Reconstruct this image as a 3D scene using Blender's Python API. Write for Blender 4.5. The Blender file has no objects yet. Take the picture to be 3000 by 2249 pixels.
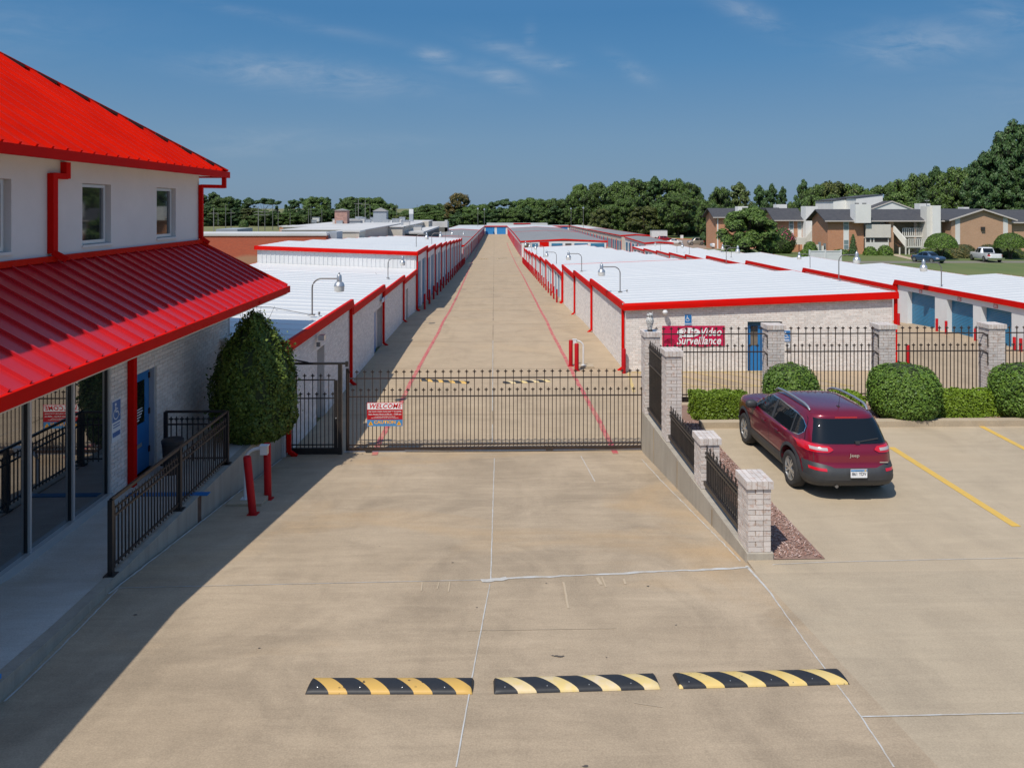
import bpy, bmesh, math, random
import numpy as np
from mathutils import Vector, Matrix

random.seed(7)
rng = np.random.default_rng(7)
R = math.radians
SC = bpy.context.scene
COL = SC.collection

# ---------------------------------------------------------------- camera, sky, sun, exposure
F, CX, CY, HZ = 2180.0, 1500.0, 1124.5, 607.0     # focal length, centre, horizon in photo pixels
CAMZ, YAW = 5.6, R(1.39)
cam_d = bpy.data.cameras.new('camera')
cam = bpy.data.objects.new('camera', cam_d); COL.objects.link(cam)
cam.location = (0, 0, CAMZ)
cam.rotation_euler = (R(90), 0, -YAW)
cam_d.sensor_width = 36.0
cam_d.lens = F / 3000 * 36
cam_d.shift_y = -(CY - HZ) / 3000
cam_d.clip_start = 0.1
cam_d.clip_end = 6000
SC.camera = cam

SUN_T = Vector((.40, .54, -1.0)).normalized()     # the way the light travels
sun_elev = math.asin(-SUN_T.z)
sun_az = math.atan2(-SUN_T.x, -SUN_T.y)
sd = bpy.data.lights.new('sun', 'SUN')
sun = bpy.data.objects.new('sun', sd); COL.objects.link(sun)
sun.rotation_euler = SUN_T.to_track_quat('-Z', 'Y').to_euler()
sd.energy = 3.3
sd.angle = R(0.53)
sd.color = (1.0, 0.94, 0.84)

SC.view_settings.view_transform = 'Standard'
SC.view_settings.look = 'None'
SC.view_settings.exposure = 0.35
SC.view_settings.gamma = 1.0
SC.view_settings.use_curve_mapping = False
SC.cycles.max_bounces = 6
SC.cycles.diffuse_bounces = 3
SC.cycles.glossy_bounces = 3
SC.cycles.transparent_max_bounces = 8


class NT:
    """small helper round a node tree"""
    def __init__(s, tree):
        s.t = tree
    def n(s, typ, **kw):
        nd = s.t.nodes.new(typ)
        for k, v in kw.items():
            if k.startswith('i_'):
                key = k[2:]
                key = int(key) if key.isdigit() else key.replace('_', ' ')
                s.set(nd.inputs[key], v)
            else:
                setattr(nd, k, v)
        return nd
    def set(s, inp, v):
        if isinstance(v, bpy.types.NodeSocket):
            s.t.links.new(v, inp)
        elif isinstance(v, (tuple, list)) and len(v) == 3 and inp.type == 'RGBA':
            inp.default_value = (*v, 1)
        else:
            inp.default_value = v
    def math(s, op, a, b=None, c=None, clamp=False):
        nd = s.n('ShaderNodeMath', operation=op, use_clamp=clamp)
        s.set(nd.inputs[0], a)
        if b is not None: s.set(nd.inputs[1], b)
        if c is not None: s.set(nd.inputs[2], c)
        return nd.outputs[0]
    def mix(s, fac, a, b, mode='MIX'):
        nd = s.n('ShaderNodeMix', data_type='RGBA', blend_type=mode)
        s.set(nd.inputs[0], fac); s.set(nd.inputs[6], a); s.set(nd.inputs[7], b)
        return nd.outputs[2]
    def noise(s, vec, scale, detail=3, rough=.55, dist=0.0):
        nd = s.n('ShaderNodeTexNoise')
        s.set(nd.inputs['Vector'], vec); nd.inputs['Scale'].default_value = scale
        nd.inputs['Detail'].default_value = detail; nd.inputs['Roughness'].default_value = rough
        nd.inputs['Distortion'].default_value = dist
        return nd.outputs[0]
    def ramp(s, fac, stops):
        nd = s.n('ShaderNodeValToRGB'); s.set(nd.inputs[0], fac)
        el = nd.color_ramp.elements
        while len(el) < len(stops): el.new(.5)
        for e, (p, c) in zip(el, stops):
            e.position = p
            e.color = (*c, 1) if isinstance(c, (tuple, list)) else (c, c, c, 1)
        return nd.outputs[0]
    def mapv(s, vec, sc=(1, 1, 1), loc=(0, 0, 0), rot=(0, 0, 0)):
        nd = s.n('ShaderNodeMapping'); s.set(nd.inputs[0], vec)
        nd.inputs['Scale'].default_value = sc; nd.inputs['Location'].default_value = loc; nd.inputs['Rotation'].default_value = rot
        return nd.outputs[0]
    def pos(s):
        return s.n('ShaderNodeNewGeometry').outputs['Position']
    def gen(s):
        return s.n('ShaderNodeTexCoord').outputs['Object']


world = bpy.data.worlds.new('World'); SC.world = world
world.use_nodes = True
w = NT(world.node_tree); world.node_tree.nodes.clear()
sky = w.n('ShaderNodeTexSky', sky_type='NISHITA', sun_disc=False)
sky.sun_elevation = sun_elev
sky.sun_rotation = sun_az
sky.altitude = 100; sky.air_density = 1.0; sky.dust_density = 0.7; sky.ozone_density = 2.6
tc = w.n('ShaderNodeTexCoord').outputs['Generated']
sep = w.n('ShaderNodeSeparateXYZ', i_0=tc)
ay = w.math('ADD', w.math('ABSOLUTE', sep.outputs[1]), .02)
cu = w.math('DIVIDE', sep.outputs[0], ay); cv = w.math('DIVIDE', sep.outputs[2], ay)
cvec = w.n('ShaderNodeCombineXYZ', i_0=cu, i_1=cv).outputs[0]
wv = w.mapv(cvec, (7, 30, 1), rot=(0, 0, R(10)))
wisp = w.noise(wv, 1.0, 9, .62, 1.2)
fine = w.noise(w.mapv(cvec, (30, 60, 1), rot=(0, 0, R(25))), 1.0, 6, .6, .8)
wisp = w.math('ADD', w.math('MULTIPLY', wisp, .75), w.math('MULTIPLY', fine, .25))
tot = None
for (px, py, rx, ry, tl, amt) in [(670, 170, .135, .020, -.10, 1.0), (770, 190, .05, .014, -.1, .7), (560, 150, .05, .016, -.15, .6), (940, 128, .024, .010, -.1, 1.0),
                                  (1085, 172, .035, .013, -.3, 1.0), (1010, 160, .05, .008, -.1, .5), (1120, 125, .06, .012, -.3, .7), (1208, 145, .020, .008, .1, .9), (1358, 155, .028, .012, -.5, .7),
                                  (1143, 85, .008, .016, .3, .5), (1990, 95, .10, .026, .05, .8), (1900, 122, .04, .012, -.3, .7), (1620, 40, .05, .016, -.4, .8), (2180, 45, .06, .02, -.2, .7),
                                  (600, 305, .09, .016, 0, .35), (800, 310, .08, .01, 0, .25), (530, 325, .06, .012, 0, .3), (650, 60, .13, .008, -.2, .4), (-300, 120, .25, .05, .1, .6), (2700, 200, .3, .05, 0, .6)]:
    u0 = (px - 1106) / 1607 + .0243; v0 = (448 - py) / 1607
    du = w.math('SUBTRACT', cu, u0); dv = w.math('SUBTRACT', w.math('SUBTRACT', cv, v0), w.math('MULTIPLY', du, tl))
    q = w.math('ADD', w.math('POWER', w.math('DIVIDE', du, rx), 2.0), w.math('POWER', w.math('DIVIDE', dv, ry), 2.0))
    g = w.math('MULTIPLY', w.math('EXPONENT', w.math('MULTIPLY', q, -1.0)), amt)
    tot = g if tot is None else w.math('MAXIMUM', tot, g)
cl = w.math('MULTIPLY', tot, w.math('MULTIPLY', w.math('SUBTRACT', wisp, .36), 4.2, clamp=True))
cl = w.math('MULTIPLY', cl, .25)
el = w.n('ShaderNodeSeparateXYZ', i_0=tc).outputs[2]
grad = w.ramp(w.math('MAXIMUM', el, 0.0), [(0.0, (1.08, 1.76, 2.62)), (.09, (.90, 1.72, 2.76)), (.19, (.47, 1.44, 2.80)), (.28, (.27, 1.17, 2.60)), (1.0, (.9, 2.0, 3.8))])
skb = w.mix(w.ramp(el, [(.25, .93), (.55, .25)]), sky.outputs[0], grad)
skc = w.mix(cl, skb, (4.3, 4.4, 4.6))
bgn = w.n('ShaderNodeBackground', i_0=skc, i_1=0.12)
out = w.n('ShaderNodeOutputWorld', i_0=bgn.outputs[0])

# ---------------------------------------------------------------- materials
MATS = {}
def mat(name, col=(.5, .5, .5), rough=.6, metal=0.0, coat=0.0, spec=.5, fn=None, bump=None):
    if name in MATS: return MATS[name]
    m = bpy.data.materials.new(name); m.use_nodes = True
    t = NT(m.node_tree)
    b = m.node_tree.nodes['Principled BSDF']
    b.inputs['Base Color'].default_value = (*col, 1)
    b.inputs['Roughness'].default_value = rough
    b.inputs['Metallic'].default_value = metal
    b.inputs['Coat Weight'].default_value = coat
    b.inputs['Coat Roughness'].default_value = .05
    b.inputs['Specular IOR Level'].default_value = spec
    if fn:
        r = fn(t, b)
        if r is not None: t.set(b.inputs['Base Color'], r)
    MATS[name] = m
    return m
def bump(t, b, h, strength=.3, dist=.02):
    nd = t.n('ShaderNodeBump', i_Strength=strength, i_Distance=dist, i_Height=h)
    t.set(b.inputs['Normal'], nd.outputs[0])
def mottled(c1, c2, sc=1.5, bmp=0.0, det=5, lo=.3, hi=.7, fs=30, famt=.12, stretch=(1, 1, 1)):
    def fn(t, b):
        p = t.mapv(t.pos(), stretch)
        n1 = t.noise(p, sc, det, .6)
        c = t.mix(t.ramp(n1, [(lo, 0.0), (hi, 1.0)]), c1, c2)
        f = t.noise(t.pos(), fs, 2, .5)
        c = t.mix(famt, c, t.mix(f, (0, 0, 0), tuple(min(1, x * 2) for x in c1)))
        if bmp: bump(t, b, f, bmp, .01)
        return c
    return fn

def concrete_fn(c_lo, c_hi, stain, streak=(1, 14, 1), rust=(.52, .36, .20), ramt=.5):
    def fn(t, b):
        p = t.pos()
        big = t.noise(t.mapv(p, (.42, .30, .3)), 1.0, 5, .60, .8)
        mid = t.noise(p, 1.3, 6, .62, .4)
        st = t.noise(t.mapv(p, (.8, 5.5, 1)), 1.0, 7, .68, .5)
        fin = t.noise(p, 55, 3, .6)
        spk = t.noise(p, 160, 1, .5)
        c = t.mix(t.ramp(big, [(.32, 0.0), (.68, 1.0)]), c_lo, c_hi)
        bl = t.noise(t.mapv(p, (.55, .38, 1), loc=(2, 4, 0), rot=(0, 0, R(20))), 1.0, 5, .62, 1.0)
        c = t.mix(t.math('MULTIPLY', t.ramp(bl, [(.50, 0.0), (.66, 1.0)]), .50), c, stain)
        c = t.mix(t.math('MULTIPLY', t.ramp(mid, [(.48, 0.0), (.72, 1.0)]), .36), c, stain)
        c = t.mix(t.math('MULTIPLY', t.ramp(st, [(.42, 0.0), (.72, 1.0)]), .30), c, stain)
        st2 = t.noise(t.mapv(p, (.5, 4.0, 1), loc=(3, 9, 0)), 1.0, 6, .65, .4)
        c = t.mix(t.math('MULTIPLY', t.ramp(st2, [(.5, 0.0), (.75, 1.0)]), .35), c, tuple(min(1, x * 1.25) for x in c_hi))
        ty = t.noise(t.mapv(p, (1.3, .10, 1), loc=(7, 2, 0), rot=(0, 0, R(-4))), 1.0, 4, .6, .5)
        c = t.mix(t.math('MULTIPLY', t.ramp(ty, [(.52, 0.0), (.70, 1.0)]), .22), c, stain)
        ru = t.noise(t.mapv(p, (.22, .30, 1), loc=(5, 1.5, 0)), 1.0, 5, .6, .7)
        c = t.mix(t.math('MULTIPLY', t.ramp(ru, [(.52, 0.0), (.7, 1.0)]), ramt), c, rust)
        c = t.mix(.26, c, t.mix(t.ramp(fin, [(.3, 0.0), (.7, 1.0)]), tuple(x * .55 for x in c_lo), tuple(min(1, x * 1.35) for x in c_hi)))
        c = t.mix(t.math('MULTIPLY', t.ramp(spk, [(.66, 0.0), (.74, 1.0)]), .35), c, tuple(x * .5 for x in c_lo))
        bump(t, b, fin, .25, .008)
        return c
    return fn

m_conc = mat('driveway_concrete', rough=.85, fn=concrete_fn((.345, .265, .178), (.475, .372, .258), (.18, .138, .092), rust=(.47, .30, .14), ramt=.62))
m_lot = mat('lot_concrete', rough=.85, fn=concrete_fn((.40, .322, .225), (.455, .37, .26), (.28, .225, .16), ramt=.12))
m_yard = mat('yard_concrete', rough=.85, fn=concrete_fn((.395, .300, .200), (.45, .345, .228), (.26, .195, .125), ramt=.25))
m_walk = mat('walkway_concrete', rough=.85, fn=concrete_fn((.50, .50, .47), (.62, .62, .59), (.34, .29, .21), rust=(.38, .30, .18), ramt=.6))
def wallconc(t, b):
    p = t.pos()
    a = t.noise(p, .9, 6, .6)
    st = t.noise(t.mapv(p, (5, 5, .35)), 1.0, 6, .65, .3)
    f = t.noise(p, 40, 3)
    c = t.mix(t.ramp(a, [(.3, 0.), (.7, 1.)]), (.33, .285, .22), (.42, .38, .31))
    c = t.mix(t.math('MULTIPLY', t.ramp(st, [(.45, 0.), (.72, 1.)]), .55), c, (.20, .17, .135))
    c = t.mix(.18, c, t.mix(f, (.1, .09, .08), (.7, .66, .6)))
    bump(t, b, f, .3, .01)
    return c
m_wallc = mat('retaining_concrete', rough=.85, fn=wallconc)
m_seal = mat('joint_sealant', rough=.7, fn=mottled((.54, .54, .52), (.42, .37, .30), 5, lo=.38, hi=.66))
m_crack = mat('joint_dark_line', rough=.9, fn=mottled((.20, .15, .10), (.36, .28, .185), .6, lo=.35, hi=.6))  # brown line colour of the joints in slabs, walls and boards
m_whitepaint = mat('white_paint', (.72, .73, .74), .45, fn=mottled((.72, .73, .74), (.62, .62, .61), 1.2, famt=.05))
m_whiteroof = mat('white_metal_roof', rough=.38, fn=mottled((.66, .66, .65), (.61, .615, .61), .35, famt=.04, lo=.35, hi=.75, stretch=(1, 3, 1)))
m_whitewall = mat('white_metal_siding', (.74, .75, .76), .42, fn=mottled((.74, .75, .76), (.66, .67, .67), .6, famt=.04))
m_red = mat('red_trim_paint', (.60, .004, .006), .6, spec=.06, fn=mottled((.64, .006, .003), (.54, .006, .004), 1.2, famt=.03))
def redroof(t, b):
    p = t.pos()
    a = t.noise(p, .8, 5, .6); st = t.noise(t.mapv(p, (.5, 7, .5)), 1.0, 6, .6, .4)
    c = t.mix(t.ramp(a, [(.3, 0.), (.7, 1.)]), (.68, .014, .002), (.56, .009, .002))
    return t.mix(t.math('MULTIPLY', t.ramp(st, [(.5, 0.), (.75, 1.)]), .22), c, (.42, .03, .02))
m_redroof = mat('red_metal_roof', rough=.6, spec=.06, fn=redroof)
m_redroof2 = mat('shade_tinted_red_roof', rough=.38, spec=.5, coat=.32, fn=mottled((.60, .010, .016), (.50, .008, .016), .8, famt=.04))  # crimson tint and coat put the lower roof's purple shade into its colour
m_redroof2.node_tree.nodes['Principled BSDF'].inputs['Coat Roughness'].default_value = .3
m_redbol = mat('red_bollard_paint', rough=.5, spec=.25, fn=mottled((.46, .004, .008), (.36, .005, .010), 3, famt=.05))
m_blackiron = mat('black_iron', (.018, .017, .018), .38, fn=mottled((.018, .017, .018), (.035, .028, .024), 6, famt=.05))
m_browniron = mat('dark_bronze_iron', rough=.45, fn=mottled((.030, .022, .018), (.05, .03, .022), 5, famt=.06))
m_bluedoor = mat('blue_door_paint', rough=.4, fn=mottled((.015, .18, .46), (.018, .15, .39), 1.5, famt=.04))
m_bluerolldoor = mat('blue_roll_door', rough=.38, fn=mottled((.028, .18, .33), (.022, .15, .28), 1.2, famt=.05))
m_yellow = mat('yellow_road_paint', rough=.7, fn=mottled((.66, .40, .075), (.52, .36, .12), 5, lo=.4, hi=.8))
m_yellowfade = mat('faded_yellow_paint', rough=.7, fn=mottled((.60, .42, .15), (.48, .38, .22), 4))
m_stucco = mat('white_stucco', rough=.9, fn=mottled((.76, .735, .70), (.70, .675, .64), 1.2, bmp=.25, fs=60, famt=.10))
m_mortar = mat('mortar', rough=.9, fn=mottled((.58, .54, .50), (.48, .44, .40), 3))
m_grayshingle = mat('gray_shingles', rough=.9, fn=mottled((.045, .047, .056), (.07, .071, .078), 2, fs=12, famt=.2))
m_graymetal = mat('weathered_gray_roof', rough=.55, metal=.0, fn=mottled((.27, .26, .25), (.20, .195, .19), .25, lo=.35, hi=.7, stretch=(1, 4, 1)))
m_galv = mat('galvanized_metal', (.55, .56, .57), .35, .75)
m_dkgalv = mat('gray_conduit', (.22, .21, .20), .45, .5)
m_alum = mat('aluminum_frame', (.55, .57, .58), .4, .4)
m_rubber = mat('rubber', rough=.75, fn=mottled((.018, .018, .020), (.035, .034, .034), 5, fs=60, famt=.15))
m_brickdark = mat('dark_brown', (.05, .02, .015), .8)  # near-black brown: hinges, a sign mark and the painted hip gap shade

def brick_fn(base, alt, dark):
    def fn(t, b):
        oi = t.n('ShaderNodeObjectInfo').outputs['Random']
        gi = t.n('ShaderNodeNewGeometry').outputs['Random Per Island']
        r = t.math('FRACT', t.math('ADD', t.math('MULTIPLY', oi, 7.31), gi))
        p = t.pos()
        a = t.noise(p, 14, 4, .65)
        f = t.noise(p, 60, 2, .6)
        c = t.mix(t.ramp(a, [(.52, 0.), (.66, 1.)]), base, alt)
        c = t.mix(t.math('MULTIPLY', t.ramp(f, [(.62, 0.), (.72, 1.)]), .35), c, dark)
        v = t.math('ADD', .87, t.math('MULTIPLY', r, .20))
        c = t.mix(1.0, c, t.n('ShaderNodeCombineXYZ', i_0=v, i_1=v, i_2=v).outputs[0], 'MULTIPLY')
        bump(t, b, f, .3, .004)
        return c
    return fn
m_brick = mat('whitewashed_brick', rough=.85, fn=brick_fn((.78, .735, .69), (.70, .58, .51), (.46, .36, .30)))
m_brickp = mat('pink_grey_brick', rough=.85, fn=brick_fn((.60, .55, .515), (.50, .375, .315), (.34, .24, .19)))
m_mortarp = mat('brown_mortar', rough=.9, fn=mottled((.36, .28, .23), (.28, .22, .18), 3))
m_obrick = mat('orange_brick', rough=.9, fn=brick_fn((.40, .15, .065), (.33, .125, .065), (.2, .1, .06)))

def brickwall_tex(name, c1, c2, mort, w_=.254, h_=.081):
    def fn(t, b):
        # plane coordinate: use x+y along the wall, z up
        s = t.n('ShaderNodeSeparateXYZ', i_0=t.pos())
        u = t.math('ADD', s.outputs[0], s.outputs[1])
        v = t.n('ShaderNodeCombineXYZ', i_0=u, i_1=s.outputs[2]).outputs[0]
        br = t.n('ShaderNodeTexBrick', i_Vector=v, i_Color1=c1, i_Color2=c2, i_Mortar=mort, i_Scale=1.0)
        br.inputs['Mortar Size'].default_value = .008
        br.inputs['Brick Width'].default_value = w_
        br.inputs['Row Height'].default_value = h_
        n = t.noise(t.pos(), .5, 4)
        c = t.mix(.25, br.outputs[0], t.mix(n, tuple(x * .6 for x in c2), tuple(min(1, x * 1.4) for x in c1)))
        return c
    return mat(name, rough=.9, fn=fn)
m_obricktex = brickwall_tex('orange_brickwork', (.56, .24, .11), (.45, .18, .085), (.48, .42, .35))
m_tanbricktex = brickwall_tex('tan_brickwork', (.52, .30, .175), (.43, .235, .13), (.48, .42, .35))
m_redbricktex = brickwall_tex('red_brickwork', (.42, .10, .045), (.34, .08, .04), (.36, .24, .18))
m_mottbrick = brickwall_tex('mottled_brickwork', (.45, .25, .20), (.26, .14, .12), (.40, .36, .33), .5, .16)

def leaf_mat(name, c1, c2, c3=None):
    def fn(t, b):
        gi = t.n('ShaderNodeNewGeometry').outputs['Random Per Island']
        oi = t.n('ShaderNodeObjectInfo').outputs['Random']
        n = t.noise(t.gen(), .6, 2)
        c = t.mix(gi, c1, c2)
        c = t.mix(t.math('MULTIPLY', t.ramp(n, [(.35, 0.), (.65, 1.)]), .4), c, c3 or c2)
        v = t.math('ADD', .82, t.math('MULTIPLY', oi, .36))
        c = t.mix(1.0, c, t.n('ShaderNodeCombineXYZ', i_0=v, i_1=v, i_2=t.math('MULTIPLY', v, .95)).outputs[0], 'MULTIPLY')
        b.inputs['Transmission Weight'].default_value = 0
        return c
    return mat(name, rough=.55, spec=.35, fn=fn)
m_leafoak = leaf_mat('oak_leaves', (.045, .095, .020), (.12, .185, .036), (.075, .125, .024))
m_leafpine = leaf_mat('pine_needles', (.028, .070, .024), (.075, .130, .034), (.05, .105, .032))
m_leafpineb = leaf_mat('bright_pine_needles', (.075, .110, .030), (.115, .150, .045), (.09, .12, .03))
m_leafautumn = leaf_mat('turning_leaves', (.13, .10, .028), (.20, .13, .035), (.10, .10, .03))
m_leafhedge = leaf_mat('hedge_leaves', (.04, .095, .013), (.145, .235, .030), (.09, .17, .02))
m_leaflime = leaf_mat('bright_hedge_leaves', (.10, .17, .010), (.17, .25, .015), (.12, .19, .012))
m_leafyaupon = leaf_mat('holly_leaves', (.05, .095, .014), (.19, .25, .03), (.09, .14, .02))
m_leafpink = leaf_mat('pink_blossom', (.42, .035, .12), (.55, .09, .20), (.45, .03, .10))
m_bark = mat('bark', rough=.95, fn=mottled((.10, .075, .055), (.06, .045, .035), 4))
def grassf(t, b):
    p = t.pos()
    a = t.noise(p, .12, 5, .6); s = t.noise(t.mapv(p, (.6, .15, 1)), 1.0, 4, .6); f = t.noise(p, 8, 4, .7)
    c = t.mix(t.ramp(a, [(.35, 0.), (.65, 1.)]), (.075, .125, .028), (.14, .16, .045))
    c = t.mix(t.math('MULTIPLY', t.ramp(s, [(.45, 0.), (.7, 1.)]), .5), c, (.17, .16, .06))
    return t.mix(.3, c, t.mix(f, (.02, .04, .01), (.18, .22, .07)))
m_grass = mat('lawn_grass', rough=.95, fn=grassf)
def grassd(t, b):
    p = t.pos()
    a = t.noise(p, .03, 5, .6); f = t.noise(p, 3, 4, .7)
    c = t.mix(t.ramp(a, [(.35, 0.), (.65, 1.)]), (.10, .13, .04), (.22, .20, .08))
    return t.mix(.3, c, t.mix(f, (.04, .05, .02), (.25, .24, .1)))
m_field = mat('field_grass', rough=.95, fn=grassd)
m_tan_asph = mat('tan_asphalt', rough=.9, fn=mottled((.30, .215, .155), (.24, .17, .125), .5))
def mulchf(t, b):
    p = t.pos()
    gi = t.n('ShaderNodeNewGeometry').outputs['Random Per Island']
    return t.mix(t.ramp(gi, [(.2, 0.), (.9, 1.)]), (.30, .15, .11), (.50, .38, .34))
m_mulch = mat('wood_mulch', rough=.95, fn=mulchf)
m_soil = mat('mulch_soil', rough=.95, fn=mottled((.22, .13, .10), (.30, .20, .16), 6, fs=50, famt=.3))

# ---------------------------------------------------------------- object helpers
INV = {}
def tag(o, label=None, cat=None, group=None, kind=None):
    if label: o['label'] = label
    if cat: o['category'] = cat
    if group: o['group'] = group
    if kind: o['kind'] = kind
    return o
def thing(name, label, cat, loc=(0, 0, 0), group=None, rz=0, local=False):
    """an Empty at the thing's base; children are given in world coordinates unless local"""
    o = bpy.data.objects.new(name, None); COL.objects.link(o)
    o.empty_display_size = .3
    o.location = loc; o.rotation_euler = (0, 0, rz)
    tag(o, label, cat, group)
    INV[o.name] = None if local else Matrix.LocRotScale(Vector(loc), Matrix.Rotation(rz, 3, 'Z'), None).inverted()
    return o
def link(name, me, parent=None, kind=None):
    o = bpy.data.objects.new(name, me); COL.objects.link(o)
    if parent is not None:
        o.parent = parent
        inv = INV.get(parent.name)
        if inv is not None: o.matrix_parent_inverse = inv
    if kind: o['kind'] = kind
    return o
def copy_tree(o, parent=None):
    c = o.copy(); COL.objects.link(c)
    if parent is not None: c.parent = parent
    for ch in list(o.children): copy_tree(ch, c)
    return c
def place(o, loc, rz=0, label=None, scale=None, group=None, sclv=None):
    o.location = loc; o.rotation_euler = (0, 0, rz)
    if scale: o.scale = (scale,) * 3
    if sclv: o.scale = sclv
    if label: o['label'] = label
    if group: o['group'] = group
    return o
ORD = ['first', 'second', 'third', 'fourth', 'fifth', 'sixth', 'seventh', 'eighth', 'ninth', 'tenth', 'eleventh', 'twelfth', 'thirteenth', 'fourteenth',
       'fifteenth', 'sixteenth', 'seventeenth', 'eighteenth', 'nineteenth', 'twentieth', 'twenty-first', 'twenty-second', 'twenty-third', 'twenty-fourth', 'twenty-fifth', 'twenty-sixth', 'twenty-seventh', 'twenty-eighth', 'twenty-ninth', 'thirtieth']

class MB:
    def __init__(s):
        s.v = []; s.f = []; s.m = []; s.mi = 0
    def add(s, vs, fs):
        n = len(s.v); s.v += [tuple(x) for x in vs]; s.f += [tuple(i + n for i in f) for f in fs]; s.m += [s.mi] * len(fs)
        return s
    def box(s, x0, x1, y0, y1, z0, z1):
        return s.add([(x0, y0, z0), (x1, y0, z0), (x1, y1, z0), (x0, y1, z0), (x0, y0, z1), (x1, y0, z1), (x1, y1, z1), (x0, y1, z1)],
                     [(0, 3, 2, 1), (4, 5, 6, 7), (0, 1, 5, 4), (1, 2, 6, 5), (2, 3, 7, 6), (3, 0, 4, 7)])
    def hexa(s, b, t):
        """b, t: four bottom and four top corners in the same order"""
        return s.add(list(b) + list(t), [(0, 3, 2, 1), (4, 5, 6, 7), (0, 1, 5, 4), (1, 2, 6, 5), (2, 3, 7, 6), (3, 0, 4, 7)])
    def quad(s, a, b, c, d):
        return s.add([a, b, c, d], [(0, 1, 2, 3)])
    def ext(s, pts, d):
        """extrude a planar polygon (3-D points) by vector d"""
        n = len(pts)
        p2 = [tuple(Vector(p) + Vector(d)) for p in pts]
        fs = [tuple(range(n))[::-1], tuple(range(n, 2 * n))] + [(i, (i + 1) % n, n + (i + 1) % n, n + i) for i in range(n)]
        return s.add(list(pts) + p2, fs)
    def bar(s, a, b, w, h=None, up=(0, 0, 1)):
        a = Vector(a); b = Vector(b); d = (b - a).normalized(); h = h or w
        upv = Vector(up)
        if abs(d.dot(upv)) > .99: upv = Vector((0, 1, 0))
        sx = d.cross(upv).normalized() * w / 2; sz = sx.cross(d).normalized() * h / 2
        return s.hexa([a - sx - sz, a + sx - sz, b + sx - sz, b - sx - sz], [a - sx + sz, a + sx + sz, b + sx + sz, b - sx + sz])
    def tube(s, pts, r, n=8, cap=True):
        pts = [Vector(p) for p in pts]
        rs = r if isinstance(r, (list, tuple)) else [r] * len(pts)
        base = len(s.v); rings = []
        for i, p in enumerate(pts):
            d = (pts[min(i + 1, len(pts) - 1)] - pts[max(i - 1, 0)])
            d = d.normalized() if d.length > 1e-9 else Vector((0, 0, 1))
            ref = Vector((0, 0, 1)) if abs(d.z) < .9 else Vector((1, 0, 0))
            u = d.cross(ref).normalized(); v = d.cross(u).normalized()
            rings.append([p + (u * math.cos(2 * math.pi * k / n) + v * math.sin(2 * math.pi * k / n)) * rs[i] for k in range(n)])
        vs = [q for rg in rings for q in rg]; fs = []
        for i in range(len(pts) - 1):
            for k in range(n):
                fs.append((i * n + k, i * n + (k + 1) % n, (i + 1) * n + (k + 1) % n, (i + 1) * n + k))
        if cap:
            fs.append(tuple(range(n))[::-1]); fs.append(tuple((len(pts) - 1) * n + k for k in range(n)))
        return s.add(vs, fs)
    def lathe(s, prof, c=(0, 0, 0), n=16):
        """prof: (r, z) list about a vertical axis"""
        vs = []; fs = []
        for r, z in prof:
            for k in range(n):
                a = 2 * math.pi * k / n
                vs.append((c[0] + r * math.cos(a), c[1] + r * math.sin(a), c[2] + z))
        for i in range(len(prof) - 1):
            for k in range(n):
                fs.append((i * n + k, i * n + (k + 1) % n, (i + 1) * n + (k + 1) % n, (i + 1) * n + k))
        fs.append(tuple(range(n))[::-1]); fs.append(tuple((len(prof) - 1) * n + k for k in range(n)))
        return s.add(vs, fs)
    def grid(s, P):
        """P: 2-D list of points"""
        h = len(P); w_ = len(P[0])
        return s.add([q for r_ in P for q in r_], [(i * w_ + j, i * w_ + j + 1, (i + 1) * w_ + j + 1, (i + 1) * w_ + j) for i in range(h - 1) for j in range(w_ - 1)])
    def mesh(s, name, m, smooth=False):
        me = bpy.data.meshes.new(name)
        me.from_pydata(s.v, [], s.f)
        for q in (m if isinstance(m, (list, tuple)) else [m]): me.materials.append(q)
        if isinstance(m, (list, tuple)): me.polygons.foreach_set('material_index', s.m)
        if smooth:
            me.polygons.foreach_set('use_smooth', [True] * len(me.polygons))
            me.set_sharp_from_angle(angle=R(40 if smooth is True else smooth))
        me.update()
        return me
    def build(s, name, m, parent=None, kind=None, smooth=False):
        return link(name, s.mesh(name, m, smooth), parent, kind)
def bx(name, m, parent, *a, **k):
    return MB().box(*a).build(name, m, parent, **k)
def fix_normals(o):
    bm = bmesh.new(); bm.from_mesh(o.data); bmesh.ops.recalc_face_normals(bm, faces=bm.faces); bm.to_mesh(o.data); bm.free()
def at(px, py, D):
    """photo pixel and distance -> point"""
    xc = (px - CX) / F * D
    x = xc * math.cos(YAW) + D * math.sin(YAW); y = D * math.cos(YAW) - xc * math.sin(YAW)
    return Vector((x, y, CAMZ - (py - HZ) / F * D))
def X(px, D): return (px - 1447) / F * D
def Z(py, D): return CAMZ - (py - HZ) / F * D

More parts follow.
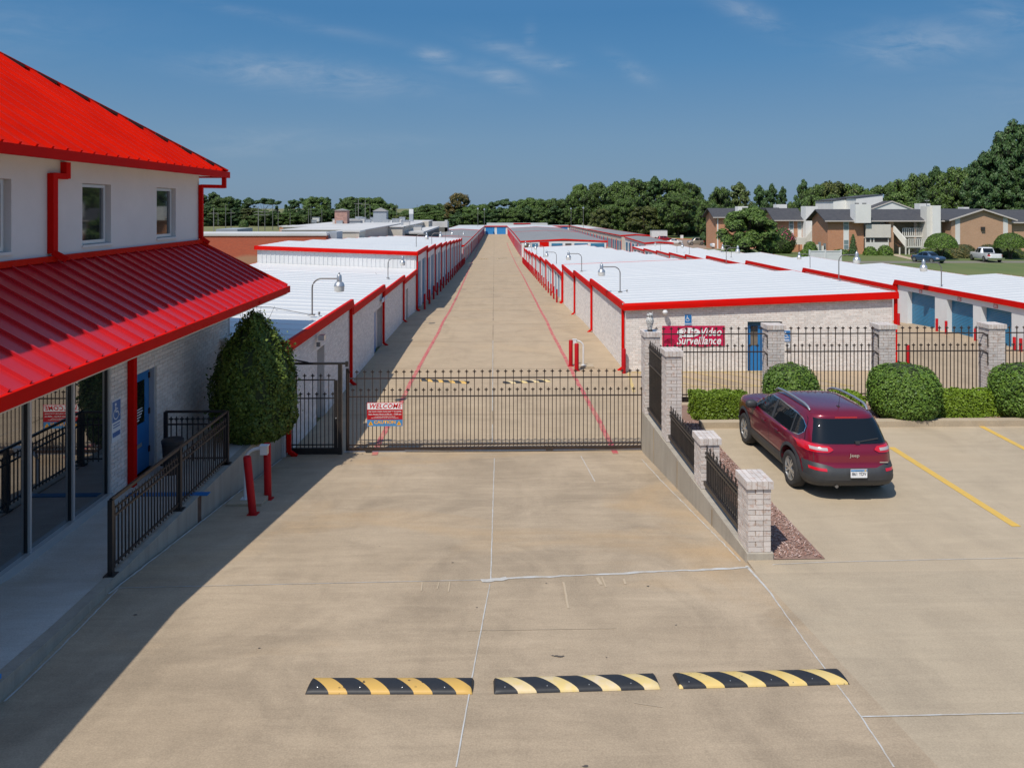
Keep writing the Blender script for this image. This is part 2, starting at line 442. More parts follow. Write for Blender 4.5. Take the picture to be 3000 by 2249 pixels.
_txt = {}
def text_mesh(s, size=1.0, shear=0.0, offset=0.0, align='CENTER', ext=0.0, space=1.0):
    key = (s, size, shear, offset, align, ext, space)
    if key in _txt: return _txt[key]
    cu_ = bpy.data.curves.new('lettering', 'FONT'); cu_.body = s; cu_.size = size; cu_.shear = shear; cu_.offset = offset
    cu_.align_x = align; cu_.align_y = 'CENTER'; cu_.extrude = ext; cu_.resolution_u = 3; cu_.space_character = space
    ob = bpy.data.objects.new('lettering', cu_); COL.objects.link(ob)
    dg = bpy.context.evaluated_depsgraph_get()
    me = bpy.data.meshes.new_from_object(ob.evaluated_get(dg))
    bpy.data.objects.remove(ob); bpy.data.curves.remove(cu_)
    _txt[key] = me
    return me
def text_on(s, m, parent, loc, size, width=None, rot=(R(90), 0, 0), name='lettering', **k):
    """flat lettering at loc; width squeezes it to that many metres"""
    me = text_mesh(s, **k).copy()
    me.materials.clear(); me.materials.append(m)
    n = len(me.vertices); co = np.empty(n * 3, 'f'); me.vertices.foreach_get('co', co); co = co.reshape(-1, 3)
    sx = size
    if width: sx = width / (co[:, 0].max() - co[:, 0].min())
    co[:, 0] *= sx; co[:, 1] *= size; me.vertices.foreach_set('co', co.ravel())
    mt = Matrix.LocRotScale(Vector(loc), Matrix.Identity(3) if rot is None else __import__('mathutils').Euler(rot).to_matrix(), None)
    me.transform(mt); me.update()
    return link(name, me, parent)

# ---------------------------------------------------------------- ground levels
GP = [(-30, 1.3), (0, 1.3), (20, -1.0), (24, -1.13), (36, -1.17), (45, -1.30), (53, -1.72), (70, -2.28), (100, -3.2), (126, -4.0), (150, -4.45), (200, -4.75), (290, -4.95), (9000, -5.2)]
def G(y):
    return float(np.interp(y, [a for a, _ in GP], [b for _, b in GP]))
LP = [(20, -1.5), (60, -1.75), (95, -1.55), (113, -1.6), (150, -2.8), (183, -3.8), (205, -4.6), (9000, -5.2)]
def T(x, y):
    g = G(y)
    r = g - .5 * min(1, max(0, (x - 17) / 9)) * min(1, max(0, (y - 20) / 10)) * min(1, max(0, (140 - y) / 20))
    if x > 33.5 and y > 15:
        k = min(1, (x - 33.5) / 4)
        lw = float(np.interp(y, [a for a, _ in LP], [b for _, b in LP]))
        r = r * (1 - k) + lw * k
    return r
# ================================================================= GROUND
def sheet(name, xs, ys, zf, m, off=0.0, kind='structure'):
    mb = MB(); mb.grid([[(x, y, zf(x, y) + off) for x in xs] for y in ys])
    return mb.build(name, m, kind=kind)
def lin(a, b, n): return [a + (b - a) * i / n for i in range(n + 1)]
_ys = [-40, 0, 10, 19.9, 20, 24, 36, 45, 53, 60, 70, 83, 95, 100, 113, 126, 138, 150, 183, 200, 205, 290, 400, 700, 1500, 5000]
_xs = [-2500, -400, -120, -60, -35, -20, -17, 0, 17, 19, 21, 23, 26, 29, 33.5, 35, 37.5, 45, 60, 90, 160, 500, 2500]
sheet('ground', _xs, _ys, lambda x, y: T(x, y) - .07, m_field)
DRX0 = -5.55
m_ = m_conc
drive = sheet('driveway', [DRX0, -3, 0, 4.02], [-12, -6, 0, 4, 8, 11.3, 15, 19.95], lambda x, y: G(y), m_conc)
apron = sheet('parking_apron', [4.02, 8, 14, 30], [-12, -6, 0, 4, 8, 11.3], lambda x, y: G(y), m_lot)
mb = MB()
mb.box(4.43, 30, 11.3, 20.95, -1.6, 0); mb.box(4.02, 4.43, 11.3, 11.8, -.6, -.001)
lot = mb.build('parking_lot', m_lot, kind='structure')
yys = [19.95, 22, 24, 30, 36, 40, 45, 49, 53, 60, 65, 70, 80, 90, 100, 113, 126, 138, 150, 175, 200, 245, 292]
yard = sheet('storage_yard_road', [-5.52, 0, 5.4], yys, T, m_yard)
sheet('storage_yard_pavement', [5.4, 11, 17, 19, 21, 23, 26, 29.4, 33.5], [20.95] + yys[1:], T, m_yard, off=-.002)
def GT(x, y):
    if x > 4.3 and 11.3 < y < 20.95: return 0.0
    return T(x, y)
def gp(px, py):
    """photo pixel -> point on the ground"""
    D = 15.0
    lo, hi = 3.0, 400.0
    prev = None
    d = lo
    while d < hi:
        p = at(px, py, d); h = p.z - GT(p.x, p.y)
        if h <= 0: break
        d *= 1.01
    a, b = d / 1.01, d
    for _ in range(30):
        c = (a + b) / 2; p = at(px, py, c)
        if p.z - GT(p.x, p.y) > 0: a = c
        else: b = c
    return at(px, py, b)
def strip(name, pts, wd, m, off=.006, parent=None, kind='structure', jit=0.0, step=.5, wfun=None):
    """a painted or sealed line on the ground through (x, y) points"""
    P = [Vector((p[0], p[1])) for p in pts]; S = []
    for a, b in zip(P[:-1], P[1:]):
        n = max(1, int((b - a).length / step))
        S += [a.lerp(b, i / n) for i in range(n)]
    S.append(P[-1]); rows = []
    for i, p in enumerate(S):
        d = (S[min(i + 1, len(S) - 1)] - S[max(i - 1, 0)]).normalized(); nrm = Vector((-d.y, d.x))
        q = (wfun(i / max(1, len(S) - 1)) if wfun else 1) * wd / 2
        c = p + nrm * random.uniform(-jit, jit)
        l = c + nrm * q * random.uniform(1 - jit * 8, 1 + jit * 8); r = c - nrm * q * random.uniform(1 - jit * 8, 1 + jit * 8)
        rows.append([(l.x, l.y, GT(l.x, l.y) + off), (r.x, r.y, GT(r.x, r.y) + off)])
    return MB().grid(rows).build(name, m, parent, kind=kind)
def D2(*pp):   # display pixels of the 2212-wide view -> ground points
    k = 3000 / 2212
    return [(lambda q: (q.x, q.y))(gp(a * k, b * k)) for a, b in pp]
# sealed joints of the driveway: narrow strips of pale caulk
strip('joint_seal', D2((985, 1657), (1022, 1450), (1058, 1262)), .014, m_seal, parent=drive, jit=.002, step=.15)
strip('joint_seal', D2((1060, 1250), (1063, 1150), (1068, 990)), .018, m_seal, parent=drive, jit=.003, step=.12)
strip('joint_seal', D2((240, 1270), (600, 1262), (1058, 1252)), .013, m_seal, parent=drive, jit=.003, step=.2)
strip('joint_seal', D2((1058, 1251), (1300, 1240), (1618, 1226)), .055, m_seal, parent=drive, jit=.02, step=.1, wfun=lambda t: .5 + .9 * abs(math.sin(t * 9)))
strip('joint_seal', D2((1040, 1255), (1095, 1249)), .12, m_seal, off=.008, parent=drive, jit=.02, step=.08)
strip('joint_seal', D2((1618, 1225), (1790, 1214), (2000, 1209), (2211, 1205)), .012, m_seal, parent=apron, jit=.004, step=.2)
strip('joint_seal', D2((1612, 1222), (1660, 1275), (1760, 1415), (1860, 1548), (1932, 1657)), .026, m_seal, parent=apron, jit=.004, step=.1, wfun=lambda t: 1.8 - 1.2 * min(1, t * 3))
strip('joint_seal', D2((1862, 1548), (2211, 1540)), .022, m_seal, off=.007, parent=apron, jit=.003, step=.2)
strip('joint_seal', D2((1386, 992), (1430, 1040), (1500, 1110), (1600, 1212)), .022, m_seal, parent=drive, jit=.008, step=.1)
strip('joint_seal', D2((1255, 985), (1270, 1012), (1285, 1040)), .02, m_seal, parent=drive, jit=.004, step=.1)
strip('joint_seal', [(DRX0 + .03, 10.8), (DRX0 + .03, 19.6)], .03, m_seal, parent=drive, jit=.010, step=.12)
strip('joint_seal', D2((10, 1515), (120, 1410), (255, 1272)), .022, m_seal, parent=drive, jit=.006, step=.12)
for k, (a, b) in enumerate([((905, 560), (1140, 566)), ((960, 612), (1160, 606)), ((990, 655), (1120, 651)), ((900, 690), (1190, 700)), ((860, 735), (1230, 738))]):
    pass
# transverse control joints of the yard road, every few metres
yj = 24.2
while yj < 150:
    y = yj; yj += random.uniform(3.6, 9.5)
    strip('control_joint', [(-5.3, y + random.uniform(-.15, .15)), (-1, y), (5.3, y + random.uniform(-.2, .2))], .022 + .0006 * y, m_crack, parent=yard, jit=.01, step=1.2)
strip('centre_joint', [(-.05, 20.6), (-.05, 60), (.0, 150), (.1, 285)], .05, m_crack, parent=yard, jit=.004, step=2)
strip('joint_seal', [(-.05, 21), (-.05, 38)], .02, m_seal, off=.009, parent=yard, jit=.004, step=.3)
# skid scratches near the long joint
for (a, b, w_) in [((1217, 1257), (1228, 1314), .03), ((1290, 1247), (1299, 1263), .05), ((1300, 1245), (1309, 1268), .02), ((1347, 1250), (1351, 1262), .03), ((912, 1258), (910, 1276), .02), ((972, 1256), (968, 1278), .02), ((948, 1258), (944, 1272), .015),
                   ((1010, 1362), (1330, 1357), .010), ((1370, 1518), (1430, 1527), .008)]:
    strip('scuff_mark', D2(a, b), w_, mat('pale_scuff', (.47, .375, .26), .85), off=.0065, parent=drive, jit=.004, step=.1)
# tar spot
mb = MB()
for (px, py, r) in [(1194, 1416, .012), (1201, 1417, .02), (1209, 1418, .024), (1216, 1417, .012), (978, 1215, .014), (1180, 1260, .012), (1400, 1266, .016), (1310, 1420, .008), (292, 1328, .02), (1460, 1350, .01), (1030, 1312, .01), (820, 1180, .01), (1265, 1655, .02), (560, 1400, .012)]:
    c = D2((px, py))[0]
    ring = [(c[0] + 1.5 * r * math.cos(a) * random.uniform(.6, 1.2), c[1] + r * math.sin(a) * random.uniform(.6, 1.2)) for a in lin(0, 5.6, 9)]
    mb.add([(x, y, GT(x, y) + .007) for x, y in ring], [tuple(range(len(ring)))])
mb.build('tar_spot', mat('tar', (.10, .085, .07), .7), drive)
# painted lane edges (red) and the parking lines (yellow)
m_redline = mat('red_lane_paint', rough=.75, fn=mottled((.46, .085, .10), (.50, .30, .19), 3.5, lo=.42, hi=.72))
for s, pts in ((-1, [(808, 983), (826, 940), (866, 870), (885, 830), (915, 775), (945, 722), (985, 645), (1003, 605), (1018, 570), (1028, 545), (1036, 522)]),
               (1, [(1330, 980), (1296, 912), (1250, 830), (1220, 772), (1190, 715), (1160, 655), (1130, 597), (1110, 560), (1100, 538), (1095, 524)])):
    q = D2(*pts)
    o = strip('red_lane_line', q, .15, m_redline, off=.008, kind='structure', jit=.012, step=.35)
o = strip('yellow_parking_line', D2((1925, 966), (2196, 1137)), .16, m_yellow, off=.006)
o = strip('yellow_parking_line', D2((2105, 913), (2240, 983)), .14, m_yellow, off=.006)
hat = []
for x in np.arange(5.9, 12, 1.15):
    hat.append([(x, 30.2), (x + 1.7, 27.9)])
for h in hat + [[(5.6, 30.3), (13.2, 30.3)], [(5.6, 27.8), (13.6, 27.8)], [(5.5, 30.3), (5.1, 27.0)]]:
    strip('yellow_access_hatching', h, .11, m_yellowfade, off=.008)
# ---------------------------------------------------------------- entrance walkway of the office (ramps up near the camera)
WY = [(4.5, .98), (6.0, .86), (7.0, .72), (8.1, .56), (9.5, .34), (11.1, .14), (12.5, .13), (19.9, .13)]
def wx(y): return float(np.interp(y, [5, 8.1, 11.1], [-4.95, -5.22, -5.58]))
top = [[(-7.35, y, z), (wx(y), y, z)] for y, z in WY]
mb = MB(); mb.grid(top)
walk = mb.build('walkway', m_walk, kind='structure')
mb = MB()
for (y0, z0), (y1, z1) in zip(WY[:-1], WY[1:]):
    mb.hexa([(wx(y0) - .16, y0, G(y0) - .4), (wx(y0) + .004, y0, G(y0) - .4), (wx(y1) + .004, y1, G(y1) - .4), (wx(y1) - .16, y1, G(y1) - .4)],
            [(wx(y0) - .16, y0, z0 + .012), (wx(y0) + .004, y0, z0 + .012), (wx(y1) + .004, y1, z1 + .012), (wx(y1) - .16, y1, z1 + .012)])
rw = mb.build('retaining_wall', m_wallc)
tag(rw, 'low concrete retaining wall holding up the office walkway on the left', 'wall')
MB().box(-5.60, -5.574, 14.15, 14.32, -.42, .135).build('rust_stain', mat('rust_stain', rough=.9, fn=mottled((.10, .045, .03), (.17, .11, .07), 5)), rw)
mb = MB(); mb.box(-6.95, -5.43, 14.24, 14.4, .134, .15)
tag(mb.build('threshold_strip', m_bluedoor), 'blue painted strip across the walkway in front of the blue office door', 'painted strip')
t_ = thing('wooden_box', 'dark box with a bright blue lid at the left picture edge beside the ramp', 'box', (-5.3, 7.7, G(7.7)))
bx('box_body', m_blackiron, t_, -5.5, -5.16, 7.45, 7.85, G(7.6), .70)
bx('lid', mat('bright_blue_paint', (.01, .22, .62), .4), t_, -5.53, -5.13, 7.42, 7.88, .70, .745)

# retaining wall on the right of the driveway
mb = MB()
mb.hexa([(4.0, 11.72, -.25), (4.44, 11.72, -.25), (4.44, 20.25, -1.4), (4.0, 20.25, -1.4)], [(4.02, 11.72, .10), (4.44, 11.72, .10), (4.44, 20.25, .06), (4.02, 20.25, .06)])
rw2 = mb.build('retaining_wall', m_wallc)
tag(rw2, 'tapering concrete wall with brick pillars on it, right of the driveway', 'wall')
for y in (13.6, 16.2, 18.6):
    bx('wall_joint', m_crack, rw2, 4.003, 4.024, y, y + .015, G(y), .04)
# mulch bed between wall and parking lot, and the bed under the hedges
bed = MB().grid([[(4.44, y, .012), (5.27, y, .012)] for y in lin(11.72, 19.6, 6)]).build('planting_bed', m_soil, kind='structure')
bed2 = MB().grid([[(4.44, y, .018), (14, y, .018), (28, y, .018)] for y in (18.95, 20.9)]).build('planting_bed', m_soil, kind='structure')
def chips(name, n, x0, x1, y0, y1, z, sz=.03):
    c = np.stack([rng.uniform(x0, x1, n), rng.uniform(y0, y1, n), z + rng.uniform(0, .02, n)], 1)
    return leafcloud(name, c, rng.normal(0, 1, (n, 3)) * (.5, .5, 1.0) + (0, 0, .6), sz, sz * .32, m_mulch)
def leafcloud_mesh(name, c, nrm, a, b, m, m2=None, frac2=0.0):
    """many small leaf-shaped quads at centres c facing nrm"""
    n = len(c)
    nrm = nrm / (np.linalg.norm(nrm, axis=1, keepdims=True) + 1e-9)
    r = rng.normal(0, 1, (n, 3)); u = np.cross(nrm, r); u /= (np.linalg.norm(u, axis=1, keepdims=True) + 1e-9); v = np.cross(nrm, u)
    s = rng.uniform(.65, 1.3, (n, 1)); u = u * a * s; v = v * b * s
    P = np.stack([c - u, c - v * .9 + u * .1, c + u, c + v * .9 + u * .1], 1).reshape(-1, 3)
    me = bpy.data.meshes.new(name)
    me.vertices.add(4 * n); me.vertices.foreach_set('co', P.astype('f').ravel())
    me.loops.add(4 * n); me.loops.foreach_set('vertex_index', np.arange(4 * n, dtype='i'))
    me.polygons.add(n); me.polygons.foreach_set('loop_start', np.arange(0, 4 * n, 4, dtype='i'))
    me.materials.append(m)
    if m2 is not None:
        me.materials.append(m2); me.polygons.foreach_set('material_index', (rng.random(n) < frac2).astype('i'))
    me.update(calc_edges=True)
    return me
def leafcloud(name, c, nrm, a, b, m, parent=None, kind=None):
    return link(name, leafcloud_mesh(name, c, nrm, a, b, m), parent, kind)
tag(chips('mulch_chips', 5200, 4.46, 5.25, 11.75, 19.3, .02), kind='stuff')
tag(chips('mulch_chips', 5000, 5.3, 14, 19.0, 20.2, .03), kind='stuff')
# kerb along the hedge bed
mb = MB()
for x0 in np.arange(5.25, 17, 3.0):
    mb.box(x0 + .004, x0 + 2.996, 18.72, 18.97, -.05, .15)
tag(mb.build('kerb', m_lot), kind='structure')

# ================================================================= BRICKWORK
_bm = MB().box(-.5, .5, -.5, .5, -.5, .5).mesh('brick', m_brick)
_bmp = MB().box(-.5, .5, -.5, .5, -.5, .5).mesh('brick', m_brickp)
def brick(parent, cx, cy, cz, sx, sy, sz, me=None):
    o = link('brick', me or _bm, parent); o.location = (cx, cy, cz); o.scale = (sx, sy, sz)
    return o
BL, BH, JT = .254, .081, .010
def pillar(x, y, wx_, dy, z0, z1, label, base_z=None):
    """brick pier, every brick an object; x, y centre"""
    t = thing('brick_pillar', label, 'pillar', (x, y, z0), group='whitewashed brick pillars of the fence')
    capz = z1 - .13
    bx('mortar_core', m_mortarp, t, x - wx_ / 2 + .008, x + wx_ / 2 - .008, y - dy / 2 + .008, y + dy / 2 - .008, z0, capz)
    if base_z is not None:
        bx('concrete_foot', m_wallc, t, x - wx_ / 2 - .03, x + wx_ / 2 + .03, y - dy / 2 - .03, y + dy / 2, base_z, z0)
    n = int(round((capz - z0) / BH)); h = (capz - z0) / n; tt = .115
    def row(a0, a1, fixed, zc, along, flip):
        L = a1 - a0; k = max(1, round(L / BL)); cuts = [a0]
        if flip: cuts.append(a0 + BL * .5)
        while cuts[-1] < a1 - .17: cuts.append(cuts[-1] + BL)
        if len(cuts) > 1 and a1 - cuts[-1] < .05: cuts.pop()
        cuts.append(a1)
        for c0, c1 in zip(cuts[:-1], cuts[1:]):
            m_, l_ = (c0 + c1) / 2, c1 - c0 - JT
            j = random.uniform(-.002, .002)
            if along == 'x': brick(t, m_, fixed + j, zc, l_, tt, h - JT, _bmp)
            else: brick(t, fixed + j, m_, zc, tt, l_, h - JT, _bmp)
    for i in range(n):
        zc = z0 + (i + .5) * h; fl = i % 2
        e = tt + JT if fl else 0
        row(x - wx_ / 2 + e, x + wx_ / 2 - e, y - dy / 2 + tt / 2, zc, 'x', fl)
        row(x - wx_ / 2 + e, x + wx_ / 2 - e, y + dy / 2 - tt / 2, zc, 'x', fl)
        e = 0 if fl else tt + JT
        row(y - dy / 2 + e, y + dy / 2 - e, x - wx_ / 2 + tt / 2, zc, 'y', 1 - fl)
        row(y - dy / 2 + e, y + dy / 2 - e, x + wx_ / 2 - tt / 2, zc, 'y', 1 - fl)
    # cap of bricks on edge, overhanging
    W, Dp = wx_ + .07, dy + .07
    bx('cap_mortar', m_mortarp, t, x - W / 2 + .006, x + W / 2 - .006, y - Dp / 2 + .006, y + Dp / 2 - .006, capz + .003, z1 - .006)
    nx = max(4, int(W / .076)); ny = max(2, round(Dp / .22))
    for i in range(nx):
        for j in range(ny):
            brick(t, x - W / 2 + (i + .5) * W / nx, y - Dp / 2 + (j + .5) * Dp / ny, (capz + z1) / 2, W / nx - .009, Dp / ny - .009, .124 + random.uniform(-.003, .003), _bmp)
    return t
PY = [(11.75, .37, .50), (14.47, .37, .5), (17.40, .37, .5), (19.78, .42, .46)]
pillar(4.235, 11.75 + .27, .37, .50, .10, 1.24, 'short brick pillar nearest the camera, at the end of the tapering concrete wall', base_z=-.3)
pillar(4.235, 14.47 + .25, .37, .50, .09, 1.08, 'short brick pillar between the two low iron fence panels')
pillar(4.235, 17.40 + .25, .37, .50, .08, 2.22, 'tall brick pillar without an ornament, on the wall left of the low hedge')
P1 = pillar(4.235, 19.78 + .25, .42, .50, .07, 2.26, 'tall brick pillar with the owl figure on top, at the right end of the gate')
pillar(7.95, 21.0, .47, .47, 0, 2.28, 'brick pillar behind the left round bush and the parked car', base_z=-1.5)
pillar(11.12, 21.0, .47, .47, 0, 2.28, 'brick pillar just left of the large middle round bush', base_z=-1.5)
pillar(14.27, 21.0, .47, .47, 0, 2.28, 'brick pillar at the right, behind the rightmost round bush', base_z=-1.5)
pillar(17.45, 21.0, .47, .47, 0, 2.28, 'brick pillar of the fence beyond the right picture edge', base_z=-1.5)

# ================================================================= IRONWORK
_pk = {}
def picket_mesh(h, m, th=.019):
    key = (round(h, 2), m.name, th)
    if key in _pk: return _pk[key]
    mb = MB(); q = th / 2
    mb.box(-q, q, -q, q, 0, h - .11)
    z = h - .11
    mb.hexa([(-.017, -.013, z), (.017, -.013, z), (.017, .013, z), (-.017, .013, z)], [(-.007, -.007, z + .03), (.007, -.007, z + .03), (.007, .007, z + .03), (-.007, .007, z + .03)])
    # spear
    zc = z + .045
    mb.add([(0, 0, h), (-.022, 0, zc + .012), (0, -.011, zc + .012), (.022, 0, zc + .012), (0, .011, zc + .012), (0, 0, z + .02)],
           [(0, 1, 2), (0, 2, 3), (0, 3, 4), (0, 4, 1), (5, 2, 1), (5, 3, 2), (5, 4, 3), (5, 1, 4)])
    for s in (-1, 1):   # curled side leaves
        mb.bar((s * .006, 0, z + .018), (s * .034, 0, z + .056), .016)
        mb.bar((s * .032, 0, z + .056), (s * .048, 0, z + .034), .016)
    _pk[key] = mb.mesh('picket', m)
    return _pk[key]
def iron_panel(parent, p0, p1, zb, tall, short, rails, m, pitch=.107, first_tall=True, zb1=None, th=.019, rail=.032, margin=.05):
    """p0, p1: ends in plan; rails: heights; tall/short: heights of finial tips"""
    p0 = Vector((*p0, 0)); p1 = Vector((*p1, 0)); L = (p1 - p0).length; d = (p1 - p0) / L
    ang = math.atan2(d.y, d.x)
    for z in rails:
        mb = MB(); mb.bar(p0 + Vector((0, 0, z)), p1 + Vector((0, 0, z)), rail, rail * .9)
        mb.build('rail', m, parent)
    n = int((L - 2 * margin) / pitch); off = (L - n * pitch) / 2
    inv = INV.get(parent.name)
    for i in range(n + 1):
        c = p0 + d * (off + i * pitch)
        h = tall if (i % 2 == 0) == first_tall else short
        o = link('picket', picket_mesh(h - zb, m, th), parent)
        o.location = (c.x, c.y, zb); o.rotation_euler = (0, 0, ang)
# sliding gate
GY = 20.14
g = thing('sliding_gate', 'long black iron sliding gate across the driveway with fleur-de-lis pickets', 'gate', (0, GY, -1.0))
GX0, GX1 = -3.95, 4.9
iron_panel(g, (GX0, GY), (GX1, GY), -.93, 1.23, .74, [.99, .50, -.80], m_browniron, pitch=.1055, rail=.034, margin=.04)
bx('bottom_beam', m_browniron, g, GX0, GX1, GY - .03, GY + .03, -.95, -.87)
bx('end_post', m_browniron, g, GX0 - .03, GX0 + .04, GY - .035, GY + .035, -.95, 1.26)
for x in (-3.37, 1.50):
    mb = MB(); mb.ext([(x - .14, GY - .04, -.87), (x + .14, GY - .04, -.87), (x + .05, GY - .04, -1.04), (x - .05, GY - .04, -1.04)], (0, .05, 0))
    br = mb.build('wheel_bracket', m_browniron, g)
    mb = MB(); mb.tube([(x, GY - .05, -1.03 + .035), (x, GY - .01, -1.03 + .035)], .075, 16); mb.build('gate_wheel', m_rubber, br)
mb = MB(); mb.tube([(-2.4, GY - .05, -.93), (0, GY - .05, -.985), (2, GY - .05, -.98), (4.0, GY - .05, -.93)], .012, 5); mb.build('drive_chain', m_browniron, g)
mb = MB(); mb.bar((-4.02, GY + .0, G(GY) + .02), (4.0, GY, G(GY) + .02), .04, .03)
tag(mb.build('gate_track', m_galv), 'pale steel ground rail under the sliding gate', 'rail')
# pedestrian gate beside it
pg = thing('pedestrian_gate', 'narrow black iron walk-through gate left of the sliding gate', 'gate', (-4.8, 20.0, -1.0))
bx('gate_post', m_blackiron, pg, -4.16, -4.06, 19.95, 20.05, -1.05, 1.45)
bx('gate_post', m_blackiron, pg, -5.58, -5.48, 19.95, 20.05, -1.05, 1.45)
bx('top_bar', m_blackiron, pg, -5.58, -3.9, 19.97, 20.03, 1.40, 1.455)
bx('hook_end', m_blackiron, pg, -3.97, -3.90, 19.965, 20.035, 1.34, 1.48)
mb = MB(); mb.bar((-5.5, 20, 1.56), (-4.95, 20, 1.45), .035); mb.build('brace', m_blackiron, pg)
bx('frame_stile', m_blackiron, pg, -4.27, -4.18, 19.97, 20.03, -.92, .98)
bx('frame_stile', m_blackiron, pg, -5.46, -5.40, 19.97, 20.03, -.92, .98)
bx('bottom_frame', m_blackiron, pg, -5.48, -4.16, 19.975, 20.025, -.90, -.82)
bx('kick_plate', m_blackiron, pg, -5.48, -4.16, 19.99, 20.01, -1.03, -.90)
iron_panel(pg, (-5.44, 20.0), (-4.24, 20.0), -.86, 1.17, .68, [.99, .50, -.74], m_blackiron, pitch=.107, first_tall=False)
mb = MB(); mb.lathe([(.0, -.02), (.018, -.01), (.018, .01), (0, .02)], (-4.21, 19.945, -.02), 8); mb.build('knob', m_galv, pg)
# fence panels along the back of the lot
def lotfence(x0, x1, label, hangers=True):
    t = thing('iron_fence_panel', label, 'fence', ((x0 + x1) / 2, 21.0, 0), group='iron fence panels along the back of the parking lot')
    iron_panel(t, (x0, 21.0), (x1, 21.0), .10, 2.22, 1.73, [2.0, 1.49, .28], m_browniron, pitch=.107, rail=.034)
    bx('bottom_beam', m_blackiron, t, x0, x1, 21.03, 21.08, .06, .20)
    if hangers:
        for z in (2.0, 1.49):
            mb = MB(); mb.bar((x1 + .005, 21.0, z), (x1 + .005, 20.80, z - .03), .022); mb.bar((x1 + .005, 20.81, z - .02), (x1 + .005, 20.80, z - .36), .022); mb.build('bracket', m_blackiron, t)
lotfence(4.5, 7.70, 'iron fence panel in front of the red banner, left of the car')
lotfence(8.19, 10.87, 'iron fence panel right behind the maroon car')
lotfence(11.37, 14.02, 'iron fence panel between the middle and rightmost round bushes')
lotfence(14.52, 17.2, 'iron fence panel at the right picture edge')
# side panels on the tapering wall
def sidepanel(y0, y1, tall, short, rails, label, solid=False):
    t = thing('iron_fence_panel', label, 'fence', (4.16, (y0 + y1) / 2, .1), group='iron fence panels on the tapering wall')
    iron_panel(t, (4.13, y0), (4.13, y1), .20, tall, short, rails, m_blackiron, pitch=.107, th=.024, rail=.045)
    iron_panel(t, (4.07, y0), (4.07, y0 + .01), .20, rails[0], rails[0], [], m_blackiron) if False else None
    bx('bottom_beam', m_blackiron, t, 4.08, 4.15, y0, y1, .20, .28)
    bx('end_post', m_blackiron, t, 4.075, 4.125, y0 - .03, y0 + .03, .16, rails[0] + .02)
    if solid:
        bx('sheet_infill', mat('dark_grey_sheet', (.045, .05, .06), .5), t, 4.155, 4.165, y0, y1, .28, rails[1])
sidepanel(12.33, 14.40, 1.02, .92, [.82, .74], 'low iron fence panel nearest the camera on the tapering wall')
sidepanel(15.05, 17.33, 1.00, .90, [.80, .72], 'low iron fence panel right in front of the tall pillar without ornament')
sidepanel(17.98, 19.72, 2.10, 2.0, [1.86, 1.44], 'tall iron fence panel with dark sheet between the two tall pillars', solid=True)
# handrail of the walkway
def handrail(p0, p1, n_posts, label, zb=.15, ztop=1.26):
    t = thing('handrail', label, 'railing', (*p0, zb))
    a = Vector((*p0, 0)); b = Vector((*p1, 0)); d = (b - a).normalized(); ang = math.atan2(d.y, d.x)
    for i in range(n_posts):
        c = a.lerp(b, i / (n_posts - 1))
        mb = MB(); mb.box(c.x - .035, c.x + .035, c.y - .035, c.y + .035, zb, ztop); mb.box(c.x - .08, c.x + .08, c.y - .08, c.y + .08, zb - .01, zb + .012)
        mb.build('post', m_blackiron, t)
    for z, hh in ((ztop, .045), (ztop - .27, .03), (zb + .12, .03)):
        mb = MB(); mb.bar(a + Vector((0, 0, z)), b + Vector((0, 0, z)), .045 if z == ztop else .03, hh); mb.build('rail', m_blackiron, t)
    n = int((b - a).length / .108)
    for i in range(1, n):
        c = a.lerp(b, i / n)
        o = link('picket', picket_mesh(.96, m_blackiron), t)
        o.location = (c.x, c.y, zb + .06); o.rotation_euler = (0, 0, ang)
    return t
handrail((-5.68, 11.18), (-5.68, 15.98), 3, 'black iron handrail running along the edge of the office walkway')
handrail((-6.97, 15.98), (-5.72, 15.98), 2, 'short black iron railing across the walkway end behind the trash can')
# ================================================================= wall helpers
def leaf(mb, axis, fixed, thick, u0, u1, z0, ztop, openings=()):
    """a wall leaf in pieces round its openings. axis 'y': wall runs along y at x=fixed..fixed+thick; axis 'x': along x.
    ztop(u) gives the top; openings: (ua, ub, za, zb)"""
    def piece(a, b, za, zb0, zb1):
        if b - a < 1e-4: return
        if axis == 'y': mb.ext([(fixed, a, za), (fixed, b, za), (fixed, b, zb1), (fixed, a, zb0)], (thick, 0, 0))
        else: mb.ext([(a, fixed, za), (b, fixed, za), (b, fixed, zb1), (a, fixed, zb0)], (0, thick, 0))
    cur = u0
    for (a, b, za, zb) in sorted(openings):
        piece(cur, a, z0, ztop(cur), ztop(a))
        if za > z0 + .01: piece(a, b, z0, za, za)
        piece(a, b, zb, ztop(a), ztop(b))
        cur = b
    piece(cur, u1, z0, ztop(cur), ztop(u1))
